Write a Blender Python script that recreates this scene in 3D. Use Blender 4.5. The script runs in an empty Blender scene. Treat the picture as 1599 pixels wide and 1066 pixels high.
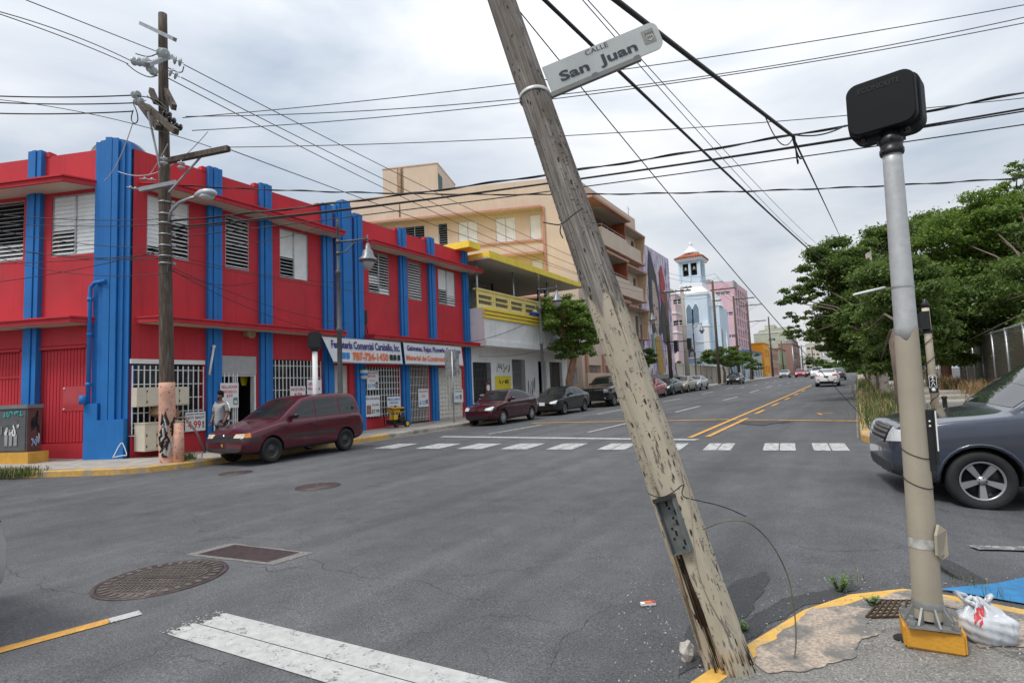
import bpy, bmesh, math, random
import numpy as np
from mathutils import Vector, Matrix, Euler
from mathutils.bvhtree import BVHTree
R = math.radians
PI = math.pi
sc = bpy.context.scene
col = sc.collection

# ------------------------------------------------------------------ camera
YAW, PITCH, ROLL, FPX, HC = R(30.77), R(4.83), R(-2.38), 900.0, 1.6
fw = Vector((-math.sin(YAW) * math.cos(PITCH), math.cos(YAW) * math.cos(PITCH), math.sin(PITCH)))
r0 = Vector((math.cos(YAW), math.sin(YAW), 0)); u0 = r0.cross(fw)
rt = r0 * math.cos(ROLL) + u0 * math.sin(ROLL); up = u0 * math.cos(ROLL) - r0 * math.sin(ROLL)
EYE = Vector((0, 0, HC))
cam = bpy.data.cameras.new('camera'); camo = bpy.data.objects.new('camera', cam); col.objects.link(camo)
cam.sensor_width = 36; cam.lens = 36 * FPX / 1599; cam.clip_start = 0.05; cam.clip_end = 5000
M = Matrix((rt, up, -fw)).transposed().to_4x4(); M.translation = EYE
camo.matrix_world = M
sc.camera = camo

# ------------------------------------------------------------------ sky, sun, exposure
SUN_EL, SUN_AZ = R(58), R(200)
w = bpy.data.worlds.new('World'); sc.world = w; w.use_nodes = True
nt = w.node_tree; nt.nodes.clear()
def N(t, tree=None, **kw):
    n = (tree or nt).nodes.new(t)
    for k, v in kw.items(): setattr(n, k, v)
    return n
wo = N('ShaderNodeOutputWorld'); bg = N('ShaderNodeBackground'); bg.inputs[1].default_value = 0.098
sky = N('ShaderNodeTexSky', sky_type='NISHITA', sun_disc=False, sun_elevation=SUN_EL, sun_rotation=SUN_AZ)
tc = N('ShaderNodeTexCoord'); mp = N('ShaderNodeMapping'); mp.inputs['Scale'].default_value = (1.0, 1.0, 3.2)
mp.inputs['Location'].default_value = (2.3, 0.4, 0.2)
n1 = N('ShaderNodeTexNoise'); n1.inputs['Scale'].default_value = 1.7; n1.inputs['Detail'].default_value = 7; n1.inputs['Roughness'].default_value = 0.52
n1.inputs['Distortion'].default_value = 0.35
n2 = N('ShaderNodeTexNoise'); n2.inputs['Scale'].default_value = 0.9; n2.inputs['Detail'].default_value = 4
cr = N('ShaderNodeValToRGB')
e = cr.color_ramp.elements
e[0].position = 0.30; e[0].color = (4.9, 5.8, 7.0, 1)
e[1].position = 0.66; e[1].color = (10.2, 10.4, 10.7, 1)
m_ = cr.color_ramp.elements.new(0.47); m_.color = (7.3, 7.9, 8.7, 1)
sx = N('ShaderNodeSeparateXYZ')
hz = N('ShaderNodeMapRange'); hz.inputs[1].default_value = 0.0; hz.inputs[2].default_value = 0.45; hz.inputs[3].default_value = 0.64; hz.inputs[4].default_value = 1.03
zen = N('ShaderNodeMapRange'); zen.inputs[1].default_value = 0.5; zen.inputs[2].default_value = 1.0; zen.inputs[3].default_value = 1.0; zen.inputs[4].default_value = 1.35
mu = N('ShaderNodeMix', data_type='RGBA', blend_type='MULTIPLY'); mu.inputs[0].default_value = 1
mu2 = N('ShaderNodeMath', operation='MULTIPLY')
cover = N('ShaderNodeMapRange'); cover.inputs[1].default_value = 0.36; cover.inputs[2].default_value = 0.50; cover.inputs[3].default_value = 0.86; cover.inputs[4].default_value = 0.97
mx = N('ShaderNodeMix', data_type='RGBA')
L = nt.links.new
L(tc.outputs['Generated'], mp.inputs[0]); L(mp.outputs[0], n1.inputs[0]); L(mp.outputs[0], n2.inputs[0])
L(n1.outputs[0], cr.inputs[0]); L(tc.outputs['Generated'], sx.inputs[0]); L(sx.outputs[2], hz.inputs[0]); L(sx.outputs[2], zen.inputs[0])
L(hz.outputs[0], mu2.inputs[0]); L(zen.outputs[0], mu2.inputs[1])
L(cr.outputs[0], mu.inputs[6]); L(mu2.outputs[0], mu.inputs[7])
L(n2.outputs[0], cover.inputs[0]); L(cover.outputs[0], mx.inputs[0]); L(sky.outputs[0], mx.inputs[6]); L(mu.outputs[2], mx.inputs[7])
L(mx.outputs[2], bg.inputs[0]); L(bg.outputs[0], wo.inputs[0])
sun = bpy.data.lights.new('sun', 'SUN'); sun.energy = 2.0; sun.angle = R(14); sun.color = (1, .965, .91)
suno = bpy.data.objects.new('sun', sun); col.objects.link(suno)
# the sky texture's rotation turns clockwise from +Y
sd = Vector((math.sin(SUN_AZ) * math.cos(SUN_EL), math.cos(SUN_AZ) * math.cos(SUN_EL), math.sin(SUN_EL)))
suno.rotation_euler = sd.to_track_quat('Z', 'Y').to_euler()
sc.view_settings.view_transform = 'Standard'; sc.view_settings.look = 'None'; sc.view_settings.gamma = 1
sc.view_settings.exposure = 0.12

# ------------------------------------------------------------------ places in the world
def gz(X, Y):
    Xc = min(max(X, -22), 10); t = min(max((Y - 34) / 21., 0), 1); t = t * t * (3 - 2 * t)
    e_ = min(max((-13 - X) / 6., 0), 1.5) * .2 * min(max((11 - Y) / 4.5, 0), 1)
    c_ = lambda v: (lambda q: q*q*(3-2*q))(min(max(v, 0), 1))
    return .0155 * (min(max(Y, -12), 160) - 2) + .012 * (1 - t) * (Xc + 2) + e_ - .21 * c_((X + .2) / 2) * c_((Y - 5) / 3) * c_((13.8 - Y) / 3.5)
def ray(px, py): return fw + rt * ((px - 799.5) / FPX) - up * ((py - 533) / FPX)
def onx(px, py, X): d = ray(px, py); return EYE + d * (X / d.x)              # a survey point on a street-parallel plane
def ony(px, py, Y): d = ray(px, py); return EYE + d * (Y / d.y)
def atd(px, py, D): return EYE + ray(px, py) * D                              # a point at a known distance
def onpl(px, py, o, u):
    n = Vector((-u[1], u[0])); d = ray(px, py); t = (n.x * o[0] + n.y * o[1]) / (n.x * d.x + n.y * d.y); p = EYE + d * t
    return (p.x - o[0]) * u[0] + (p.y - o[1]) * u[1], p.z
def ong(px, py, h=0):
    d = ray(px, py); a, b = .3, 300.
    for _ in range(50):
        m = (a + b) / 2; p = EYE + d * m
        if p.z > gz(p.x, p.y) + h: a = m
        else: b = m
    return EYE + d * a

# ------------------------------------------------------------------ mesh building
class MB:
    def __init__(s): s.v = []; s.f = []; s.m = []; s.sm = []
    def add(s, vs, fs, mi=0, smooth=False):
        b = len(s.v); s.v += [Vector(v) for v in vs]
        for f in fs: s.f.append([b + i for i in f]); s.m.append(mi); s.sm.append(smooth)
        return s
    def box(s, lo, hi, mi=0, mat=None):
        x0, y0, z0 = lo; x1, y1, z1 = hi
        vs = [Vector(p) for p in ((x0,y0,z0),(x1,y0,z0),(x1,y1,z0),(x0,y1,z0),(x0,y0,z1),(x1,y0,z1),(x1,y1,z1),(x0,y1,z1))]
        if mat: vs = [mat @ v for v in vs]
        return s.add(vs, [(0,3,2,1),(4,5,6,7),(0,1,5,4),(1,2,6,5),(2,3,7,6),(3,0,4,7)], mi)
    def cbox(s, c, size, mi=0, rot=None):
        c = Vector(c); h = Vector(size) / 2
        m = Matrix.Translation(c) @ (rot.to_4x4() if rot else Matrix.Identity(4))
        return s.box(-h, h, mi, m)
    def bar(s, a, b, wd, ht=None, mi=0, upv=(0, 0, 1)):
        a = Vector(a); b = Vector(b); ht = ht or wd; d = (b - a); l = d.length; d.normalize(); upv = Vector(upv)
        if abs(d.dot(upv)) > .98: upv = Vector((0, 1, 0))
        sdv = d.cross(upv).normalized(); u2 = sdv.cross(d)
        m = Matrix((d, sdv, u2)).transposed().to_4x4(); m.translation = a
        return s.box((0, -wd / 2, -ht / 2), (l, wd / 2, ht / 2), mi, m)
    def tube(s, pts, rad, n=8, mi=0, caps=True, smooth=True):
        pts = [Vector(p) for p in pts]; k = len(pts)
        if not hasattr(rad, '__len__'): rad = [rad] * k
        vs = []; nrm = None
        for i in range(k):
            t = (pts[min(i + 1, k - 1)] - pts[max(i - 1, 0)]).normalized()
            if nrm is None:
                nrm = t.orthogonal().normalized()
            nrm = (nrm - t * nrm.dot(t))
            if nrm.length < 1e-6: nrm = t.orthogonal()
            nrm.normalize(); bi = t.cross(nrm)
            for j in range(n):
                a = 2 * PI * j / n; vs.append(pts[i] + (nrm * math.cos(a) + bi * math.sin(a)) * rad[i])
        fs = [(i * n + j, i * n + (j + 1) % n, (i + 1) * n + (j + 1) % n, (i + 1) * n + j) for i in range(k - 1) for j in range(n)]
        s.add(vs, fs, mi, smooth)
        if caps:
            b = len(s.v) - len(vs)
            s.f.append([b + j for j in reversed(range(n))]); s.m.append(mi); s.sm.append(False)
            s.f.append([b + (k - 1) * n + j for j in range(n)]); s.m.append(mi); s.sm.append(False)
        return s
    def lathe(s, prof, n=16, mi=0, mat=None, smooth=True, cap=True):
        # prof: (r, z) going up
        vs = [Vector((r * math.cos(2*PI*j/n), r * math.sin(2*PI*j/n), z)) for r, z in prof for j in range(n)]
        if mat: vs = [mat @ v for v in vs]
        k = len(prof)
        s.add(vs, [(i*n+j, i*n+(j+1)%n, (i+1)*n+(j+1)%n, (i+1)*n+j) for i in range(k-1) for j in range(n)], mi, smooth)
        if cap:
            b = len(s.v) - len(vs)
            if prof[0][0] > 1e-4: s.f.append([b+j for j in reversed(range(n))]); s.m.append(mi); s.sm.append(False)
            if prof[-1][0] > 1e-4: s.f.append([b+(k-1)*n+j for j in range(n)]); s.m.append(mi); s.sm.append(False)
        return s
    def prism(s, poly, d, mi=0):
        # poly: list of 3-D points (planar), extruded by vector d
        poly = [Vector(p) for p in poly]; d = Vector(d); n = len(poly)
        return s.add(poly + [p + d for p in poly], [tuple(reversed(range(n))), tuple(range(n, 2*n))] + [(i, (i+1)%n, n+(i+1)%n, n+i) for i in range(n)], mi)
    def sphere(s, c, r, n=10, mi=0, scale=(1,1,1)):
        c = Vector(c); k = max(4, n // 2); vs = []
        for i in range(k + 1):
            th = PI * i / k
            for j in range(n):
                a = 2*PI*j/n; vs.append(c + Vector((r*math.sin(th)*math.cos(a)*scale[0], r*math.sin(th)*math.sin(a)*scale[1], -r*math.cos(th)*scale[2])))
        return s.add(vs, [(i*n+j, i*n+(j+1)%n, (i+1)*n+(j+1)%n, (i+1)*n+j) for i in range(k) for j in range(n)], mi, True)
    def build(s, name, mats, parent=None, world=True):
        me = bpy.data.meshes.new(name)
        vs = s.v
        if parent is not None and world:
            mi = wmat(parent).inverted(); vs = [mi @ v for v in vs]
        me.from_pydata([tuple(v) for v in vs], [], s.f)
        if not isinstance(mats, (list, tuple)): mats = [mats]
        for m in mats: me.materials.append(m)
        me.polygons.foreach_set('material_index', s.m); me.polygons.foreach_set('use_smooth', s.sm)
        me.update()
        o = bpy.data.objects.new(name, me); col.objects.link(o)
        if parent is not None: o.parent = parent
        return o
def wmat(o):
    m = o.matrix_basis.copy()
    while o.parent is not None: o = o.parent; m = o.matrix_basis @ m
    return m
def tag(o, label, cat, group=None):
    o['label'] = label; o['category'] = cat
    if group: o['group'] = group
    return o
def kind(o, k): o['kind'] = k; return o
def thing(name, label, cat, loc=(0, 0, 0), rz=0, group=None, rot=None):
    o = bpy.data.objects.new(name, None); col.objects.link(o); o.location = loc; o.rotation_euler = rot or (0, 0, rz); o.empty_display_size = .2
    return tag(o, label, cat, group)
def dup(root, loc, rot=None, label=None):
    r = root.copy(); col.objects.link(r); r.location = loc
    if rot: r.rotation_euler = rot
    if label: r['label'] = label
    def rec(a, b):
        for ch in a.children:
            c = ch.copy(); col.objects.link(c); c.parent = b; rec(ch, c)
    rec(root, r)
    return r

# ------------------------------------------------------------------ materials
MATS = {}
def mat(name, c, rough=.6, metal=0., var=.12, scale=6., bump=0., bscale=60., c2=None, c2t=(.55, .7), c2scale=3., spec=.5, streak=0., streakc=(.05,.045,.04), coat=0., detail=6, stretch=None):
    """procedural surface: base colour with soft mottling, optional second colour in patches (wear, stains), optional rain streaks, bump"""
    if name in MATS: return MATS[name]
    m = bpy.data.materials.new(name); m.use_nodes = True; t = m.node_tree; l = t.links.new
    b = t.nodes['Principled BSDF']; b.inputs['Roughness'].default_value = rough; b.inputs['Metallic'].default_value = metal
    b.inputs['Specular IOR Level'].default_value = spec; b.inputs['Coat Weight'].default_value = coat; b.inputs['Coat Roughness'].default_value = .04
    co = N('ShaderNodeTexCoord', t); src = co.outputs['Object']
    if stretch:
        ma = N('ShaderNodeMapping', t); ma.inputs['Scale'].default_value = stretch; l(src, ma.inputs[0]); src = ma.outputs[0]
    no = N('ShaderNodeTexNoise', t); no.inputs['Scale'].default_value = scale; no.inputs['Detail'].default_value = detail; l(src, no.inputs[0])
    mr = N('ShaderNodeMapRange', t); mr.inputs[1].default_value = .3; mr.inputs[2].default_value = .7; mr.inputs[3].default_value = 1 - var; mr.inputs[4].default_value = 1 + var; l(no.outputs[0], mr.inputs[0])
    hv = N('ShaderNodeMix', t, data_type='RGBA', blend_type='MULTIPLY'); hv.inputs[0].default_value = 1; hv.inputs[6].default_value = (*c, 1); l(mr.outputs[0], hv.inputs[7])
    out = hv.outputs[2]
    if c2:
        n3 = N('ShaderNodeTexNoise', t); n3.inputs['Scale'].default_value = c2scale; n3.inputs['Detail'].default_value = 8; n3.inputs['Roughness'].default_value = .6; l(src, n3.inputs[0])
        m3 = N('ShaderNodeMapRange', t); m3.inputs[1].default_value = c2t[0]; m3.inputs[2].default_value = c2t[1]; l(n3.outputs[0], m3.inputs[0])
        x = N('ShaderNodeMix', t, data_type='RGBA'); x.inputs[7].default_value = (*c2, 1); l(m3.outputs[0], x.inputs[0]); l(out, x.inputs[6]); out = x.outputs[2]
    if streak:
        ma = N('ShaderNodeMapping', t); ma.inputs['Scale'].default_value = (5, 5, .22); l(co.outputs['Object'], ma.inputs[0])
        n4 = N('ShaderNodeTexNoise', t); n4.inputs['Scale'].default_value = 1.6; n4.inputs['Detail'].default_value = 6; l(ma.outputs[0], n4.inputs[0])
        m4 = N('ShaderNodeMapRange', t); m4.inputs[1].default_value = .55; m4.inputs[2].default_value = .8; m4.inputs[4].default_value = streak; l(n4.outputs[0], m4.inputs[0])
        x = N('ShaderNodeMix', t, data_type='RGBA'); x.inputs[7].default_value = (*streakc, 1); l(m4.outputs[0], x.inputs[0]); l(out, x.inputs[6]); out = x.outputs[2]
    l(out, b.inputs['Base Color'])
    if bump:
        n5 = N('ShaderNodeTexNoise', t); n5.inputs['Scale'].default_value = bscale; n5.inputs['Detail'].default_value = 5; l(src, n5.inputs[0])
        bm = N('ShaderNodeBump', t); bm.inputs['Strength'].default_value = bump; bm.inputs['Distance'].default_value = .01; l(n5.outputs[0], bm.inputs['Height']); l(bm.outputs[0], b.inputs['Normal'])
    MATS[name] = m; return m
def emit(name, c, s):
    m = bpy.data.materials.new(name); m.use_nodes = True; b = m.node_tree.nodes['Principled BSDF']
    b.inputs['Base Color'].default_value = (*c, 1); b.inputs['Emission Color'].default_value = (*c, 1); b.inputs['Emission Strength'].default_value = s; return m

RED = mat('red_wall_paint', (.56, .030, .044), .75, var=.12, scale=.9, bump=.2, bscale=45, streak=.45, streakc=(.27, .012, .018), c2=(.50, .05, .055), c2t=(.52, .8), c2scale=.8)
BLUE = mat('blue_wall_paint', (.012, .175, .51), .6, var=.08, scale=2, bump=.15, bscale=40, streak=.35, streakc=(.008, .08, .25), c2=(.05, .19, .45), c2t=(.6, .85), c2scale=1.4)
CREAM = mat('cream_soffit_paint', (.62, .54, .40), .75, var=.1, scale=1.2, c2=(.42, .36, .27), c2t=(.55, .8), c2scale=1.1)
WHITEP = mat('white_metal_paint', (.80, .80, .78), .45, var=.05, scale=4, c2=(.55, .52, .47), c2t=(.62, .8), c2scale=5)
LOUVRE = mat('louvre_white', (.82, .82, .80), .4, var=.06, scale=3, streak=.25, streakc=(.5, .48, .44))
DARK = mat('dark_interior', (.012, .012, .014), .9, var=.3)
GLASSD = mat('dark_window_glass', (.02, .024, .028), .06, var=.1, spec=.7)
APT = mat('beige_stucco', (.66, .525, .42), .8, var=.06, scale=.8, bump=.1, bscale=30, streak=.3, streakc=(.36, .25, .16))
ORANGE = mat('orange_trim_paint', (.50, .25, .165), .7, var=.1, scale=2, streak=.25, streakc=(.3, .12, .06))
YELLOW = mat('yellow_trim_paint', (.92, .68, .06), .6, var=.08, scale=2, streak=.4, streakc=(.4, .3, .05))
PALEY = mat('pale_yellow_block_paint', (.84, .69, .26), .65, var=.08, scale=2, streak=.3, streakc=(.45, .33, .12))
WHITEW = mat('weathered_white_wall', (.82, .81, .80), .75, var=.06, scale=1, bump=.08, streak=.32, streakc=(.42, .40, .37), c2=(.55, .52, .48), c2t=(.6, .85), c2scale=.7)
CONC = mat('sidewalk_concrete', (.40, .365, .32), .85, var=.15, scale=2.5, bump=.35, bscale=90, c2=(.22, .20, .18), c2t=(.5, .75), c2scale=1.3)
GALV = mat('galvanised_steel', (.45, .46, .47), .42, metal=.75, var=.15, scale=9, c2=(.30, .30, .30), c2t=(.5, .7), c2scale=8)
BLACKM = mat('black_plastic', (.012, .013, .014), .38, var=.15, scale=10, bump=.04, bscale=200)
RUBBER = mat('tyre_rubber', (.018, .018, .018), .8, var=.2, scale=20, bump=.1)
WIRE = mat('black_cable_jacket', (.015, .015, .016), .55, var=.2)
WIREG = mat('grey_wire', (.10, .105, .11), .5, metal=.3, var=.2)
WOODD = mat('dark_weathered_timber', (.085, .062, .046), .85, var=.35, scale=10, bump=.5, bscale=30, stretch=(3, 3, .35), c2=(.20, .17, .14), c2t=(.5, .75), c2scale=6)
BLACKP = mat('black_letter_paint', (.02, .02, .022), .5, var=.1)
REDP = mat('red_letter_paint', (.62, .03, .03), .5, var=.1)
NAVYP = mat('navy_letter_paint', (.045, .03, .20), .5, var=.1)
ORANGEP = mat('orange_letter_paint', (.80, .17, .03), .5, var=.1)
CYANP = mat('blue_letter_paint', (.03, .25, .62), .5, var=.1)
SIGNW = mat('white_sign_board', (.82, .82, .82), .45, var=.04, scale=5)
PINKP = mat('magenta_letter_paint', (.55, .03, .12), .5, var=.1)

def text_mesh(body, wid=None, hei=None, shear=0., extrude=.004, bold=0.):
    c = bpy.data.curves.new('lettering', 'FONT'); c.body = body; c.extrude = 0; c.shear = shear; c.offset = bold; c.resolution_u = 3; c.fill_mode = 'FRONT'
    o = bpy.data.objects.new('lettering', c); col.objects.link(o)
    dg = bpy.context.evaluated_depsgraph_get(); me = bpy.data.meshes.new_from_object(o.evaluated_get(dg))
    bpy.data.objects.remove(o); bpy.data.curves.remove(c)
    vs = [v.co.copy() for v in me.vertices]; fs = [tuple(p.vertices) for p in me.polygons]; bpy.data.meshes.remove(me)
    if not vs: return [], []
    x0 = min(v.x for v in vs); x1 = max(v.x for v in vs); y0 = min(v.y for v in vs); y1 = max(v.y for v in vs)
    sx_ = wid / (x1 - x0) if wid else None; sy_ = hei / (y1 - y0) if hei else sx_
    if sx_ is None: sx_ = sy_
    return [Vector(((v.x - (x0 + x1) / 2) * sx_, (v.y - (y0 + y1) / 2) * sy_, 0)) for v in vs], fs
def put_text(mb, body, centre, right, upv, wid=None, hei=None, mi=0, lift=.004, **kw):
    """letters as thin raised sheets on a board whose right and up directions are given"""
    vs, fs = text_mesh(body, wid, hei, **kw); right = Vector(right).normalized(); upv = Vector(upv).normalized(); nn = right.cross(upv).normalized(); c = Vector(centre)
    mb.add([c + right * v.x + upv * v.y + nn * lift for v in vs], fs, mi)
def ribbon(mb, pts, wd, centre, right, upv, mi=0, lift=.006):
    """a painted stroke (2-D polyline on a surface)"""
    right = Vector(right).normalized(); upv = Vector(upv).normalized(); nn = right.cross(upv); c = Vector(centre)
    P = [Vector((x, y)) for x, y in pts]
    for i in range(2):
        Q = [P[0]]
        for a, b in zip(P, P[1:]): Q += [a * .75 + b * .25, a * .25 + b * .75]
        P = Q + [P[-1]]
    vs = []
    for i, p in enumerate(P):
        t = (P[min(i+1, len(P)-1)] - P[max(i-1, 0)]); t = t.normalized() if t.length > 0 else Vector((1, 0)); n_ = Vector((-t.y, t.x)) * wd / 2
        for q in (p + n_, p - n_): vs.append(c + right * q.x + upv * q.y + nn * lift)
    mb.add(vs, [(2*i, 2*i+1, 2*i+3, 2*i+2) for i in range(len(P)-1)], mi)
# ================================================================== SETTING: ground, road, kerbs, pavements, paint
def asphalt(name, c, seed=0.):
    m = bpy.data.materials.new(name); m.use_nodes = True; t = m.node_tree; l = t.links.new; b = t.nodes['Principled BSDF']
    co = N('ShaderNodeTexCoord', t); mp_ = N('ShaderNodeMapping', t); mp_.inputs['Location'].default_value = (seed, seed, 0); l(co.outputs['Object'], mp_.inputs[0]); s = mp_.outputs[0]
    def noise(sc_, d, rgh=.55, vec=s):
        n = N('ShaderNodeTexNoise', t); n.inputs['Scale'].default_value = sc_; n.inputs['Detail'].default_value = d; n.inputs['Roughness'].default_value = rgh; l(vec, n.inputs[0]); return n.outputs[0]
    def rng(x, a, b_, c_, d): r = N('ShaderNodeMapRange', t); r.inputs[1].default_value = a; r.inputs[2].default_value = b_; r.inputs[3].default_value = c_; r.inputs[4].default_value = d; l(x, r.inputs[0]); return r.outputs[0]
    def mul(a, b_): r = N('ShaderNodeMath', t, operation='MULTIPLY'); l(a, r.inputs[0]); l(b_, r.inputs[1]); return r.outputs[0]
    big = rng(noise(.22, 5), .3, .7, .76, 1.22)
    mid = rng(noise(2.3, 8, .65), .3, .7, .84, 1.16)
    fine = rng(noise(75, 3, .7), .3, .72, .5, 1.6)
    speck = rng(noise(120, 1, .5), .64, .72, 1.0, 2.4)
    # long scuffs that follow the wheels down the street
    ms = N('ShaderNodeMapping', t); ms.inputs['Scale'].default_value = (1.3, .06, 1); l(s, ms.inputs[0]); lane = rng(noise(1.0, 5, .6, ms.outputs[0]), .35, .7, .80, 1.16)
    # fine cracks
    vo = N('ShaderNodeTexVoronoi', t, feature='DISTANCE_TO_EDGE'); vo.inputs['Scale'].default_value = .55
    wv = N('ShaderNodeVectorMath', t, operation='ADD'); nw = N('ShaderNodeTexNoise', t); nw.inputs['Scale'].default_value = 2.2; nw.inputs['Detail'].default_value = 6; l(s, nw.inputs[0]); l(nw.outputs[1], wv.inputs[0]); l(s, wv.inputs[1]); l(wv.outputs[0], vo.inputs[0])
    cm = rng(noise(.35, 2), .5, .6, 0, 1)
    ck = rng(vo.outputs[0], .0, .006, .45, 1.0)
    ckm = N('ShaderNodeMix', t); ckm.inputs[2].default_value = 1.0; l(cm, ckm.inputs[0]); l(ck, ckm.inputs[3])
    stain = rng(noise(.9, 6, .6), .62, .78, 1.0, .62)
    f = mul(mul(mul(big, mid), mul(fine, speck)), mul(mul(lane, ckm.outputs[0]), stain))
    x = N('ShaderNodeMix', t, data_type='RGBA', blend_type='MULTIPLY'); x.inputs[0].default_value = 1; x.inputs[6].default_value = (*c, 1); l(f, x.inputs[7]); l(x.outputs[2], b.inputs['Base Color'])
    b.inputs['Roughness'].default_value = .82; b.inputs['Specular IOR Level'].default_value = .35
    bm = N('ShaderNodeBump', t); bm.inputs['Strength'].default_value = .55; bm.inputs['Distance'].default_value = .008; l(noise(85, 3, .7), bm.inputs['Height']); l(bm.outputs[0], b.inputs['Normal'])
    return m
ASPH = asphalt('road_asphalt', (.098, .099, .103))
ASPHD = asphalt('dark_patch_asphalt', (.058, .059, .061), 7.)
GRAVA = asphalt('weathered_pavement_asphalt', (.20, .19, .175), 13.)

def paint(name, c, under, thr=(.50, .58), sc_=9.):
    """road paint worn through to the asphalt in flecks"""
    m = bpy.data.materials.new(name); m.use_nodes = True; t = m.node_tree; l = t.links.new; b = t.nodes['Principled BSDF']
    co = N('ShaderNodeTexCoord', t)
    def no(s_, d, rg=.6): n = N('ShaderNodeTexNoise', t); n.inputs['Scale'].default_value = s_; n.inputs['Detail'].default_value = d; n.inputs['Roughness'].default_value = rg; l(co.outputs['Object'], n.inputs[0]); return n.outputs[0]
    ad = N('ShaderNodeMath', t, operation='MULTIPLY_ADD'); ad.inputs[1].default_value = .45; l(no(60, 3), ad.inputs[0])
    h2 = N('ShaderNodeMath', t, operation='MULTIPLY'); h2.inputs[1].default_value = .55; l(no(sc_, 6), h2.inputs[0]); l(h2.outputs[0], ad.inputs[2])
    mr = N('ShaderNodeMapRange', t); mr.inputs[1].default_value = thr[0]; mr.inputs[2].default_value = thr[1]; l(ad.outputs[0], mr.inputs[0])
    v = N('ShaderNodeMapRange', t); v.inputs[1].default_value = .3; v.inputs[2].default_value = .7; v.inputs[3].default_value = .8; v.inputs[4].default_value = 1.1; l(no(14, 6), v.inputs[0])
    cv = N('ShaderNodeMix', t, data_type='RGBA', blend_type='MULTIPLY'); cv.inputs[0].default_value = 1; cv.inputs[6].default_value = (*c, 1); l(v.outputs[0], cv.inputs[7])
    x = N('ShaderNodeMix', t, data_type='RGBA'); l(mr.outputs[0], x.inputs[0]); l(cv.outputs[2], x.inputs[6]); x.inputs[7].default_value = (*under, 1); l(x.outputs[2], b.inputs['Base Color'])
    b.inputs['Roughness'].default_value = .7
    bm = N('ShaderNodeBump', t); bm.inputs['Strength'].default_value = .35; bm.inputs['Distance'].default_value = .006; l(no(85, 3), bm.inputs['Height']); l(bm.outputs[0], b.inputs['Normal'])
    return m
PW = paint('white_road_paint', (.53, .53, .51), (.13, .13, .13), (.50, .60))
PWN = paint('white_stop_paint', (.50, .495, .475), (.13, .13, .13), (.55, .63))
PY = paint('yellow_road_paint', (.72, .36, .06), (.13, .12, .10), (.53, .60))
PYN = paint('amber_line_paint', (.68, .35, .07), (.13, .12, .10), (.56, .64))
PBLUE = paint('blue_ramp_paint', (.035, .22, .46), (.10, .12, .14), (.56, .64))
KERBY = paint('worn_yellow_kerb_paint', (.70, .40, .07), (.33, .29, .24), (.47, .56), 3.)
KERBYN = paint('yellow_kerb_paint', (.74, .43, .09), (.34, .29, .24), (.56, .66), 5.)
KERBC = mat('kerb_concrete', (.40, .37, .32), .85, var=.2, scale=3, bump=.3, c2=(.2, .18, .16), c2t=(.5, .7), c2scale=2)

def sheet(xs, ys, h, fz=gz):
    mb = MB(); nx = len(xs)
    mb.add([(x, y, fz(x, y) + h) for y in ys for x in xs], [(j*nx+i, j*nx+i+1, (j+1)*nx+i+1, (j+1)*nx+i) for j in range(len(ys)-1) for i in range(nx-1)])
    return mb
xs = [-1500, -400, -120] + list(np.linspace(-60, 60, 61)) + [120, 400, 1500]
ys = [-800, -200, -60] + list(np.linspace(-20, 170, 191)) + [240, 500, 1500, 3000]
EARTH = mat('dry_earth', (.17, .15, .11), .9, var=.3, scale=1.2, c2=(.09, .11, .05), c2t=(.45, .6), c2scale=.4)
kind(sheet(xs, ys, -.08).build('ground', EARTH), 'structure')
kind(sheet(list(np.linspace(-60, 46, 107)), list(np.linspace(-20, 20, 41)) + list(np.linspace(22, 240, 110)), 0).build('road', ASPH), 'structure')

def offs(pts, d):
    out = []
    for i, p in enumerate(pts):
        a = Vector(pts[max(i-1, 0)]); b = Vector(pts[min(i+1, len(pts)-1)]); t = (b - a).normalized()
        out.append((p[0] + t.y * d, p[1] - t.x * d))
    return out
def dens(pts, st=1.5):
    out = [pts[0]]
    for a, b in zip(pts, pts[1:]):
        n = max(1, int(math.hypot(b[0]-a[0], b[1]-a[1]) / st))
        out += [(a[0]+(b[0]-a[0])*k/n, a[1]+(b[1]-a[1])*k/n) for k in range(1, n+1)]
    return out
def kerb(pts, h, wd, mats, side, pick, jit=.004):
    """pts run along the gutter; side=+1 puts the pavement on the right hand"""
    pts = dens(pts, .5); inn = offs(pts, wd * side); mb = MB(); rr = random.Random(4); prof = []
    for (x, y), (u_, v_) in zip(pts, inn):
        z = gz(x, y); j = rr.uniform(-jit, jit); k = .12
        prof.append([(x, y, z - .1), (x + (u_-x)*.04, y + (v_-y)*.04, z + h - .025 + j), (x+(u_-x)*.16, y+(v_-y)*.16, z + h + j), (u_, v_, z + h + .004 + j), (u_, v_, z - .1)])
    for i in range(len(prof) - 1):
        a, b = prof[i], prof[i+1]
        mi = pick(pts[i]);
        for k in range(4):
            q = [a[k], b[k], b[k+1], a[k+1]]
            if side < 0: q = q[::-1]
            mb.add(q, [(0, 1, 2, 3)], mi if k < 3 else 0)
    return mb.build('kerb', mats), inn
def pave(inn, back, h, m, name='pavement'):
    mb = MB(); n = len(inn); K = 4; vs = []
    for (a, b), (c, d) in zip(inn, back):
        for k in range(K + 1):
            x = a + (c-a)*k/K; y = b + (d-b)*k/K; vs.append((x, y, gz(x, y) + h))
    mb.add(vs, [(i*(K+1)+k, i*(K+1)+k+1, (i+1)*(K+1)+k+1, (i+1)*(K+1)+k) for i in range(n-1) for k in range(K)])
    o = mb.build(name, m); return kind(o, 'structure')
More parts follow.
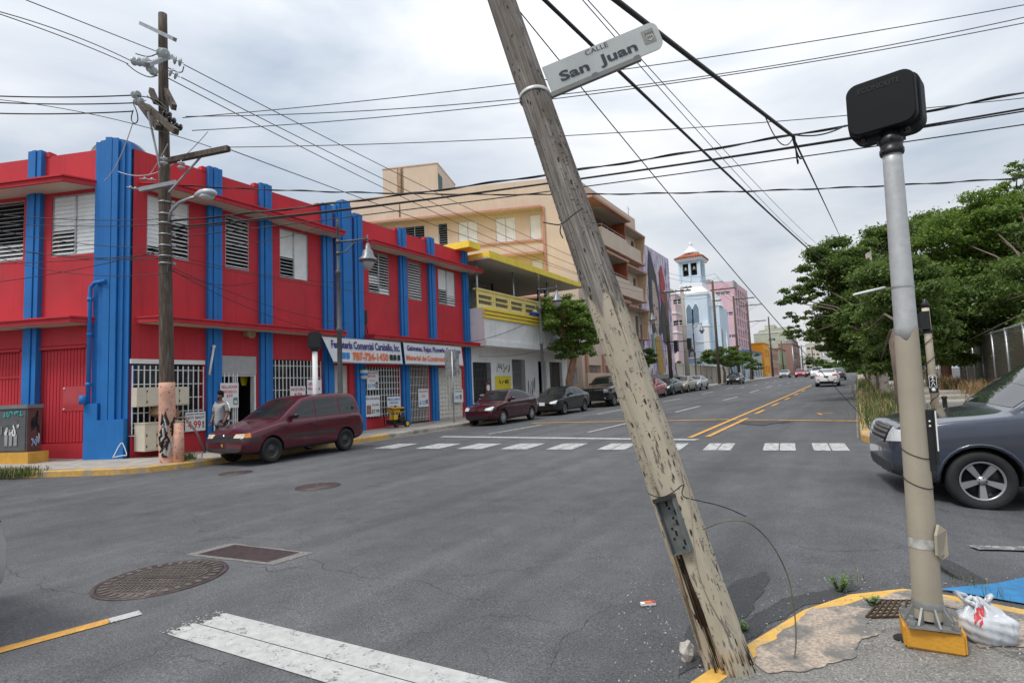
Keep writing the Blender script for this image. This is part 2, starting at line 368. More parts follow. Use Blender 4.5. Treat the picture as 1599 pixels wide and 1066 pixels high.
# pavement in front of the shops: along the cross street, round the corner, up the main street
UL = Vector((-.937, -.349))
kl = [(-33, -.1), (-17.5, 5.67), (-16.8, 6.05), (-15.9, 6.65), (-15.25, 7.12), (-14.9, 7.6), (-14.74, 8.2), (-14.7, 9.2), (-14.7, 60), (-14.7, 165)]
def pickl(p): return 1 if p[1] < 15.5 and p[0] > -21 else 0
o, inn = kerb(kl, .15, .16, [KERBC, KERBY], -1, pickl); kind(o, 'structure')
back = []
for x, y in inn:
    if y > 9.4: back.append((-19.4, y))
    elif x < -16.4: back.append((x - .349*3.6 - .3, y + .937*3.6))
    else:
        t = (x + 16.4) / (-14.86 + 16.4); back.append((-17.95 - 1.45*t, 9.3 + .1*t))
pave(inn, back, .155, CONC)
# the camera's own corner
kn = [(-1.15, -6), (-1.08, 1.0), (-.97, 2.2), (-.83, 2.93), (-.64, 3.48), (-.42, 4.08), (-.17, 4.46), (.14, 4.68), (.40, 4.64), (.75, 4.52), (1.5, 4.35), (2.6, 4.3), (9, 6.6), (30, 14.4)]
def pickn(p): return 1
o, inn = kerb(kn, .125, .12, [KERBC, KERBYN], 1, pickn, .006); kind(o, 'structure')
back = [(3 + max(0, x), min(-2, y - 4)) if y > -2 else (3, y) for x, y in inn]
pave(inn, back, .128, GRAVA)
# the block across the cross street, right-hand side of the main street
kr = [(34, 26.5), (8, 16.6), (1.6, 14.0), (.55, 13.72), (.1, 13.95), (-.05, 14.5), (-.07, 16), (-.07, 60), (-.07, 165)]
def pickr(p): return 1
o, inn = kerb(kr, .16, .16, [KERBC, KERBY], 1, pickr); kind(o, 'structure')
back = []
for x, y in inn:
    if y > 15.6 and x < .6: back.append((5.2, y + 1.6 if y < 20 else y))
    else: back.append((max(5.2, x + .6), max(y + 4, 17.5)))
pave(inn, back, .162, CONC)

def mark(quads, name, m, h=.006):
    mb = MB()
    for q in quads:
        q = [Vector(p) for p in q]
        L_ = max((q[1]-q[0]).length, (q[2]-q[3]).length); n = max(1, int(L_ / 1.5)); vs = []
        for k in range(n+1):
            for a, b in ((q[0], q[1]), (q[3], q[2])):
                p = a + (b - a) * (k / n); vs.append((p.x, p.y, gz(p.x, p.y) + h + .00012 * max(0, p.y)))
        mb.add(vs, [(2*k, 2*k+2, 2*k+3, 2*k+1) for k in range(n)])
    return kind(mb.build(name, m), 'structure')
def line(a, b, wd):
    a = Vector(a[:2]); b = Vector(b[:2]); t = (b - a).normalized(); n = Vector((-t.y, t.x)) * wd / 2
    return [a + n, b + n, b - n, a - n]
def rag(mb_quads): return mb_quads
def gl(p0, p1, wd): return line(ong(*p0), ong(*p1), wd)
cw = [(-.85, -.24), (-1.78, -1.17), (-2.97, -2.40), (-4.02, -3.45), (-5.40, -4.72), (-6.75, -6.05), (-8.1, -7.3), (-9.5, -8.68), (-10.95, -10.1), (-12.55, -11.75)]
half = []
for a, b in cw:
    m_ = (a + b) / 2; sk = .12
    half += [[(a, 12.75), (m_ - .012, 12.75), (m_ - .012 - sk, 14.0), (a - sk, 14.0)], [(m_ + .012, 12.75), (b, 12.75), (b - sk, 14.0), (m_ + .012 - sk, 14.0)]]
mark(half, 'crosswalk_marking', PW)
mark([line((-12.6, 16.1), (-3.55, 14.78), .32)], 'stop_line', PW)
mark([gl((763, 677.6), (845, 663.5), .13), gl((918, 675), (1000, 656), .13)], 'parking_bay_line', PW, .0075)
dash = [((933, 646.6), (972, 639.5)), ((1055, 643.5), (1093, 634)), ((1034, 627.6), (1063, 622.2)), ((1096, 615.6), (1114, 611.8)), ((1132.7, 607.9), (1144, 605.6)),
        ((1130, 624.8), (1152, 619.3)), ((1171, 613), (1185, 608.8)), ((1197, 605), (1205.5, 602.7))]
mark([gl(a, b, .15) for a, b in dash] + [line((-6.9, y), (-6.9, y + 2.6), .16) for y in (63, 72, 81, 90)] + [line((-10, y), (-10, y + 2.6), .16) for y in (60, 69, 78, 87)], 'lane_marking', PW)
mark([gl((830, 660.5), (1130, 655.2), .22), gl((1130, 655.2), (1346, 657.5), .20)], 'amber_crossing_line', PY, .009)
mark([line((-3.85, 15.2), (-3.72, 60), .14), line((-3.45, 15.4), (-3.42, 21.5), .14)] + [line((-3.45, y), (-3.42, y + 2.2), .14) for y in (23.6, 28.5, 34, 39.5, 45)], 'centre_line', PY, .012)
# near bar (two passes of the roller with a seam between them), with ragged ends
rr = random.Random(2)
bar = []
for y0, y1, x0 in ((2.345, 2.548, -4.39), (2.556, 2.765, -4.35)):
    K = 22
    for k in range(K):
        a = y0 + (y1-y0)*k/K; b = y0 + (y1-y0)*(k+1)/K
        e_ = x0 + .04 + rr.uniform(-.02, .02) + .03*math.sin(k*.9); bar.append([(e_, a), (-.98, a), (-.98, b), (e_ + rr.uniform(-.02, .02), b)])
for k in range(70): x = -4.35 - abs(rr.gauss(0, .06)); y = rr.uniform(2.34, 2.77); q_ = rr.uniform(.003, .010); bar.append([(x, y), (x + q_*2, y), (x + q_*1.6, y + q_), (x, y + q_)])
mark(bar, 'stop_bar', PWN)
ymid = [(-5.40, 1.0), (-5.22, 1.72), (-5.06, 2.30)]
mark([line(ymid[0], ymid[1], .125), line(ymid[1], ymid[2], .125)], 'centre_line', PYN)
mark([line((-5.058, 2.303), (-5.005, 2.50), .125)], 'centre_line_end', PWN)
mark([gl((1520, 855), (2000, 866), .13)], 'worn_lane_line', paint('faded_white_road_paint', (.45, .45, .44), (.13, .13, .13), (.42, .52)))
mark([gl((1275, 646), (1300, 645), .12), gl((1283, 647.5), (1278, 645), .1)], 'faded_arrow_marking', PY)
bl = [(ong(1470 + 43*k, 921 - 3.2*min(k, 2) - 8*min(max(k - 2, 0), 1) - k), ong(1470 + 43*k, 922 + 7.5*k)) for k in range(11)]
bq = []
for (a, b), (c, d) in zip(bl, bl[1:]):
    for j in range(4): f, g = j/4, (j+1)/4; bq.append([a + (b-a)*f, c + (d-c)*f, c + (d-c)*g, a + (b-a)*g])
mark(bq, 'blue_ramp_marking', PBLUE, .012)
def blob(pxs, name, m, h, seed=1, onh=0):
    """irregular repair patch, outline through surveyed points"""
    P = [ong(x, y, onh) for x, y in pxs]; P = [Vector((p.x, p.y)) for p in P]; rr = random.Random(seed)
    for _ in range(3):
        Q = []
        for a, b in zip(P, P[1:] + P[:1]):
            m_ = (a + b) / 2; d = (b - a); Q += [a, m_ + Vector((-d.y, d.x)) * rr.uniform(-.13, .13)]
        P = Q
    bmm = bmesh.new(); f = bmm.faces.new([bmm.verts.new((p.x, p.y, gz(p.x, p.y) + h)) for p in P]); bmesh.ops.triangulate(bmm, faces=[f])
    me = bpy.data.meshes.new(name); bmm.to_mesh(me); bmm.free(); me.materials.append(m)
    if me.polygons and me.polygons[0].normal.z < 0: me.flip_normals()
    o = bpy.data.objects.new(name, me); col.objects.link(o); return kind(o, 'structure')
blob([(1076, 975), (1120, 940), (1175, 900), (1197, 890), (1203, 905), (1178, 950), (1160, 972), (1205, 945), (1262, 925), (1330, 903), (1344, 918), (1255, 945), (1165, 1000), (1120, 1035), (1060, 1060)], 'asphalt_patch', ASPHD, .004)
blob([(1150, 660), (1200, 656), (1235, 659), (1190, 665)], 'asphalt_patch', ASPHD, .013, 8)
blob([(1270, 601), (1320, 600), (1325, 603), (1290, 604)], 'asphalt_patch', ASPHD, .02, 9)
def crack(pxs, wd, seed):
    r_ = random.Random(seed); P = [ong(x, y).to_2d() for x, y in pxs]
    for _ in range(4):
        Q = [P[0]]
        for a, b in zip(P, P[1:]): d = b - a; Q += [(a + b)/2 + Vector((-d.y, d.x))*r_.uniform(-.16, .16), b]
        P = Q
    q = []
    for a, b in zip(P, P[1:]):
        if (b - a).length > 1e-4: q.append(line(a, b, wd*r_.uniform(.15, .6)))
    return q
cr_ = []
for sd, (pxs, wd) in enumerate((([(255, 852), (300, 848), (360, 838), (420, 842), (470, 838)], .012), ([(185, 870), (240, 862), (300, 866)], .010), ([(380, 884), (430, 893), (470, 884)], .010), ([(480, 868), (560, 900), (640, 905), (760, 940)], .007), ([(0, 880), (70, 900), (150, 925)], .008), ([(700, 905), (820, 890), (980, 870)], .007), ([(860, 1040), (930, 960), (1000, 915)], .005), ([(1200, 840), (1300, 860), (1420, 850)], .009), ([(640, 990), (760, 960), (870, 975)], .005))): cr_ += crack(pxs, wd, sd)
mark(cr_, 'asphalt_crack', mat('crack_dark', (.022, .022, .023), .95), .003)
DUST = paint('gutter_dust', (.25, .22, .175), (.10, .10, .10), (.46, .62), 1.2)
mark([[(-14.68, 9.5), (-14.68, 60), (-14.35, 60), (-14.3, 9.5)], [(-.13, 15), (-.34, 60), (-.1, 60), (-.1, 15)]], 'gutter_dust', DUST, .0035)
CREAMC = mat('exposed_aggregate_concrete', (.43, .35, .28), .9, var=.4, scale=55, bump=.9, bscale=120, c2=(.19, .18, .165), c2t=(.46, .60), c2scale=5)
blob([(1180, 1012), (1232, 980), (1270, 950), (1312, 946), (1362, 952), (1352, 975), (1373, 990), (1338, 1012), (1330, 1030), (1262, 1048), (1200, 1052)], 'concrete_patch', CREAMC, .133, 3, .128)
blob([(1500, 985), (1620, 955), (1640, 1010), (1530, 1012)], 'concrete_patch', CREAMC, .133, 4, .128)
blob([(1372, 935), (1420, 922), (1475, 932), (1520, 945), (1500, 953), (1430, 940)], 'concrete_patch', CREAMC, .133, 6, .128)
# ================================================================== BUILDINGS
class Face:
    """a vertical plane: a along u, z up, d outwards"""
    def __init__(s, o, u, n): s.o = Vector((o[0], o[1], 0)); s.u = Vector((u[0], u[1], 0)).normalized(); s.n = Vector((n[0], n[1], 0)).normalized()
    def __call__(s, a, z, d=0): return s.o + s.u * a + s.n * d + Vector((0, 0, z))
    def box(s, mb, a0, a1, z0, z1, d0, d1, mi=0):
        return mb.add([s(a0,z0,d0), s(a1,z0,d0), s(a1,z1,d0), s(a0,z1,d0), s(a0,z0,d1), s(a1,z0,d1), s(a1,z1,d1), s(a0,z1,d1)],
                      [(0,3,2,1),(4,5,6,7),(0,1,5,4),(1,2,6,5),(2,3,7,6),(3,0,4,7)], mi)
    def right(s): return Vector((0, 0, 1)).cross(s.n)        # to the right for somebody facing the wall
    def px(s, x, y):
        a, z = onpl(x, y, (s.o.x, s.o.y), (s.u.x, s.u.y)); return a, z
    def wall(s, mb, a0, a1, z0, z1, holes, depth=.25, mi=0, mr=None):
        mr = mi if mr is None else mr
        A = sorted({a0, a1} | {min(max(h[i], a0), a1) for h in holes for i in (0, 1)}); Z = sorted({z0, z1} | {min(max(h[i], z0), z1) for h in holes for i in (2, 3)})
        flip = s.u.cross(Vector((0, 0, 1))).dot(s.n) < 0
        def q(p): mb.add(p[::-1] if flip else p, [(0, 1, 2, 3)], mi)
        for i in range(len(A) - 1):
            for j in range(len(Z) - 1):
                am = (A[i]+A[i+1])/2; zm = (Z[j]+Z[j+1])/2
                if any(h[0] < am < h[1] and h[2] < zm < h[3] for h in holes): continue
                q([s(A[i],Z[j]), s(A[i+1],Z[j]), s(A[i+1],Z[j+1]), s(A[i],Z[j+1])])
        for h in holes:
            x0, x1, y0, y1 = h[:4]; dd = -depth
            for p in ([s(x0,y0), s(x1,y0), s(x1,y0,dd), s(x0,y0,dd)], [s(x0,y1), s(x0,y1,dd), s(x1,y1,dd), s(x1,y1)], [s(x0,y0), s(x0,y0,dd), s(x0,y1,dd), s(x0,y1)], [s(x1,y0), s(x1,y1), s(x1,y1,dd), s(x1,y0,dd)]):
                mb.add(p[::-1] if not flip else p, [(0, 1, 2, 3)], mr)
def louvres(parent, F, a0, a1, z0, z1, panels, name='louvre_window', d=-.03, pitch=.125, m=None, back=-.24):
    """jalousie window: metal blades in a frame; panels = [(share of width from, to, function row share -> tilt in degrees)]"""
    w = a1 - a0; mb = MB()
    F.box(mb, a0, a1, z0, z0 + .03, d - .06, d + .02, 0); F.box(mb, a0, a1, z1 - .03, z1, d - .06, d + .02, 0)
    for p0, p1, ft in panels:
        b0 = a0 + w*p0 + .015; b1 = a0 + w*p1 - .015
        F.box(mb, b0 - .015, b0 + .01, z0 + .03, z1 - .03, d - .05, d + .012, 0); F.box(mb, b1 - .01, b1 + .015, z0 + .03, z1 - .03, d - .05, d + .012, 0)
        n = max(3, round((z1 - z0 - .06) / pitch)); ph = (z1 - z0 - .06) / n
        for k in range(n):
            t = R(ft((k + .5) / n)); zc = z0 + .03 + ph*(k+.5); hw = ph * .56;
            dz = math.sin(t) * hw; dd = math.cos(t) * hw; th = .006
            pts = [F(b0+.01, zc + dz, d - dd - .02), F(b1-.01, zc + dz, d - dd - .02), F(b1-.01, zc - dz, d + dd - .02), F(b0+.01, zc - dz, d + dd - .02)]
            mb.prism(pts, (0, 0, th), 1)
    wn = mb.build(name, [GALV, m or LOUVRE], parent)
    bk = MB(); F.box(bk, a0, a1, z0, z1, back - .02, back, 0); bk.build('dark_room', DARK, wn)
    return wn
CLOSED = lambda t: 84
def grille(parent, F, a0, a1, z0, z1, step, hz, name='window_grille', d=.03, m=None, r=.013, frame=.02):
    mb = MB(); n = max(2, round((a1 - a0) / step))
    for k in range(n + 1):
        a = a0 + (a1 - a0) * k / n; F.box(mb, a - r, a + r, z0, z1, d - r, d + r)
    for z in hz: F.box(mb, a0, a1, z - .012, z + .012, d - r - .016, d - r - .001)
    return mb.build(name, m or WHITEP, parent)

# ---------------------------------------------------------------- the red and blue corner shop
FX = -17.7
FM = Face((FX, 0), (0, 1), (1, 0))                      # a == world Y
L0 = (-18.43, 8.01); FLn = Vector((.349, -.937)); FL = Face(L0, UL, FLn)
shop = thing('corner_shop', 'red two-storey corner building with blue ribbed pilasters and white louvred windows', 'building', (-18.1, 8.3, .1))
Y1 = 25.2; ZT = 9.12
wz0, wz1 = 6.05, 7.86
W = [((229, 303), (295, 303)), ((352, 0), (389, 0)), ((437, 0), (481, 0)), ((575, 0), (607, 0)), ((636, 0), (657, 0)), ((683, 0), (709, 0))]
wins = [(FM.px(a[0], 400)[0], FM.px(b[0], 400)[0]) for a, b in W]
def fmy(px, py=600): return FM.px(px, py)[0]
zg = lambda px, py: FM.px(px, py)[1]
O1 = (fmy(204), fmy(318), zg(260, 675), zg(260, 562))
O2 = (fmy(340), fmy(399), .0, zg(380, 585))
O3 = (fmy(422), fmy(501), zg(460, 655), zg(460, 562))
O4 = (fmy(517), fmy(546), .0, zg(530, 570))
O5 = (fmy(567), fmy(624), zg(595, 651), zg(595, 573))
O6 = (fmy(635), fmy(668), .0, zg(652, 570))
O7 = (fmy(678), fmy(723), .0, zg(700, 574))
mb = MB()
FM.wall(mb, 8.5, Y1, -.6, ZT, [(a, b, wz0, wz1) for a, b in wins] + [O1, O2, O3, O4, O5, O6, O7], .26)
FM.wall(mb, 8.5, Y1, 0, ZT, [], .1) if False else None
# top and inside of the parapet, north end wall
mb.add([FM(8.5, ZT), FM(Y1, ZT), FM(Y1, ZT, -.2), FM(8.5, ZT, -.2)], [(0, 1, 2, 3)])
mb.add([FM(8.5, ZT-.8, -.2), FM(Y1, ZT-.8, -.2), FM(Y1, ZT, -.2), FM(8.5, ZT, -.2)], [(3, 2, 1, 0)])
mb.add([FM(Y1, -.6), FM(Y1, -.6, -14), FM(Y1, ZT, -14), FM(Y1, ZT)], [(0, 1, 2, 3)])
mb.build('street_wall', RED, shop)
mb = MB()
LL = 14.0
lw = [(.12, 1.72), (2.72, 4.4), (6.0, 7.6)]
sh1 = (.45, 2.05, .62, 3.42); sh2 = (2.72, 4.6, .62, 3.42); sh3 = (6.0, 8, .62, 3.42)
FL.wall(mb, 0, LL, -.6, ZT, [(a, b, wz0, wz1) for a, b in lw] + [sh1, sh2, sh3], .2)
mb.add([FL(0, ZT), FL(LL, ZT), FL(LL, ZT, -.2), FL(0, ZT, -.2)], [(3, 2, 1, 0)])
mb.add([FL(0, ZT-.8, -.2), FL(LL, ZT-.8, -.2), FL(LL, ZT, -.2), FL(0, ZT, -.2)], [(0, 1, 2, 3)])
mb.build('side_wall', RED, shop)
rf = MB(); zr = ZT - .7
rf.add([(FX-.2, 8.5, zr), (FX-.2, Y1, zr), (FX-14, Y1, zr), (FL(LL, 0, -.2).x, FL(LL, 0, -.2).y + 10, zr), tuple(FL(LL, zr, -.2)), tuple(FL(0, zr, -.2))], [(0, 1, 2, 3, 4, 5)])
rf.build('roof', CONC, shop)
room = MB(); room.box((FX - 4.2, 8.9, .12), (FX - 4.0, Y1 - .2, 4.6)); room.box((FX - 4, 8.9, 4.35), (FX - .3, Y1 - .2, 4.5)); room.box((FX - 4, 8.9, .10), (FX - .3, Y1 - .2, .2))
for y in (O1[1] + .25, O2[1] + .2, O3[1] + .3, O4[1] + .3, O5[1] + .2, O6[1] + .15): room.box((FX - 4, y, .2), (FX - .3, y + .06, 4.3))
room.build('shop_interior', DARK, shop)
# goods dimly seen through the grilles
stock = MB(); rr = random.Random(6)
for k in range(150):
    o_ = rr.choice((O1, O1, O1, O2, O3, O3, O5, O6)); y = rr.uniform(o_[0] + .1, o_[1] - .25); z = rr.uniform(max(o_[2], .4), o_[3] - .5); s_ = rr.uniform(.08, .3)
    stock.box((FX - 1.4 - rr.random(), y, z), (FX - 1.2, y + s_, z + s_ * rr.uniform(.6, 1.6)), rr.randrange(4))
stock.build('shelved_goods', [mat('goods_grey', (.10, .10, .11), .6), mat('goods_blue', (.03, .06, .12), .6), mat('goods_tan', (.13, .11, .08), .6), mat('goods_pale', (.22, .22, .22), .6)], shop)

def pilaster(F, a0, a1, z0, z1, d, parent=None, name='pilaster', redback=True):
    """three ribs with grooves between, red returns at the sides"""
    mb = MB(); w = (a1 - a0) / 3
    F.box(mb, a0 + .005, a1 - .005, z0, z1 - .02, -.03, d - .035)
    for k in range(3): F.box(mb, a0 + w*k + (.012 if k else 0), a0 + w*(k+1) - (.012 if k < 2 else 0), z0, z1, -.03, d + (.03 if k == 1 else 0))
    return mb.build(name, BLUE, shop)
ztop = 9.28
PIL = [10.69, 12.58, 15.35, 17.0, 19.78, 21.87, 24.72]
for i, a in enumerate(PIL):
    pilaster(FM, a, a + .47, 3.0 if False else .0, ztop, .14)
mb = MB()
for a in PIL:
    FM.box(mb, a - .16, a - .003, ZT - .02, ztop - .03, -.2, .02) ; FM.box(mb, a - .003, a + .473, ZT - .02, ztop - .012, -.2, -.032)
mb.build('pilaster_cap', RED, shop)
# tall stepped pilaster between the two halves of the street front
mb = MB()
for k, (e0, e1, zt, d) in enumerate(((0, .86, 9.36, .16), (.10, .76, 9.46, .24), (.22, .64, 9.60, .32))): FM.box(mb, 15.98 + e0, 15.98 + e1, 3.4, zt, -.05, d)
mb.build('centre_pilaster', BLUE, shop)
for a in (2.0, 5.2, 9.0):
    pilaster(FL, a, a + .47, .0, ztop, .14)
mb = MB()
for a in (2.0, 5.2, 9.0): FL.box(mb, a - .16, a - .003, ZT - .02, ztop - .03, -.2, .02)
mb.build('pilaster_cap', RED, shop)
# chamfered corner pilaster: vertical ribs on a faceted plan
c0 = Vector((-18.50, 7.86)); c1 = Vector((-17.72, 8.43)); tn = (c1 - c0); ln = tn.length; tn.normalize(); nn_ = Vector((tn.y, -tn.x))
FC = Face(c0, tn, nn_)
mb = MB()
for e0, e1, zt, d0, d1 in ((0, .15, 9.30, -.75, .0), (.17, .32, 9.33, -.7, .05), (.34, .52, 9.40, -.7, .12), (.54, .70, 9.38, -.7, .12), (.72, .85, 9.33, -.7, .05), (.87, 1.0, 9.30, -.75, .0)):
    FC.box(mb, ln*e0, ln*e1, -.5, zt, d0, d1)
FC.box(mb, .01, ln - .01, -.5, 9.25, -.8, -.01)
FC.box(mb, -.09, .26, -.5, 1.72, -.5, .17); FC.box(mb, .265, ln, -.5, 1.25, -.5, .185)
mb.build('corner_pilaster', BLUE, shop)
# drain pipe beside the corner
P0 = FC(-.02, 0, .10)
mb = MB(); mb.tube([P0 + Vector((0, 0, 1.72)), P0 + Vector((0, 0, 4.75)), P0 + Vector((.02, 0, 5.0)), P0 + Vector((.10, .06, 5.12)), P0 + Vector((.38, .22, 5.16))], .055, 10)
for z in (2.2, 3.6, 4.6): mb.lathe([(.07, z), (.07, z + .1)], 10, 0, Matrix.Translation(P0))
mb.lathe([(.09, 1.7), (.09, 1.95)], 10, 0, Matrix.Translation(P0 + Vector((-.02, -.12, 0))))
mb.build('drain_pipe', BLUE, shop)

def canopy(F, a0, a1, z, d, cut0=0, cut1=0):
    """thin concrete eyebrow: red edge with a lip, cream underside"""
    t = .13
    mb = MB()
    A = [F(a0, z, 0), F(a1, z, 0), F(a1 - cut1, z, d), F(a0 + cut0, z, d)]
    mb.prism(A if F.u.cross(F.n).z < 0 else A, (0, 0, t), 0)
    lip = [F(a0 - .02, z + t + .002, 0), F(a1 + .02, z + t + .002, 0), F(a1 - cut1 + .03, z + t + .002, d + .05), F(a0 + cut0 - .03, z + t + .002, d + .05)]
    mb.prism(lip, (0, 0, .045), 0)
    c = mb.build('canopy', RED, shop)
    s_ = MB(); B = [F(a0 + .05, z - .012, 0.005), F(a1 - .05, z - .012, 0.005), F(a1 - cut1 - .05, z - .012, d - .05), F(a0 + cut0 + .05, z - .012, d - .05)]
    s_.prism(B, (0, 0, .009)); s_.build('soffit', CREAM, c)
canopy(FM, 8.66, 15.95, 7.98, .72, .55, 0); canopy(FM, 17.48, 25.75, 7.98, .72, 0, 0)
canopy(FM, 8.62, 15.95, 3.98, .70, .30, 0); canopy(FM, 17.48, 25.75, 3.98, .70)
canopy(FL, .02, 13.5, 7.98, .72, .55, 0); canopy(FL, .02, 13.5, 3.98, .62, .30, 0)
# windows upstairs
opn = lambda t: 28
def mixw(th, a=84, b=30): return lambda t: (b if t < th else a)
styles = [[(0, .5, mixw(.12)), (.5, 1, mixw(.62, 80, 34))], [(0, 1, lambda t: 30 if t < .45 else 38)], [(0, .5, mixw(.40, 84, 24)), (.5, 1, CLOSED)],
          [(0, .5, lambda t: 58 if .2 < t < .45 else 30), (.5, 1, lambda t: 34 if t > .15 else 60)], [(0, 1, lambda t: 42)], [(0, .5, mixw(.45, 82, 32)), (.5, 1, mixw(.3, 76, 55))]]
for (a, b), st in zip(wins, styles): louvres(shop, FM, a, b, wz0, wz1, st)
for (a, b), st in zip(lw, ([(.0, .5, CLOSED), (.5, 1, mixw(.42, 82, 44))], [(0, 1, lambda t: 24 + 24 * (t < .3))], [(0, 1, opn)])): louvres(shop, FL, a, b, wz0, wz1, st)
# ground floor openings
bars = lambda z0, z1, n: [z0 + (z1 - z0) * (k + .5) / n for k in range(n)]
g1 = grille(shop, FM, O1[0] + .03, O1[1] - .03, O1[2] + .02, O1[3] - .18, .16, bars(O1[2], O1[3] - .1, 5))
mb = MB(); FM.box(mb, O1[0] - .02, O1[1] + .02, O1[3] - .12, O1[3] + .01, -.05, .05); mb.build('window_header', WHITEP, shop); mb = MB(); FM.box(mb, O1[0], O1[1], O1[2] - .03, O1[2], -.1, .06); mb.build('window_sill', WHITEP, shop)
for o_ in (O1, O3, O5): mb = MB(); FM.box(mb, *o_, -.24, -.23); mb.build('shop_window_pane', mat('shop_pane', (.035, .04, .045), .08, var=.5, scale=1.4, c2=(.12, .13, .14), c2t=(.52, .66), c2scale=1.6), shop)
mb = MB(); FM.box(mb, O2[0], O2[1] - .01, zg(370, 585), zg(370, 556), .0, .06); mb.build('grey_fascia_panel', mat('grey_panel', (.40, .40, .39), .7, var=.08), shop)
dsplit = fmy(367)
grille(shop, FM, fmy(326), dsplit, .25, zg(345, 583), .14, [.45, 1.0, 1.55, 2.1, 2.45], 'door_gate', .12)
mb = MB(); FM.box(mb, dsplit - .03, dsplit + .03, .2, O2[3], -.2, .02); FM.box(mb, O2[1] - .06, O2[1], .2, O2[3], -.2, .02); FM.box(mb, O2[0], O2[1], O2[3] - .05, O2[3], -.2, .01); mb.build('door_frame', WHITEP, shop)
g3 = grille(shop, FM, O3[0] + .03, O3[1] - .03, O3[2] + .02, O3[3] - .02, .155, bars(O3[2], O3[3], 5))
mb = MB(); FM.box(mb, O4[0], O4[1], .2, O4[3], -.2, -.14); FM.box(mb, O4[0] + .02, O4[1] - .02, O4[3] - .7, O4[3] - .6, -.14, -.12); mb.build('cream_door', mat('cream_door_paint', (.66, .62, .54), .6, var=.08), shop)
g5 = grille(shop, FM, O5[0] + .02, O5[1] - .02, O5[2] + .02, O5[3] - .01, .17, bars(O5[2], O5[3], 8))
grille(shop, FM, O6[0], O6[1], .35, O6[3] - .01, .105, bars(.35, O6[3], 7), 'folding_gate', .03, mat('dusty_gate_paint', (.62, .60, .55), .6, var=.2))
mb = MB(); FM.box(mb, O7[0], O7[1], .3, O7[3], -.2, -.08)
for k in range(13): z = .4 + (O7[3] - .45) * k / 12; FM.box(mb, O7[0], O7[1], z - .01, z + .01, -.079, -.04)
for k in range(1, 10): a = O7[0] + (O7[1] - O7[0]) * k / 10; FM.box(mb, a - .008, a + .008, .3, O7[3], -.079, -.055)
FM.box(mb, (O7[0]+O7[1])/2 - .02, (O7[0]+O7[1])/2 + .02, .3, O7[3], -.038, -.02)
mb.build('white_folding_gate', mat('gate_white', (.74, .71, .64), .6, var=.1, streak=.35, streakc=(.4, .34, .26)), shop)
for h in (sh1, sh2, sh3):
    mb = MB(); FL.box(mb, h[0], h[1], h[2], h[3], -.16, -.10); n = int((h[1] - h[0]) / .11)
    for k in range(n): a = h[0] + (h[1]-h[0]) * k / n; FL.box(mb, a + .012, a + (h[1]-h[0])/n - .012, h[2] + .03, h[3] - .12, -.10, -.06)
    FL.box(mb, h[0] - .03, h[1] + .03, h[3] - .10, h[3] - .02, -.1, .03); FL.box(mb, h[0], h[1], 2.55, 2.62, -.099, -.04) if h is sh2 else None
    mb.build('corrugated_shutter', RED, shop)
mb = MB(); a0, z0 = FL.px(152, 640); a1, z1 = FL.px(96, 604); FL.box(mb, a0, a1, z0, z1, -.055, -.049);
pl_ = mb.build('clear_cover_sheet', mat('dusty_red_sheet', (.50, .06, .07), .25, var=.1, scale=3), shop)
mb = MB()
for a in (a0 + .05, a1 - .05):
    for z in (z0 + .06, z1 - .05): mb.sphere(FL(a, z, -.045), .03, 8)
mb.build('fixing', WHITEP, pl_)
mb = MB(); p = onx(390, 520, FX + .12); mb.box((FX, p.y - .15, p.z - .12), (FX + .22, p.y + .15, p.z + .12)); mb.box((FX + .2, p.y - .08, p.z - .17), (FX + .24, p.y + .08, p.z - .05)); mb.build('wall_lamp', mat('rusty_box', (.35, .26, .15), .7, var=.3), shop)
mb = MB(); p = onx(569, 495, FX + .05); FM.box(mb, p.y - .08, p.y + .1, p.z - .25, p.z + .28, .0, .12)
for k in range(6): mb.tube([FM(p.y + .02*k - .05, p.z - .2, .08), FM(p.y + rr.uniform(-.1, .2), p.z - .7, .1), FM(p.y + rr.uniform(.0, .6), p.z - 1.25, .08)], .012, 5)
mb.build('meter_box', WIRE, shop)
mb = MB(); q0 = onx(334, 541, FX + .2); q1 = onx(327, 585, FX + .2); mb.tube([q0, q1], .035, 8); mb.sphere(q0, .06, 8); mb.build('fluorescent_tube', WHITEP, shop)
# graffiti outline on the plinth
mb = MB(); ribbon(mb, [(-.24, -.22), (-.02, .24), (.06, .06), (.14, -.18), (.03, -.16), (-.2, -.2)], .025, FC(.95, .42, .187), FC.u, (0, 0, 1)); mb.build('chalk_graffiti', SIGNW, shop)

# satellite dish on the roof
p = onx(189, 238, -19.3)
dish = thing('satellite_dish', 'pale mesh satellite dish standing on the roof behind the blue corner pilaster', 'satellite dish', (p.x, p.y, zr))
mb = MB(); pr = [(.78 * k / 8, .18 * (k / 8) ** 2) for k in range(9)]
mm = Matrix.Translation((p.x, p.y, 9.16)) @ Euler((R(78), 0, R(62))).to_matrix().to_4x4()
mb.lathe(pr, 28, 0, mm, cap=False); mb.lathe([(.78, .18), (.81, .195), (.78, .21)], 28, 0, mm, cap=False); mb.build('reflector', mat('dish_grey', (.50, .54, .52), .5, var=.08), dish)
mb = MB(); mb.tube([mm @ Vector((0, 0, .0)), (p.x, p.y, zr)], .05, 8); mb.build('mast', GALV, dish)
mb = MB()
for k in range(3): a = 2*PI*k/3; mb.tube([mm @ Vector((.77*math.cos(a), .77*math.sin(a), .18)), mm @ Vector((0, 0, .62))], .014, 6)
mb.sphere(mm @ Vector((0, 0, .63)), .07, 8); mb.build('feed_horn', GALV, dish)

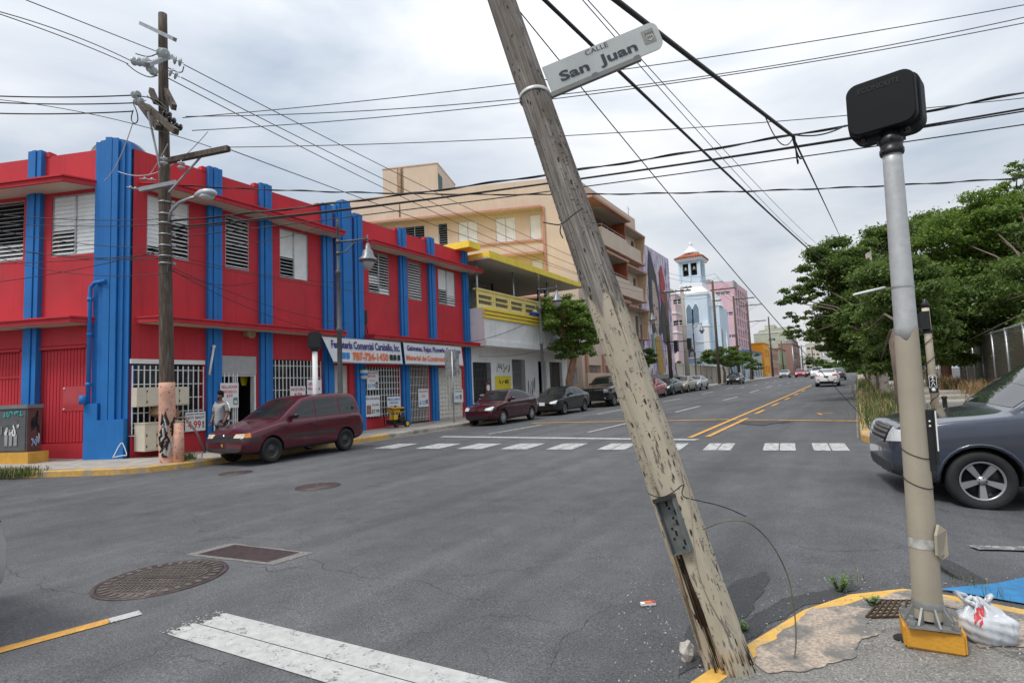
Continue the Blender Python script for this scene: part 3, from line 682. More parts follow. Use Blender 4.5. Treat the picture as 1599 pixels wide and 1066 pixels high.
# ---------------------------------------------------------------- signs on the shop
def board(name, label, F, pxs, lines, group=None, d=.1, m=None, extra=None, cat='sign', tilt=0.):
    """pxs: left, top, right, bottom of the board as surveyed; lines: (text, x share, y share, width share, height share, material index)"""
    x0, y0, x1, y1 = pxs
    ym = (y0 + y1) / 2; a0, _ = F.px(x0, ym); a1, _ = F.px(x1, ym); _, zt = F.px((x0+x1)/2, y0); _, zb = F.px((x0+x1)/2, y1)
    if a0 > a1: a0, a1 = a1, a0
    t = thing(name, label, cat, F((a0+a1)/2, zb, d), group=group); mb = MB(); F.box(mb, a0, a1, zb, zt, d, d + .012); mb.build('board', m or SIGNW, t)
    W_, H_ = a1 - a0, zt - zb; mb = MB(); rg = F.right(); c0_ = F(a0 if rg.dot(F.u) > 0 else a1, zb, d + .012)
    for tx, fx, fy_, fwid, fhei, mi in lines: put_text(mb, tx, c0_ + rg * (W_ * fx) + Vector((0, 0, H_ * fy_)), rg, (0, 0, 1), W_ * fwid, H_ * fhei, mi, .004, bold=.02)
    mb.build('lettering', [BLACKP, REDP, NAVYP, ORANGEP, CYANP, PINKP], t)
    if extra: extra(t, c0_, rg, W_, H_)
    return t
def picture(fx, fy_, fw_, fh, cs, lift=.004):
    def f(t, c0_, rg, W_, H_):
        mb = MB(); nn = rg.cross(Vector((0, 0, 1)))
        for k, (dx, dy, w_, h_) in enumerate(((0, 0, 1, .75), (.1, .75, .8, .12), (.15, .15, .7, .35))):
            o_ = c0_ + rg * (W_*(fx + fw_*dx)) + Vector((0, 0, H_*(fy_ + fh*dy))) + nn * (lift + .002*k)
            mb.add([o_, o_ + rg*(W_*fw_*w_), o_ + rg*(W_*fw_*w_) + Vector((0, 0, H_*fh*h_)), o_ + Vector((0, 0, H_*fh*h_))], [(0, 1, 2, 3)], k)
        mb.build('product_picture', [mat('pic_' + str(i) + str(c), c, .5) for i, c in enumerate(cs)], t)
    return f
PG = 'price signs on the shop front'
GREENB = [(.10, .25, .16), (.5, .5, .5), (.7, .7, .68)]; GREYB = [(.12, .12, .12), (.35, .35, .35), (.5, .3, .25)]
board('price_sign', 'white HOT SHOT $4.99 sign low on the grille beside the utility pole', FM, (286, 643, 317.5, 672.5), [('LIQUIDO DESTAPAR', .5, .88, .94, .09, 0), ('HOT SHOT', .5, .70, .92, .14, 0), ('$', .08, .5, .08, .14, 1), ('4.99', .45, .33, .64, .42, 1)], PG, extra=picture(.84, .15, .1, .42, GREYB))
board('price_sign', 'white SELLADOR CROSSCO sign on the gate behind the walking man', FM, (339, 598, 367.5, 637), [('SELLADOR', .5, .84, .88, .12, 1), ('CROSSCO', .5, .65, .80, .12, 1), ('$59', .5, .48, .34, .12, 1)], PG, .16, extra=picture(.70, .12, .25, .36, GREENB))
board('price_sign', 'white board with big black letters leaning at the gate foot behind the man', FM, (328, 648, 352, 680), [('BLOCK', .55, .62, .84, .27, 0)], PG, .2)
board('price_sign', 'narrow white INODORO sign low on the grille, just above the minivan roof', FM, (450, 603, 474, 622), [('INODORO', .5, .75, .88, .26, 5), ('$79', .5, .3, .5, .3, 1)], PG)
board('price_sign', 'white SPRAY PINTURA sign beside the traffic signal post', FM, (476.5, 593, 499, 621), [('SPRAY', .42, .76, .66, .17, 5), ('PINTURA', .48, .5, .86, .17, 5)], PG)
board('price_sign', 'white MEZCLALISTA $3.99 sign high on the grille next to the white bucket', FM, (570, 579, 588.5, 608.5), [('MEZCLALISTA', .5, .88, .9, .09, 5), ('60 LBS.', .42, .72, .66, .11, 5), ('SACO', .42, .48, .4, .06, 0), ('$3.99', .36, .2, .62, .22, 4)], PG, extra=picture(.7, .08, .22, .42, GREYB))
board('price_sign', 'white PEGA LOSA BLANCA $7.99 sign at the bottom of the grille by the generator', FM, (567.5, 618, 590.5, 650), [('PEGA LOSA BLANCA', .5, .87, .94, .11, 0), ('50 LBS', .68, .56, .45, .10, 0), ('$7.99', .68, .23, .52, .20, 0)], PG, extra=picture(.08, .12, .3, .55, [(.4, .12, .06), (.6, .6, .55), (.25, .2, .2)]))
board('price_sign', 'white MEZCLAMOS PINTURA sign in blue letters above the yellow generator', FM, (602, 619, 622.5, 637), [('MEZCLAMOS', .5, .76, .9, .22, 4), ('PINTURA', .5, .46, .64, .2, 4), ('todos los colores', .5, .18, .7, .1, 5)], PG)
board('price_sign', 'white SELLADOR $125 sign on the dusty folding gate', FM, (650.5, 607, 666, 635), [('SELLADOR', .5, .86, .84, .11, 5), ('5.5G', .5, .60, .36, .13, 5), ('$125', .42, .22, .64, .24, 4)], PG, extra=picture(.76, .15, .18, .3, GREYB))
board('price_sign', 'small white notice with blue print on the white gate at the far end', FM, (706.5, 608, 720.5, 628), [('HORARIO', .5, .85, .8, .1, 0), ('8:00', .3, .4, .36, .26, 4)], PG, extra=picture(.6, .25, .22, .4, GREYB))
b = thing('paint_bucket', 'white bucket with a green lid hung on the grille beside the price sign', 'bucket', onx(568.5, 592, FX + .2))
p = onx(568.5, 591.5, FX + .22); mb = MB(); mb.lathe([(.13, 0), (.17, .34), (.175, .36)], 16, 0, Matrix.Translation(p)); mb.lathe([(.182, .36), (.182, .41), (.0, .415)], 16, 1, Matrix.Translation(p)); mb.lathe([(.158, .13), (.168, .24)], 16, 2, Matrix.Translation(p), cap=False); mb.build('pail', [SIGNW, mat('green_lid', (.05, .28, .14), .5), CYANP], b)

# two banners hung under the canopy
def banner(label, Ys, zs, curl, d, build_text):
    t = thing('banner_sign', label, 'banner', FM((Ys[0]+Ys[1])/2, zs[0], d)); mb = MB(); n = 14; vs = []
    for k in range(n + 1):
        f = k / n; a = Ys[0] + (Ys[1]-Ys[0]) * f; c = curl * max(0, 1 - f * 7)
        for g in range(5):
            q = g / 4; vs.append(FM(a + c * (1 - q), zs[0] + (zs[1]-zs[0]) * q + .006*math.sin(9*f + 2*q), d + .10*(1-q) + .02*math.sin(f*11)))
    mb.add(vs, [(k*5+g, (k+1)*5+g, (k+1)*5+g+1, k*5+g+1) for k in range(n) for g in range(4)], 0, True); mb.build('sheet', mat('banner_vinyl', (.74, .74, .76), .4, var=.04), t)
    mb = MB(); FM.box(mb, Ys[0] - .02, Ys[1] + .02, zs[1], zs[1] + .03, d - .05, d - .02); FM.box(mb, Ys[0] + curl, Ys[1] + .02, zs[0] - .04, zs[0] - .005, d + .05, d + .08); mb.build('frame_rail', GALV, t)
    mb = MB(); build_text(mb, t); mb.build('lettering', [BLACKP, REDP, NAVYP, ORANGEP, CYANP, PINKP], t)
    return t
FB = Face((FX + .62, 0), (0, 1), (1, 0))
bz0, bz1 = FB.px(580, 566.5)[1], FB.px(560, 530)[1]
ba0, ba1 = FB.px(503, 540)[0], FB.px(626, 545)[0]; ba2, ba3 = FB.px(630, 550)[0], FB.px(721, 555)[0]
hb = bz1 - bz0; upb = Vector((-.10, 0, hb)).normalized()
def t1(mb, t):
    c = lambda f, q: FM(ba0 + (ba1-ba0)*f, bz0 + hb*q, .62 + .10*(1-q) + .02)
    put_text(mb, 'Ferretería Comercial Caraballo, Inc.', c(.53, .70), (0, 1, 0), upb, (ba1-ba0)*.88, hb*.40, 2, .012, bold=.035)
    put_text(mb, '787-724-1450', c(.56, .26), (0, 1, 0), upb, (ba1-ba0)*.46, hb*.36, 3, .012, bold=.04)
    rr = random.Random(1)
    for f in (.17, .22, .27, .83, .88, .94):
        q = c(f, .14); w_ = .09
        mb.add([q + Vector((.012, -w_, 0)), q + Vector((.012, w_, 0)), q + Vector((.0, w_, hb*.26)), q + Vector((.0, -w_, hb*.26))], [(0, 1, 2, 3)], 4 if f < .5 else 0)
def t2(mb, t):
    c = lambda f, q: FM(ba2 + (ba3-ba2)*f, bz0 + hb*q, .62 + .10*(1-q) + .02)
    put_text(mb, 'Gabinetes, Rejas, Plomería, Cerraduras', c(.5, .72), (0, 1, 0), upb, (ba3-ba2)*.92, hb*.34, 2, .012, bold=.03)
    put_text(mb, 'Material de Construcción y más', c(.46, .26), (0, 1, 0), upb, (ba3-ba2)*.88, hb*.34, 3, .012, bold=.03)
banner('white vinyl banner with purple shop lettering and an orange phone number, its left edge curling', (ba0, ba1), (bz0, bz1), .45, .62, t1)
banner('white vinyl banner listing building materials in purple and orange, nearer the far end', (ba2, ba3), (bz0, bz1), .0, .62, t2)

# things against the shop wall
cab = thing('kitchen_cabinet', 'long cream wall cabinet hung on the white window grille', 'cabinet', onx(240, 630, FX + .1), group='cream cabinets for sale')
y0, y1 = fmy(203.5), fmy(285); z0, z1 = zg(240, 634), zg(240, 605); mb = MB(); FM.box(mb, y0, y1, z0, z1, .06, .36); mb.build('carcass', mat('cream_cabinet_paint', (.66, .59, .46), .45, var=.05), cab)
for f0, f1 in ((.18, .48), (.50, .78), (.8, .99)):
    mb = MB(); FM.box(mb, y0 + (y1-y0)*f0, y0 + (y1-y0)*f1, z0 + .03, z1 - .02, .362, .38); dr = mb.build('door', MATS['cream_cabinet_paint'], cab)
    mb = MB(); FM.box(mb, y0 + (y1-y0)*f0 - .015, y0 + (y1-y0)*f0 + .012, z0 + .1, z0 + .16, .381, .388); FM.box(mb, y0 + (y1-y0)*f0 - .015, y0 + (y1-y0)*f0 + .012, z1 - .14, z1 - .08, .381, .388); mb.build('hinge', BLACKM, dr)
cab2 = thing('kitchen_cabinet', 'deep cream base cabinet hung low on the grille with a cardboard box on top', 'cabinet', onx(240, 700, FX + .1), group='cream cabinets for sale')
y0, y1 = fmy(209), fmy(268); z0, z1 = zg(240, 701), zg(240, 659.5); mb = MB(); FM.box(mb, y0, y1, z0, z1, .06, .62); FM.box(mb, y0 - .02, y1 + .02, z1, z1 + .025, .05, .66); mb.build('carcass', MATS['cream_cabinet_paint'], cab2)
for f0, f1 in ((.04, .28), (.30, .62), (.64, .98)):
    mb = MB(); FM.box(mb, y0 + (y1-y0)*f0, y0 + (y1-y0)*f1, z0 + .05, z1 - .22, .622, .64); dr = mb.build('door', MATS['cream_cabinet_paint'], cab2)
    mb = MB(); FM.box(mb, y0 + (y1-y0)*f0 - .012, y0 + (y1-y0)*f0 + .012, z0 + .1, z0 + .17, .641, .65); FM.box(mb, y0 + (y1-y0)*f0 - .012, y0 + (y1-y0)*f0 + .012, z1 - .36, z1 - .29, .641, .65); mb.build('hinge', BLACKM, dr)
mb = MB(); FM.box(mb, y0 + (y1-y0)*.3, y1 - .03, z1 - .19, z1 - .05, .622, .64); mb.build('drawer_front', MATS['cream_cabinet_paint'], cab2)
bx = thing('cardboard_box', 'brown cardboard box tilted on top of the cream base cabinet', 'box', FM(y1 - .35, z1 + .03, .35)); mb = MB(); mb.cbox(FM(y1 - .38, z1 + .27, .36), (.5, .55, .34), 0, Euler((R(-28), 0, R(8))).to_matrix()); mb.cbox(FM(y1 - .38, z1 + .27, .36), (.505, .03, .345), 1, Euler((R(-28), 0, R(8))).to_matrix())
mb.build('carton', [mat('cardboard', (.26, .155, .09), .85, var=.12), mat('parcel_tape', (.33, .22, .13), .4)], bx)

# grey utility cabinet on a yellow plinth
uc = thing('utility_cabinet', 'grey street utility cabinet covered in graffiti on a yellow concrete plinth', 'utility cabinet', (-19.5, 6.8, .2))
FU = Face((-18.98, 6.62), UL, FLn); gz_ = .02
mb = MB(); FU.box(mb, -.15, 1.9, gz_, .50, -.44, .12); mb.build('plinth', mat('ochre_plinth_paint', (.62, .33, .05), .7, var=.12, streak=.4, streakc=(.3, .18, .06)), uc)
mb = MB(); FU.box(mb, .02, 1.85, .5, 1.66, -.36, .02); mb.build('housing', mat('grey_cabinet_paint', (.105, .105, .11), .5, var=.12), uc)
mb = MB(); FU.box(mb, -.01, 1.9, 1.66, 1.76, -.39, .06); mb.build('lid', mat('grey_lid_paint', (.19, .19, .19), .5), uc)
for k in range(2):
    mb = MB(); FU.box(mb, .06 + .9*k, .90 + .9*k, .55, 1.6, .022, .04); FU.box(mb, .3 + .9*k, .7 + .9*k, 1.22, 1.36, .041, .05); dr = mb.build('door', MATS['grey_cabinet_paint'], uc)
    mb = MB(); FU.box(mb, .78 + .9*k, .81 + .9*k, 1.0, 1.2, .041, .07); mb.build('handle', GALV, dr)
mb = MB(); mb.add([FU(.018, .51, -.35), FU(.018, 1.65, -.35), FU(.018, 1.65, .015), FU(.018, .51, .015)], [(0, 1, 2, 3)]); mb.build('side_panel', mat('brown_side_paint', (.13, .05, .045), .6, var=.2), uc)
gt = MB(); rr = random.Random(3); rgU = FU.right()
def scrawl(F, a, z, w_, h_, n, mi, wd, d, sd=1):
    r_ = random.Random(sd);
    for k in range(n):
        cx = -w_/2 + w_*(k+.5)/n; pts = [(cx + r_.uniform(-.5, .5)*w_/n*1.1, r_.uniform(-.5, .5)*h_) for _ in range(r_.randint(4, 6))]
        ribbon(gt, pts, wd, F(a, z, d), F.right(), (0, 0, 1), mi)
scrawl(FU, .45, 1.50, .62, .2, 6, 0, .03, .052, 1); scrawl(FU, .45, 1.08, .5, .3, 4, 1, .045, .054, 5)
for k in range(3): FU.box(gt, .3 + .15*k, .4 + .15*k, .68, .98, .052, .056, 2)
scrawl(FU, 1.4, 1.3, .3, .4, 3, 0, .03, .05, 7)
FS = Face((-18.98 + .0, 6.62), -FLn, -UL)
g0 = len(gt.v)
scrawl(FS, .18, 1.25, .22, .8, 4, 3, .035, .005, 9); scrawl(FS, .18, .85, .22, .3, 4, 1, .03, .006, 12); scrawl(FS, .18, .75, .22, .2, 3, 4, .03, .007, 13)
gt.build('graffiti', [mat('teal_spray', (.04, .42, .40), .6), mat('white_spray', (.72, .72, .72), .6), mat('grey_spray', (.3, .3, .3), .6), BLACKP, mat('blue_spray', (.25, .38, .6), .6)], uc)
# ---------------------------------------------------------------- white building with the yellow balcony
WB = thing('balcony_building', 'white two-storey building with yellow breeze-block balcony and flat yellow-edged roof', 'building', (FX, 31, .3))
F2 = Face((FX, 0), (0, 1), (1, 0)); Ya, Yb = 25.26, 37.2
mb = MB(); F2.wall(mb, Ya, Yb, -.3, 4.05, [(25.5, 27.3, 1.0, 3.2), (29.6, 31.2, .1, 3.45), (32.9, 34.0, .1, 3.4), (34.5, 36.4, .1, 3.4)], .3)
mb.build('ground_floor_wall', WHITEW, WB)
mb = MB(); F2.box(mb, Ya, Yb, .1, 3.9, -.9, -.8); mb.build('dark_room', DARK, WB)
grille(WB, F2, 25.5, 27.3, 1.0, 3.2, .13, [1.3, 1.8, 2.3, 2.8], 'window_grille', -.05, mat('dark_grille_paint', (.12, .12, .12), .5))
grille(WB, F2, 29.6, 31.2, .1, 3.4, .12, [.9, 1.8, 2.7], 'door_gate', -.05, mat('grey_gate_paint', (.32, .32, .32), .5))
mb = MB(); F2.box(mb, 34.5, 35.3, .1, 3.4, -.28, -.2); mb.build('dark_door', mat('dark_brown_door', (.05, .035, .03), .6), WB)
mb = MB(); F2.box(mb, 35.35, 36.4, .1, 3.4, -.28, -.2); mb.build('brick_infill', mat('dark_brick', (.07, .05, .045), .85, var=.4, scale=12), WB)
# slab, white fascia with three yellow mouldings, balcony of pierced blocks
mb = MB(); F2.box(mb, Ya, Yb + .3, 4.0, 4.3, -3, 1.1); mb.build('slab', WHITEW, WB)
mb = MB(); F2.box(mb, Ya, Yb + .25, 4.3, 6.9 - .85, -.2, 1.0)
for k in range(16): a = Ya + (Yb - Ya) * k / 16; F2.box(mb, a - .012, a + .012, 4.32, 5.45, 1.0, 1.012)
mb.build('fascia', WHITEW, WB)
mb = MB()
for k in range(3): F2.box(mb, Ya - .02, Yb + .35, 5.48 + .2*k, 5.60 + .2*k, .9, 1.12 + .03*k)
mb.build('moulding', YELLOW, WB)
FB2 = Face((FX + .55, 0), (0, 1), (1, 0))
mb = MB(); holes = []
n = 7; bw = (Yb - Ya) / n
for k in range(n):
    for r_ in range(2): holes.append((Ya + bw*k + .22, Ya + bw*(k+1) - .16, 6.32 + .30*r_, 6.52 + .30*r_))
F2b = FB2; F2b.wall(mb, Ya, Yb, 6.05, 7.05, holes, .15)
for k in range(n + 1): a = min(Ya + bw*k, Yb - .08); F2b.box(mb, a, a + .08, 6.05, 7.08, 0, .05)
F2b.box(mb, Ya, Yb, 7.05, 7.14, -.2, .08); F2b.box(mb, Ya, Yb, 6.55, 6.59, 0, .03)
mb.build('balcony_wall', PALEY, WB)
mb = MB()
for h in holes:
    k = 9
    for j in range(k): a = h[0] + (h[1]-h[0])*(j+.5)/k; F2b.box(mb, a - .02, a + .02, h[2], h[3], -.14, -.04)
    F2b.box(mb, h[0], h[1], h[2], h[3], -.17, -.16, 1)
mb.build('breeze_block_grid', [mat('block_grey', (.32, .28, .2), .8), DARK], WB)
zc = 8.62
mb = MB(); F2.box(mb, Ya + .05, Yb + .4, zc + .02, zc + .10, -9, 1.35); mb.build('roof_soffit', mat('grey_soffit', (.52, .50, .47), .8, var=.12), WB)
mb = MB()
mb.prism([F2(Ya + .05, zc + .01, 1.36), F2(Yb - .4, zc + .01, 1.36), F2(Yb + .55, zc + .18, 1.36), F2(Yb + .5, zc + .3, 1.36), F2(Ya + .05, zc + .42, 1.36)], (.08, 0, 0))
F2.box(mb, Ya - 1.0, Ya + .04, zc + .5, zc + .85, -9, .9); F2.box(mb, Ya + .05, Yb + .45, zc + .11, zc + .36, -9, 1.35)
mb.build('roof_edge', YELLOW, WB)
for a, d in ((Ya + .25, .45), (Ya + 4.2, .4), (Ya + 8.6, .4), (Ya + 6.4, -2.5), (Ya + 10.9, -1.5), (Ya + 11.4, -1.2), (Ya + 9.2, -4.5)):
    mb = MB(); mb.tube([F2(a, 6.1, d), F2(a, zc + .03, d)], .07, 8); mb.build('roof_post', GALV if d > 0 else BLACKM, WB)
mb = MB(); F2.box(mb, Ya, Yb - 5.2, 6.05, zc, -3.2, -3.0); mb.build('upper_wall', mat('dirty_teal_wall', (.30, .34, .33), .85, var=.3, scale=1.2, c2=(.50, .48, .42), c2t=(.45, .6), c2scale=1.5), WB)
mb = MB(); F2.box(mb, Ya + .3, Ya + 1.6, 6.05, 8.3, -2.99, -2.97); mb.build('upper_doorway', DARK, WB)
mb = MB(); F2.box(mb, Ya, Yb, -.3, zc - .1, -9.2, -9); F2.box(mb, Yb - .2, Yb, -.3, 4.0, -9, -.31); F2.box(mb, Ya, Ya + .2, -.3, zc, -9, -3.3); mb.build('back_wall', WHITEW, WB)
# painted yellow panel with scribbles
mb = MB(); F2.box(mb, 27.65, 29.4, .6, 2.45, .0, .012, 0)
gt = mb
def scr(a, z, w_, h_, n, mi, wd, d, sd):
    r_ = random.Random(sd)
    for k in range(n):
        cx = -w_/2 + w_*(k+.5)/n; ribbon(mb, [(cx + r_.uniform(-.5, .5)*w_/n*1.2, r_.uniform(-.5, .5)*h_) for _ in range(r_.randint(4, 6))], wd, F2(a, z, d), F2.right(), (0, 0, 1), mi)
scr(28.5, 2.9, 1.6, .6, 6, 1, .05, .006, 3); scr(28.6, 2.1, 1.0, .3, 4, 1, .05, .02, 4); scr(28.9, 1.1, .8, .5, 4, 1, .06, .02, 5); scr(27.9, 1.5, .4, .4, 2, 2, .03, .02, 6); scr(31.9, 1.9, .9, 1.5, 5, 1, .05, .006, 8)
mb.build('graffiti_panel', [mat('bright_yellow_paint', (.80, .62, .03), .6, var=.05), BLACKP, mat('ochre_spray', (.55, .4, .02), .6)], WB)
mb = MB(); F2.box(mb, 26.6, 27.1, 1.35, 2.1, .02, .05, 0); mb.lathe([(.17, 0), (.17, .01)], 16, 1, Matrix.Translation(F2(26.85, 1.8, .055)) @ Euler((0, R(90), 0)).to_matrix().to_4x4()); mb.build('brown_plaque', [mat('brown_plaque_paint', (.16, .05, .03), .6), SIGNW], WB)
ac = thing('vending_box', 'white and black box standing on the pavement beside the blue end pilaster', 'box', (FX + .5, 26.1, .3)); mb = MB(); mb.box((FX + .1, 25.9, .2), (FX + .75, 26.9, 1.45), 0); mb.box((FX + .12, 25.86, .3), (FX + .72, 25.895, 1.35), 1); mb.build('casing', [WHITEP, BLACKM], ac)
mb = MB(); p = onx(846, 497, FX + 1.2); tb = thing('blue_tarpaulin', 'blue and white bundle of cloth piled on the yellow balcony by the tree', 'tarpaulin', p)
for k, (dy, dz, s_) in enumerate(((0, .15, .42), (.5, .1, .4), (.3, .45, .32), (.9, .15, .35))): mb.sphere(p + Vector((-.5, dy - .1, dz)), s_, 8, 0 if k < 2 else 1, (.8, 1.1, .7))
mb.build('cloth', [mat('blue_cloth', (.02, .07, .26), .8), SIGNW], tb)

# ---------------------------------------------------------------- beige apartment block
AX = FX; AC = (AX, 39.9)
AP = thing('apartment_block', 'beige five-storey apartment block with orange trim, louvred windows and balconies', 'building', (AX - 4, 44, .3))
FS_ = Face(AC, UL, FLn); FE = Face((AX, 0), (0, 1), (1, 0)); AT = 17.9
bandz = [(13.15, 15.55), (9.65, 11.95), (6.2, 8.5), (2.6, 5.0)]
sx_ = [((599, 660), 0), ((682, 696), 0), ((713, 743), 1), ((772, 803), 1), ((826, 843), 1)]
aw = []
for (a, b), t in sx_: p0 = FS_.px(a, 340)[0]; p1 = FS_.px(b, 340)[0]; aw.append((min(p0, p1), max(p0, p1), t))
aw += [(aw[0][1] + 2, aw[0][1] + 5, 0), (aw[0][1] + 8, aw[0][1] + 10, 1)]
rec0 = FS_.px(846, 340)[0]; rec1 = aw[-1][1] + 3
mb = MB(); LA = rec1 + 2
# recessed window bands between projecting orange slabs
FS_.wall(mb, 0, LA, -.3, AT, [(rec0, rec1, z0, z1) for z0, z1 in bandz], .35)
hol = [(a, b, z0 + .12, z1 - .32) for z0, z1 in bandz for a, b, t in aw]
FR = Face(FS_(0, 0, -.35).to_2d(), UL, FLn)
FR.wall(mb, rec0, rec1, 2.6, 15.55, hol, .15)
mb.add([FS_(0, AT), FS_(LA, AT), FS_(LA, AT, -.25), FS_(0, AT, -.25)], [(3, 2, 1, 0)])
mb.build('side_wall', APT, AP)
mb = MB()
for z0, z1 in bandz:
    FS_.box(mb, rec0 - .02, rec1, z1, z1 + .17, -.1, .45); FS_.box(mb, rec0 - .02, rec1, z0 - .14, z0 + .02, -.3, .10)
FS_.box(mb, rec0 - .22, rec0 - .025, 2.6, 15.7, -.1, .12)
mb.build('trim', ORANGE, AP)
mb = MB()
for z0, z1 in bandz: FS_.box(mb, rec0, rec1, z1 - .01, z1 - .004, -.3, .42)
mb.build('soffit', mat('pale_soffit', (.46, .43, .38), .8), AP)
GREYL = mat('grey_louvre', (.28, .31, .31), .5, var=.1)
for z0, z1 in bandz[:3]:
    for a, b, t in aw:
        if t: louvres(AP, FR, a, b, z0 + .12, z1 - .32, [(0, .5, CLOSED), (.5, 1, CLOSED)] if b - a > 1.5 else [(0, 1, CLOSED)], d=-.04, pitch=.17)
        else: louvres(AP, FR, a, b, z0 + .12, z1 - .32, [(k/4, (k+1)/4, lambda t: 30) for k in range(4)] if b - a > 2 else [(0, 1, lambda t: 30)], d=-.04, pitch=.19, m=GREYL)
# stair tower on the roof
a0 = FS_.px(682, 290)[0]; a1 = FS_.px(596, 300)[0]
mb = MB(); FS_.box(mb, a0, a1, AT - .3, 20.25, -5.5, -.3); FS_.box(mb, a0 - .05, a1 + .05, 20.25, 20.33, -5.55, -.25); mb.build('stair_tower', APT, AP)
FT = Face(FS_(a0, 0, -.3).to_2d(), -FLn, -UL)
mb = MB(); FT.box(mb, .15, 1.2, 18.2, 19.5, -.02, .02); mb.build('tower_opening', mat('teal_shade', (.03, .09, .10), .6), AP)
mb = MB(); mb.tube([FS_(a0 + 3.2, 20.2, -.2), FS_(a0 + 3.2, 16, -.08)], .12, 8); FS_.box(mb, a0 + 2.95, a0 + 3.45, 16, 20.2, -.29, -.25); mb.build('down_pipe', mat('stained_pipe', (.34, .22, .14), .8, var=.3), AP)
# street front with balconies
YE = 54.4
yb = lambda px, py=440, X=AX: onx(px, py, X).y
fl = [13.35, 9.75, 6.1]
b0, b1, b2 = 43.0, 48.3, 51.6
hol = []
for z in fl[:2]: hol.append((b0, b1 + .2, z - .1, z + 2.6))
wn_ = [(49.4, 50.6), (52.8, 53.7)]
for z in fl: hol += [(a, b, z + (.6 if i == 0 else .1), z + 2.1) for i, (a, b) in enumerate(wn_)]
hol += [(45.0, 46.4, 6.6, 8.3), (40.8, 43.6, .2, 3.3), (44.3, 47.5, .2, 3.3), (48.5, 52, .2, 3.3)]
mb = MB(); FE.wall(mb, 39.9, YE, -.3, AT, hol, .35)
mb.add([FE(YE, -.3), FE(YE, -.3, -11), FE(YE, AT, -11), FE(YE, AT)], [(0, 1, 2, 3)])
mb.add([FE(39.9, AT), FE(YE, AT), FE(YE, AT, -.25), FE(39.9, AT, -.25)], [(0, 1, 2, 3)])
mb.build('street_wall', APT, AP)
mb = MB(); mb.add([FS_(0, AT - .35), FS_(LA, AT - .35), FE(YE, AT - .35, -11), FE(YE, AT - .35, 0)], [(0, 1, 2, 3)]); mb.build('roof', CONC, AP)
for z in fl[:2]:
    mb = MB()
    FE.box(mb, b0, b1 + .2, z - .1, z + 2.6, -2.2, -2.1); FE.box(mb, b1 + .18, b1 + .3, z - .1, z + 2.6, -2.1, -.36); FE.box(mb, b0 - .1, b0, z - .1, z + 2.6, -2.1, -.36); FE.box(mb, b1, b1 + .2, z, z + 2.6, -.2, 1.0)
    mb.build('loggia_wall', mat('terracotta_paint', (.33, .085, .03), .75, var=.12), AP)
    mb = MB(); FE.box(mb, b0 - .5, b1, z - .45, z + .95, 1.0, 1.15); FE.box(mb, b0 - .5, b0 - .38, z - .45, z + .95, 0, 1.0); FE.box(mb, b0 - .5, b2 + .6, z - .48, z - .3, 0, 1.149); FE.box(mb, b1 + .003, b2 + .6, z - .45, z + .75, .75, 1.10); FE.box(mb, b2 + .45, b2 + .6, z - .45, z + .75, 0, .75)
    bal = mb.build('balcony', APT, AP)
    mb = MB(); mb.tube([FE(b0 - .4, z + 1.2, 1.08), FE(b1, z + 1.2, 1.08)], .03, 6); mb.tube([FE(b0 - .4, z + 1.2, 1.08), FE(b0 - .4, z + 1.2, .1)], .03, 6)
    for k in range(5): a = b0 - .4 + (b1 - b0 + .3)*k/4; mb.tube([FE(a, z + .95, 1.08), FE(a, z + 1.2, 1.08)], .02, 6)
    mb.build('railing', mat('pale_red_rail', (.45, .28, .24), .5), bal)
for i, z in enumerate(fl):
    mb = MB(); zt = z + 2.62
    FE.box(mb, b0 - 3.0 if i == 0 else b0 - .5, b1 + .3, zt, zt + .2, 0, 1.5 if i == 0 else 1.15) if i < 2 else FE.box(mb, b0 - .5, b1 + .3, zt, zt + .2, 0, 1.15)
    FE.box(mb, b1 + .305, YE - .05, zt - .15, zt + .02, 0, .95); FE.box(mb, YE - 3.0, YE - .1, z - .3, z - .1, 0, .8)
    mb.build('eyebrow', ORANGE, AP)
    mb = MB(); FE.box(mb, b0 - .5, b1 + .3, zt - .012, zt - .004, 0, 1.1); FE.box(mb, b1 + .31, YE - .1, zt - .162, zt - .154, 0, .92); mb.build('soffit', MATS['pale_soffit'], AP)
    mb = MB(); mb.prism([FE(YE - .25, z - .1, 0), FE(YE - .25, z - .1, .6), FE(YE - .25, zt - .15, .92), FE(YE - .25, zt - .15, 0)], (0, .2, 0)); mb.build('fin_wall', mat('tan_fin', (.62, .44, .27), .8), AP)
    for j, (a, b) in enumerate(wn_): louvres(AP, FE, a, b, z + (.6 if j == 0 else .1), z + 2.1, [(0, 1, lambda t: 50)], d=-.1, pitch=.19, m=GREYL)
louvres(AP, FE, 45.0, 46.4, 6.6, 8.3, [(0, 1, lambda t: 35)], d=-.1, pitch=.19)
mb = MB(); FE.box(mb, 40.4, 53, .1, 3.6, -.9, -.8); mb.build('dark_room', DARK, AP)
for a, b in ((40.8, 43.6), (44.3, 47.5), (48.5, 52)): grille(AP, FE, a, b, .2, 3.3, .16, [1.3, 2.6], 'garage_gate', -.1, mat('pale_pink_gate', (.62, .50, .45), .6))
mb = MB()
for a in (40.6, 44.0, 47.8, 52.2): FE.box(mb, a - .15, a + .2, -.2, 4.2, 0, .15)
mb.build('orange_pier', ORANGE, AP)
mb = MB(); FE.box(mb, 37.6, 42.0, -.2, 2.6, 1.25, 1.4); mb.build('low_garden_wall', mat('peach_wall', (.66, .47, .33), .8, var=.06), AP)
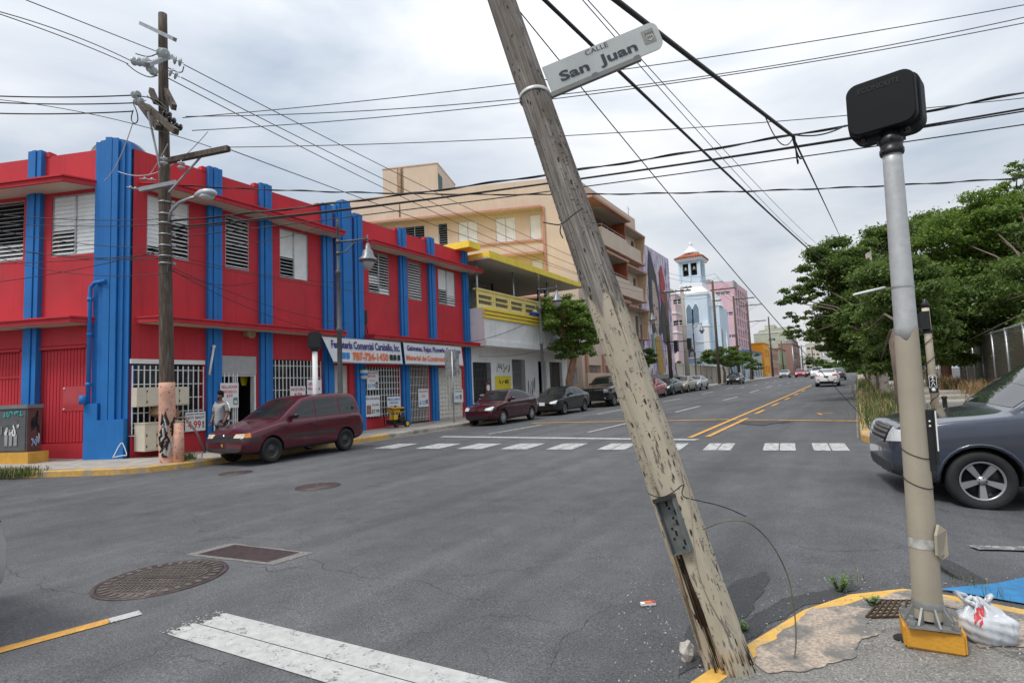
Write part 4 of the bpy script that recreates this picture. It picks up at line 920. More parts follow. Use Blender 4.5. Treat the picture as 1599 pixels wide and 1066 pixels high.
mb = MB(); mb.tube([FE(53.8, AT, -.4), FE(53.8, AT + 1.3, -.4)], .03, 6); mb.tube([FE(53.4, AT + 1.0, -.4), FE(54.2, AT + 1.0, -.4)], .02, 6); mb.tube([FE(53.5, AT + .5, -.4), FE(54.0, AT + .9, -.4)], .02, 6); mb.build('aerial', GALV, AP)

# ---------------------------------------------------------------- building with the mural
MU = thing('mural_building', 'tall blank-walled building painted with a purple mural of a long-haired woman', 'building', (FX - 3, 60, .5))
FMU = Face((FX, 0), (0, 1), (1, 0)); m0, m1, MT = 55.0, 65.7, 15.9
mb = MB(); mb.box((FX - 12, m0, -.2), (FX, m1, MT));
mp_mat = mat('purple_mural_wash', (.52, .42, .62), .75, var=.45, scale=2.2, c2=(.72, .68, .70), c2t=(.42, .58), c2scale=1.1, stretch=(1, 1.6, .5), streak=.5, streakc=(.30, .20, .42))
mb.build('wall', mp_mat, MU)
def flat(poly, mi, d, mb):
    # poly in shares of the mural's width and height
    W_ = m1 - m0; bmm = bmesh.new(); f = bmm.faces.new([bmm.verts.new(FMU(m0 + W_*x, .6 + (MT - .6)*y, d if d > .1 else d + .06)) for x, y in poly]); bmesh.ops.triangulate(bmm, faces=[f]); bmm.verts.ensure_lookup_table(); bmm.verts.index_update()
    mb.add([v.co.copy() for v in bmm.verts], [tuple(v.index for v in f.verts) for f in bmm.faces], mi); bmm.free()
mb = MB()
flat([(.30,.98),(.40,.90),(.50,.80),(.56,.62),(.58,.42),(.50,.40),(.40,.58),(.36,.42),(.28,.40),(.22,.60),(.24,.84)], 0, .005, mb)
flat([(.34,.78),(.42,.76),(.50,.64),(.49,.48),(.43,.40),(.35,.46),(.32,.62)], 1, .01, mb)
flat([(.60,.86),(.70,.92),(.78,.80),(.80,.60),(.76,.44),(.68,.48),(.62,.62)], 2, .007, mb)
flat([(.62,.66),(.72,.64),(.78,.46),(.74,.34),(.62,.36),(.57,.50)], 0, .012, mb)
flat([(.34,.38),(.46,.40),(.56,.28),(.58,.16),(.48,.10),(.38,.16),(.34,.28)], 3, .008, mb)
flat([(.22,.40),(.30,.40),(.30,.28),(.24,.24)], 4, .009, mb)
flat([(.06,.26),(.18,.28),(.2,.18),(.08,.14)], 5, .009, mb)
for (x, y, a, b, mi) in ((.36,.60,.05,.012,0), (.45,.585,.05,.012,0), (.40,.515,.05,.02,2)):
    flat([(x-a/2,y),(x,y+b),(x+a/2,y),(x,y-b)], mi, .016, mb)
r_ = random.Random(5)
for k in range(150):
    x = r_.uniform(.02, .96); y = r_.uniform(.02, .86); h_ = r_.uniform(.03, .14); w_ = r_.uniform(.01, .04)
    flat([(x, y), (x + w_, y + .01), (x + w_*.8, y + h_), (x + w_*.1, y + h_*.9)], r_.choice((5, 6, 7, 6, 1, 3)), -.056 + .0003*k, mb)
for k in range(22):
    x = r_.uniform(.05, .95); flat([(x, .0), (x + .03, .0), (x + .02, r_.uniform(.06, .16))], 6, -.01 + .0003*k, mb)
mb.build('mural_paint', [mat('mural_dark_hair', (.055, .05, .055), .7, var=.3), mat('mural_skin', (.50, .40, .34), .7, var=.15), mat('mural_red', (.42, .06, .06), .7, var=.25), mat('mural_ochre', (.45, .28, .06), .7, var=.4, scale=9), mat('mural_green', (.16, .30, .18), .7), mat('mural_pale', (.72, .66, .72), .7), mat('mural_violet', (.38, .27, .52), .7), mat('mural_gold', (.50, .38, .20), .7)], MU)
mb = MB(); mb.box((FX, m0, -.2), (FX + .25, m1 + .3, 2.6)); mb.build('stone_base', mat('grey_rubble', (.30, .29, .28), .9, var=.5, scale=9, bump=.4), MU)

# ---------------------------------------------------------------- long wall of the church yard, church, pink block
YW = thing('churchyard_wall', 'long low cream wall with panels along the pavement before the church', 'wall', (FX, 80, .8))
mb = MB(); mb.box((FX - .25, 66.0, .3), (FX, 97, 3.75))
for k in range(11): y = 66 + 3.05*k; mb.box((FX - .3, y, .3), (FX + .1, y + .4, 3.95))
mb.box((FX - .3, 66, 3.75), (FX + .06, 97, 3.86)); mb.build('wall', mat('cream_render', (.58, .52, .44), .8, var=.08, streak=.4, streakc=(.34, .3, .25)), YW)
mb = MB()
for y in (74.6, 80.5, 83.5): mb.box((FX + .005, y, 2.0), (FX + .03, y + 1.1, 2.35))
mb.build('blue_notice', mat('notice_blue', (.10, .20, .42), .6), YW)
mb = MB(); mb.box((FX - .3, 70.2, .4), (FX + .02, 71.6, 3.7))
for k in range(8): mb.box((FX + .021, 70.3, .6 + .36*k), (FX + .05, 71.5, .7 + .36*k), 1)
mb.build('pierced_block_pier', [mat('pier_cream', (.6, .55, .47), .8), mat('pier_hole', (.2, .18, .15), .9)], YW)

SKYB = mat('pale_blue_church_paint', (.62, .73, .82), .7, var=.06, streak=.25, streakc=(.33, .42, .52)); CHW = mat('church_white_trim', (.80, .82, .84), .6, var=.05)
CH = thing('church', 'pale blue church with arched windows and a square bell tower under a red tiled roof', 'church', (-24, 100, 1))
def chx(px, Y): return ony(px, 500, Y).x
YC = 99.5; T0, T1 = chx(1053, YC), chx(1106, YC); cz = lambda py: ony(1080, py, YC).z
tw = T1 - T0; mb = MB(); zb = cz(458)
def arch(F, a, z, w_, h_, d, mb, mi, seg=8):
    pts = [F(a - w_/2, z, d), F(a + w_/2, z, d)]
    for k in range(seg + 1):      # pointed arch
        t = k / seg; x = w_/2 * (1 - 2*t); y = h_ - w_*.9 + w_*.9 * (1 - abs(2*t - 1) ** 1.8); pts.append(F(a + x, z + y, d))
    mb.prism(pts, -F.n * .001 if False else F.n * .02, mi)
FSo = Face((T0, YC), (1, 0), (0, -1)); FEa = Face((T1, YC), (0, 1), (1, 0))
mb.box((T0, YC, -1), (T1, YC + tw, zb)); mb.box((T1 - .02, YC + 1.4, -1), (T1 + 1.6, YC + tw + 3, cz(480)))
mb.box((T0 - 6, YC + 2, -1), (T0 + .01, YC + 24, cz(520))); mb.build('nave_wall', SKYB, CH)
bt0, bt1 = chx(1064, YC), chx(1096, YC); bw_ = bt1 - bt0; bz0_, bz1_ = cz(441), cz(404)
mb = MB(); y0 = YC + (tw - bw_) / 2
FBS = Face((bt0, y0), (1, 0), (0, -1)); FBE = Face((bt1, y0), (0, 1), (1, 0)); FBW = Face((bt0, y0 + bw_), (0, -1), (-1, 0)); FBN = Face((bt1, y0 + bw_), (-1, 0), (0, 1))
hh = [(bw_*.14, bw_*.44, bz0_ + 1.4, bz1_ - .5), (bw_*.56, bw_*.86, bz0_ + 1.4, bz1_ - .5)]
for F in (FBS, FBE, FBW, FBN): F.wall(mb, 0, bw_, bz0_ - .5, bz1_, hh, .35)
for F in (FBS, FBE):
    for a in (0, bw_*.5, bw_): F.box(mb, a - .16, a + .16, bz0_ + .3, bz1_ - .3, .0, .12)
mb.build('belfry', SKYB, CH)
mb = MB(); mb.box((bt0 + .5, y0 + .5, bz0_), (bt1 - .5, y0 + bw_ - .5, bz1_)); mb.build('belfry_dark', DARK, CH)
mb = MB()
for f in (.3, .72):
    q = FBS(bw_*f, bz0_ + 2.3, -.3); mb.lathe([(.42, 0), (.36, .2), (.25, .6), (.1, .75)], 12, 0, Matrix.Translation(q))
mb.build('bell', mat('bell_bronze', (.16, .15, .12), .4, metal=.6), CH)
mb = MB()
cxm, cym = (bt0 + bt1)/2, y0 + bw_/2; m45 = Matrix.Translation((cxm, cym, 0)) @ Matrix.Rotation(R(45), 4, 'Z'); s2 = math.sqrt(2)
zz = lambda py: cz(py)
mb.lathe([(tw/2*s2 + .12, zb - .4), (tw/2*s2 + .2, zb), (tw/2*s2*.9, zb + .5), (bw_/2*s2 + .4, zz(448)), (bw_/2*s2 + .3, zz(440))], 4, 0, m45, smooth=False)
mb.lathe([(bw_/2*s2 + .55, bz1_ - .15), (bw_/2*s2 + .9, bz1_ + .2), (bw_/2*s2 + .9, bz1_ + .35)], 4, 0, m45, smooth=False)
mb.lathe([(1.5, zz(392)), (1.3, zz(388)), (.75, zz(384)), (.4, zz(380)), (.32, zz(377)), (.38, zz(376)), (.12, zz(372)), (.0, zz(370))], 12, 0, Matrix.Translation((cxm, cym, 0)))
FSo.box(mb, -.1, tw + .1, cz(536), cz(534), 0, .12)
for F, a, z, w_, h_ in ((FSo, tw*.46, cz(505), .95, 3.3), (FSo, tw*.66, cz(505), .95, 3.3)): arch(F, a, z - .2, w_ + .35, h_ + .4, .01, mb, 0)
arch(FSo, tw*.42, cz(566), 2.3, 3.6, .01, mb, 0); FSo.box(mb, tw*.2, tw*.66, cz(575), cz(565), 0, .35)
FSo.box(mb, tw*.86, tw*1.02, -1, cz(506), 0, .8); FSo.box(mb, tw*.82, tw*1.06, cz(512), cz(510), 0, .9)
mb.prism([(T1 - .1, YC + 1.3, cz(480)), (T1 + 1.9, YC + 1.3, cz(480)), (T1 + 1.2, YC + 1.3, cz(461)), (T1 - .1, YC + 1.3, cz(461))], (0, 3, 0))
mb.build('white_trim', CHW, CH)
mb = MB()
for F, a, z, w_, h_ in ((FSo, tw*.46, cz(505), .95, 3.3), (FSo, tw*.66, cz(505), .95, 3.3)): arch(F, a, z, w_, h_, .032, mb, 0)
mb.build('arched_window', mat('blue_shade_glass', (.17, .26, .34), .3, var=.2), CH)
mb = MB(); arch(FSo, tw*.42, cz(562), 1.35, 2.6, .032, mb, 0); arch(Face((T1 + 1.6, YC + 1.4), (0, 1), (1, 0)), 1.2, cz(560), .9, 5.0, .005, mb, 0); mb.build('dark_arch', mat('dark_arch_glass', (.05, .06, .07), .3), CH)
mb = MB(); mb.lathe([(bw_/2*s2 + 1.05, bz1_ + .36), (bw_*.42, bz1_ + 1.4), (1.3, zz(391))], 4, 0, m45, smooth=False, cap=False)
tile = mat('terracotta_tile', (.42, .13, .06), .7, var=.25, scale=8);
for k in range(4):
    a = R(90*k); d1 = Vector((math.cos(a), math.sin(a), 0)); d2 = Vector((-d1.y, d1.x, 0)); e_ = bw_/2 + .72
    for j in range(11):
        t = -1 + 2*(j + .5)/11; p0_ = Vector((cxm, cym, bz1_ + .42)) + d1*e_ + d2*(e_*t); p1_ = Vector((cxm, cym, zz(391.5))) + d1*.9 + d2*(.9*t); mb.tube([p0_, p1_], [.16, .07], 6)
mb.build('tiled_roof', tile, CH)

PINK = mat('pink_render', (.70, .45, .49), .8, var=.05, scale=.8, streak=.2, streakc=(.45, .25, .28))
def block(name, label, X0, X1, Y0, Y1, z1, m, wins=(), z0=-1, winm=None, cat='building', trim=None, roof=None, bands=()):
    """a building standing along the street: south wall at Y0, street wall at X1; wins = (face 's'/'e', a0, a1, zb, zt)"""
    t = thing(name, label, cat, ((X0+X1)/2, (Y0+Y1)/2, z0)); Fs = Face((X0, Y0), (1, 0), (0, -1)); Fe = Face((X1, Y0), (0, 1), (1, 0)) if X1 < 0 else Face((X0, Y0), (0, 1), (-1, 0))
    mb = MB()
    Fs.wall(mb, 0, X1 - X0, z0, z1, [w_[1:] for w_ in wins if w_[0] == 's'], .2); Fe.wall(mb, 0, Y1 - Y0, z0, z1, [w_[1:] for w_ in wins if w_[0] == 'e'], .2)
    xo = X0 if X1 < 0 else X1
    mb.add([(xo, Y0, z0), (xo, Y1, z0), (xo, Y1, z1), (xo, Y0, z1)], [(0, 1, 2, 3)]); mb.add([(X0, Y1, z0), (X1, Y1, z0), (X1, Y1, z1), (X0, Y1, z1)], [(0, 1, 2, 3)])
    mb.add([(X0, Y0, z1 - .3), (X1, Y0, z1 - .3), (X1, Y1, z1 - .3), (X0, Y1, z1 - .3)], [(0, 1, 2, 3)]); mb.build('wall', m, t)
    for w_ in wins:
        F = Fs if w_[0] == 's' else Fe; mb = MB(); F.box(mb, w_[1], w_[2], w_[3], w_[4], -.2, -.14); o_ = mb.build('window', winm or GLASSD, t)
        if w_[2] - w_[1] > .9:
            mb = MB(); n_ = max(2, round((w_[2]-w_[1]) / .9))
            for k in range(1, n_): a = w_[1] + (w_[2]-w_[1])*k/n_; F.box(mb, a - .04, a + .04, w_[3], w_[4], -.139, -.09)
            F.box(mb, w_[1], w_[2], w_[3], w_[3] + .06, -.139, -.08); F.box(mb, w_[1], w_[2], (w_[3]+w_[4])/2 - .03, (w_[3]+w_[4])/2 + .03, -.138, -.1); mb.build('window_frame', WHITEP, o_)
    r_ = random.Random(int(abs(Y0*7))); mb = MB()
    for w_ in wins:
        if r_.random() < .3: F = Fs if w_[0] == 's' else Fe; F.box(mb, w_[1] + .1, w_[1] + .85, w_[3] - .62, w_[3] - .1, .02, .42)
    if mb.v: mb.build('air_conditioner', mat('ac_casing', (.52, .51, .48), .6, var=.15), t)
    mb = MB(); q = Vector((min(X1 - 1.2, X0 + 2), Y0 + 1.8, z1 - .3)); mb.lathe([(.6, 0), (.6, 1.3), (.35, 1.55), (0, 1.6)], 14, 0, Matrix.Translation(q)); mb.build('roof_tank', mat('roof_tank', (.30, .30, .29), .6), t)
    if trim:
        mb = MB()
        for z in [z1] + list(bands): Fs.box(mb, -.1, X1 - X0 + .1, z, z + .25, -.1, .14); Fe.box(mb, .145, Y1 - Y0, z, z + .248, -.1, .139)
        mb.build('cornice', trim, t)
    return t
PY0 = 117.; px0, px1 = ony(1090, 500, PY0).x, ony(1150, 500, PY0).x; pz = lambda py: ony(1125, py, PY0).z
pw = px1 - px0; wnS = []
for f0, f1, ya, yb_ in ((.52, .88, 461, 456), (.58, .92, 494, 488.5), (.62, .95, 529, 524), (.30, .46, 461, 456)): wnS.append(('s', pw*f0, pw*f1, pz(ya), pz(yb_)))
for z in (pz(462), pz(478), pz(494), pz(510), pz(527), pz(542)):
    for k in range(5): wnS.append(('e', 1.2 + 2.7*k, 2.5 + 2.7*k, z, z + 1.5))
pinkb = block('pink_block', 'tall pink apartment block standing behind the church', px0, px1, PY0, PY0 + 16, pz(441), PINK, wnS, winm=mat('pink_block_glass', (.10, .09, .09), .25))
mb = MB(); mb.box((px1 - 5, PY0 + 2, pz(441)), (px1 - 2.5, PY0 + 4.5, pz(436))); mb.box((px1 - .2, PY0 - .05, pz(450)), (px1 + .05, PY0 + 3, pz(441) + .1)); mb.build('roof_box', mat('green_grey_box', (.32, .36, .34), .8), pinkb)
block('side_house', 'white and pink house glimpsed between the mural wall and the church', ony(1030, 500, 92).x, ony(1056, 500, 92).x, 92, 97, ony(1050, 460, 92).z, mat('pale_pink_render', (.70, .52, .53), .8, var=.06), [('s', 2.4, 3.6, ony(1050, 476, 92).z, ony(1050, 468, 92).z), ('s', 2.2, 3.9, ony(1050, 509, 92).z, ony(1050, 501, 92).z)], trim=WHITEW, bands=(ony(1050, 520, 92).z, ony(1050, 490, 92).z))
mb = MB();
# row of small buildings further up the left side
def sx(px, X=FX): return onx(px, 560, X).y
def zat(px, py, X=FX): return onx(px, py, X).z
block('blue_house', 'pale blue and white low house behind the street trees', FX - 8, FX, 98, 116, 5.6, mat('pale_blue_wall', (.34, .46, .58), .8, var=.1, streak=.3), [('e', 1+2.6*k, 2.2+2.6*k, 2.2, 4.4) for k in range(6)], trim=WHITEW)
yo = 138.
block('grey_shopfront', 'low blue and grey shopfront beside the orange house', FX - 8, FX, 117.5, 136, 7.2, mat('grey_blue_wall', (.42, .44, .46), .8, var=.12), [('e', 1+3.4*k, 3.2+3.4*k, 2.3, 4.8) for k in range(5)], trim=mat('navy_trim', (.05, .12, .32), .6))
block('orange_house', 'bright orange two-storey house far up the street', FX - 6, FX + .3, yo, 147, 9.6, mat('bright_orange_paint', (.85, .36, .02), .65, var=.06), [('e', 1.0+2.7*k, 2.2+2.7*k, z, z + 1.7) for k in range(3) for z in (3.0, 6.6)] + [('s', 4.2, 5.4, 2.2, 4.6)], trim=mat('amber_trim', (.7, .34, .05), .7))
block('terracotta_house', 'brownish house with a projecting upper floor past the orange house', FX - 4, FX + .2, 148.5, 166, 9.0, mat('brown_pink_wall', (.46, .27, .20), .8, var=.12), [('e', 1+2.8*k, 2.4+2.8*k, z, z + 1.5) for k in range(5) for z in (3.0, 6.3)], trim=mat('brown_trim', (.30, .16, .11), .7))
block('green_shop', 'small green and red shop before the far brown block', FX - 9, FX + .2, 168, 184, 9.6, mat('dull_green_wall', (.32, .38, .22), .8, var=.15), [('e', 1+3.6*k, 3.2+3.6*k, 2.6, 5.4) for k in range(4)], trim=mat('dark_red_trim', (.30, .04, .04), .7))
block('brick_block', 'dark reddish block at the bend of the street', FX - 2, FX + 1.8, 188, 212, 12.0, mat('reddish_block', (.30, .17, .14), .8, var=.2), [('e', 1.5+4*k, 3.8+4*k, z, z + 2.2) for k in range(5) for z in (3.4, 7.4, 11.2)], trim=mat('grey_cornice', (.4, .36, .34), .8))
dy = 205.
block('domed_hall', 'large pale green hall with a curved roof on the left skyline', ony(1178, 540, dy).x, ony(1232, 540, dy).x, dy, dy + 30, ony(1200, 520, dy).z, mat('mossy_pale_wall', (.44, .46, .36), .85, var=.2, scale=.4, streak=.5), [('s', 4.5, 6.5, ony(1200, 533, dy).z, ony(1200, 529, dy).z)], trim=WHITEW)
hall = bpy.data.objects['domed_hall']
mb = MB(); x0, x1 = ony(1180, 540, dy).x, ony(1231, 540, dy).x; z0 = ony(1200, 521, dy).z; h_ = ony(1200, 505, dy).z - z0
arcp = [(x0 + (x1-x0)*k/14, dy + .3, z0 + h_*.5*math.sin(PI*k/14)**.7) for k in range(15)]; mb.prism(arcp, (0, 28, 0)); mb.box((x0 + (x1-x0)*.55, dy + 3, z0), (x0 + (x1-x0)*.98, dy + 12, z0 + h_*.6)); mb.box((x0 + (x1-x0)*.3, dy + 2, z0), (x0 + (x1-x0)*.6, dy + 10, z0 + h_*.9)); mb.build('curved_roof', MATS['mossy_pale_wall'], hall)
# right-hand and closing buildings at the far end
def farb(name, label, pxa, pxb, top, D, m, wins, h0=590):
    a = atd(pxa, h0, D); b = atd(pxb, h0, D); z = atd((pxa+pxb)/2, top, D).z; w_ = abs(b.x - a.x);
    block(name, label, min(a.x, b.x), max(a.x, b.x), a.y, a.y + 14, z, m, [('s', w_*f0, w_*f1, atd(pxa, ya, D).z, atd(pxa, yb_, D).z) for f0, f1, ya, yb_ in wins], trim=WHITEW)
farb('far_white_house', 'white modern house with a dark window band closing the far right of the street', 1300, 1330, 547, 220, WHITEW, [(.2, .9, 571, 565), (.55, .95, 558, 555)])
farb('far_cream_tower', 'cream block with many small windows on the far skyline left of the trees', 1262, 1286, 536, 260, mat('far_cream', (.56, .50, .42), .8), [(.1+.3*k, .28+.3*k, y+4, y) for k in range(3) for y in (542, 552, 562)])
farb('far_grey_tower', 'grey-white far block beside the cream skyline block', 1238, 1262, 556, 240, mat('far_grey', (.50, .50, .48), .8), [(.12+.3*k, .3+.3*k, y+4, y) for k in range(3) for y in (560, 568)])
farb('far_pale_house', 'small pale house behind the overhead road sign', 1284, 1302, 556, 250, mat('far_pale', (.60, .57, .52), .8), [(.2, .8, 572, 566)])
# ================================================================== VEHICLES
def carpaint(name, c, metal=.25, rough=.28, dirt=.25):
    m = mat(name, c, rough, metal=metal, var=.04, scale=3, coat=.6, c2=(.16, .14, .12), c2t=(.62, .95), c2scale=1.2) if dirt else mat(name, c, rough, metal=metal, var=.03, coat=.8)
    return m
CARGL = mat('car_glass', (.012, .014, .015), .04, var=.2, spec=.8)
CARGLL = mat('car_windscreen', (.022, .027, .029), .03, var=.4, scale=2.2, spec=.8)
CLAD = mat('grey_bumper_plastic', (.035, .036, .038), .6, var=.15)
CHROME = mat('chrome', (.60, .60, .61), .18, metal=.95, var=.05)
LAMPG = mat('headlamp_glass', (.62, .64, .64), .12, var=.1, coat=.6)
LAMPY = mat('aged_headlamp', (.60, .53, .40), .25, var=.15)
AMBER = mat('amber_lamp', (.70, .22, .03), .25)
TAILR = mat('red_tail_lamp', (.42, .015, .015), .2, coat=.5)
WELL = mat('wheel_well', (.008, .008, .008), .95, var=.1)
ALLOY = mat('alloy_wheel', (.42, .42, .43), .35, metal=.7, var=.08)
STEELW = mat('dark_steel_wheel', (.05, .05, .05), .55, metal=.3, var=.2, c2=(.10, .08, .06), c2t=(.5, .7))
HUBW = mat('grey_hub_cap', (.45, .46, .47), .4, metal=.4, var=.08)
SEATM = mat('car_interior', (.03, .028, .026), .9)

def smooth_fn(pts):
    xs_ = [p[0] for p in pts]; ys_ = [p[1] for p in pts]
    fine = np.linspace(xs_[0], xs_[-1], 400); v = np.interp(fine, xs_, ys_)
    k = np.exp(-.5 * (np.arange(-10, 11) / 3.2) ** 2); k /= k.sum()
    vp = np.concatenate([2*v[0] - v[10:0:-1], v, 2*v[-1] - v[-2:-12:-1]]); s = np.convolve(vp, k, 'valid')
    return lambda x: float(np.interp(x, fine, s))
def chaikin(P, n=2):
    for _ in range(n):
        Q = [P[0]]
        for a, b in zip(P, P[1:]): Q += [(a[0]*.75+b[0]*.25, a[1]*.75+b[1]*.25), (a[0]*.25+b[0]*.75, a[1]*.25+b[1]*.75)]
        P = Q + [P[-1]]
    return P
class Car:
    def __init__(s, spec, paint):
        s.sp = spec; s.paint = paint; L_ = s.L = spec['L']; s.W = spec['W']
        s.top = smooth_fn(spec['top']); s.sh = smooth_fn(spec['sh']); s.wd = smooth_fn(spec['wd']); s.zb = smooth_fn(spec['zb'])
        s.H = max(p[1] for p in spec['top']); s.rw = spec.get('rw', .74)
        st = sorted(set(np.round(np.concatenate([np.linspace(0, .3, 9), np.linspace(.3, L_ - .3, spec.get('n', 46)), np.linspace(L_ - .3, L_, 9)]), 4)))
        s.st = st; rings = []
        for x in st:
            t_ = s.top(x); sh = min(s.sh(x), t_ - .015); w_ = s.wd(x) * s.W / 2; zb = s.zb(x)
            g = min(1, max(0, (t_ - sh - .05) / max(.1, (s.H - s.sh(L_ * .5) - .05)))); wr = w_ * .90 * (1 - g) + w_ * s.rw * g
            f1 = zb + (sh - zb) * .42; f2 = zb + (sh - zb) * .72
            P = [(0, zb), (w_*.80, zb), (w_*.94, zb + .05), (w_*.985, zb + .14), (w_, f1), (w_*1.0, f2), (w_*.985, sh - .07), (w_*.965, sh - .012), (w_*.935, sh + .012 * g)]
            if g > .03: P += [(w_*.93 + (wr - w_*.93) * .5, sh + (t_ - sh) * .52), (wr + .015, t_ - .10 * g - .01), (wr - .03, t_ - .035 * g - .004), (wr * .75, t_ - .012)]
            else: P += [(w_*.90, sh + .004), (wr*.88, sh + (t_-sh)*.5), (wr*.80, sh + (t_-sh)*.75), (wr * .65, t_ - .008)]
            P += [(0, t_)]
            rings.append(chaikin(P, 2))
        n = len(rings[0]); vs = []; s.n = n
        for x, rg in zip(st, rings):
            X = L_ / 2 - x
            vs += [(X, y, z) for y, z in rg] + [(X, -y, z) for y, z in reversed(rg[1:-1])]
        N_ = 2*n - 2; fs = [(i*N_+j, (i+1)*N_+j, (i+1)*N_+(j+1)%N_, i*N_+(j+1)%N_) for i in range(len(st)-1) for j in range(N_)]
        fs += [tuple(range(N_)), tuple(reversed(range((len(st)-1)*N_, len(st)*N_)))]
        s.v = [Vector(v) for v in vs]; s.f = fs; s.bvh = BVHTree.FromPolygons(s.v, [f for f in fs])
    def X(s, st): return s.L/2 - st
    def body(s, parent, name='body'):
        me = bpy.data.meshes.new(name); me.from_pydata([tuple(v) for v in s.v], [], s.f); me.materials.append(s.paint); me.materials.append(WELL)
        me.polygons.foreach_set('use_smooth', [True]*len(s.f)); me.update()
        bmm = bmesh.new(); bmm.from_mesh(me); bmesh.ops.recalc_face_normals(bmm, faces=bmm.faces); bmm.to_mesh(me); bmm.free()
        o = bpy.data.objects.new(name, me); col.objects.link(o)
        cb = MB(); sp = s.sp
        for wx in sp['wx']:
            for sd in (1, -1):
                m_ = Matrix.Translation((s.X(wx), sd * (s.W/2 - .34), sp['r'] - .0)) @ Matrix.Rotation(-sd * PI/2, 4, 'X')
                cb.lathe([(sp['r'] + .055, 0), (sp['r'] + .055, .6)], 28, 0, m_, smooth=False)
        cme = bpy.data.meshes.new('cut'); cme.from_pydata([tuple(v) for v in cb.v], [], cb.f); cme.materials.append(WELL); cme.update()
        bmm = bmesh.new(); bmm.from_mesh(cme); bmesh.ops.recalc_face_normals(bmm, faces=bmm.faces); bmm.to_mesh(cme); bmm.free()
        co = bpy.data.objects.new('cut', cme); col.objects.link(co)
        md = o.modifiers.new('arch', 'BOOLEAN'); md.object = co; md.operation = 'DIFFERENCE'; md.solver = 'EXACT'
        try: md.material_mode = 'TRANSFER'
        except Exception: pass
        dg = bpy.context.evaluated_depsgraph_get(); nm = bpy.data.meshes.new_from_object(o.evaluated_get(dg)); nm.name = name
        o.modifiers.clear(); o.data = nm; bpy.data.objects.remove(co); bpy.data.meshes.remove(cme)
        nm.polygons.foreach_set('use_smooth', [True]*len(nm.polygons))
        try: nm.set_sharp_from_angle(angle=R(38))
        except Exception: pass
        o.parent = parent; return o
    def patch(s, name, poly, axis, m, parent, off=.006, depth=.014, cuts=3, mi=0, mb=None, close=True):
        """a panel lying on the body: poly in the two other coordinates, dropped along the axis onto the skin"""
        bmm = bmesh.new(); dirs = {'+y': Vector((0,-1,0)), '-y': Vector((0,1,0)), 'f': Vector((-1,0,0)), 'r': Vector((1,0,0)), 't': Vector((0,0,-1))}; d = dirs[axis]
        def up3(p):
            if axis in ('+y', '-y'): return Vector((s.X(p[0]), 3 if axis == '+y' else -3, p[1]))
            if axis == 'f': return Vector((6, p[0], p[1]))
            if axis == 'r': return Vector((-6, p[0], p[1]))
            return Vector((s.X(p[0]), p[1], 4))
        f = bmm.faces.new([bmm.verts.new(up3(p)) for p in poly])
        bmesh.ops.triangulate(bmm, faces=[f])
        for _ in range(cuts):
            lim = .12 if cuts < 4 else .06
            ed = [e for e in bmm.edges if e.calc_length() > lim]
            if not ed: break
            bmesh.ops.subdivide_edges(bmm, edges=ed, cuts=1, use_grid_fill=False); bmesh.ops.triangulate(bmm, faces=bmm.faces[:])
        for v in bmm.verts:
            h = s.bvh.ray_cast(v.co, d)
            if h[0] is None or (axis in ('f', 'r') and abs(h[0].x) < s.L/2 - 1.2):
                q = v.co.copy()
                if axis in ('f', 'r'): q.x = (s.L/2) * (1 if axis == 'f' else -1)
                if axis in ('+y', '-y'): q.y = s.W/2 * (1 if axis == '+y' else -1)
                nr = s.bvh.find_nearest(q); v.co = nr[0] + nr[1] * off
            else: v.co = h[0] - d * off
        bmesh.ops.recalc_face_normals(bmm, faces=bmm.faces)
        avg = Vector();
        for f in bmm.faces: avg += f.normal * f.calc_area()
        if avg.dot(d) > 0: bmesh.ops.reverse_faces(bmm, faces=bmm.faces[:])
        if close:
            be = [e for e in bmm.edges if len(e.link_faces) == 1]; r_ = bmesh.ops.extrude_edge_only(bmm, edges=be)
            for v in r_['geom']:
                if isinstance(v, bmesh.types.BMVert): v.co += d * depth
        me = bpy.data.meshes.new(name); bmm.to_mesh(me); bmm.free(); me.materials.append(m)
        me.polygons.foreach_set('use_smooth', [True]*len(me.polygons))
        try: me.set_sharp_from_angle(angle=R(40))
        except Exception: pass
        o = bpy.data.objects.new(name, me); col.objects.link(o); o.parent = parent; return o
WHEELC = {}
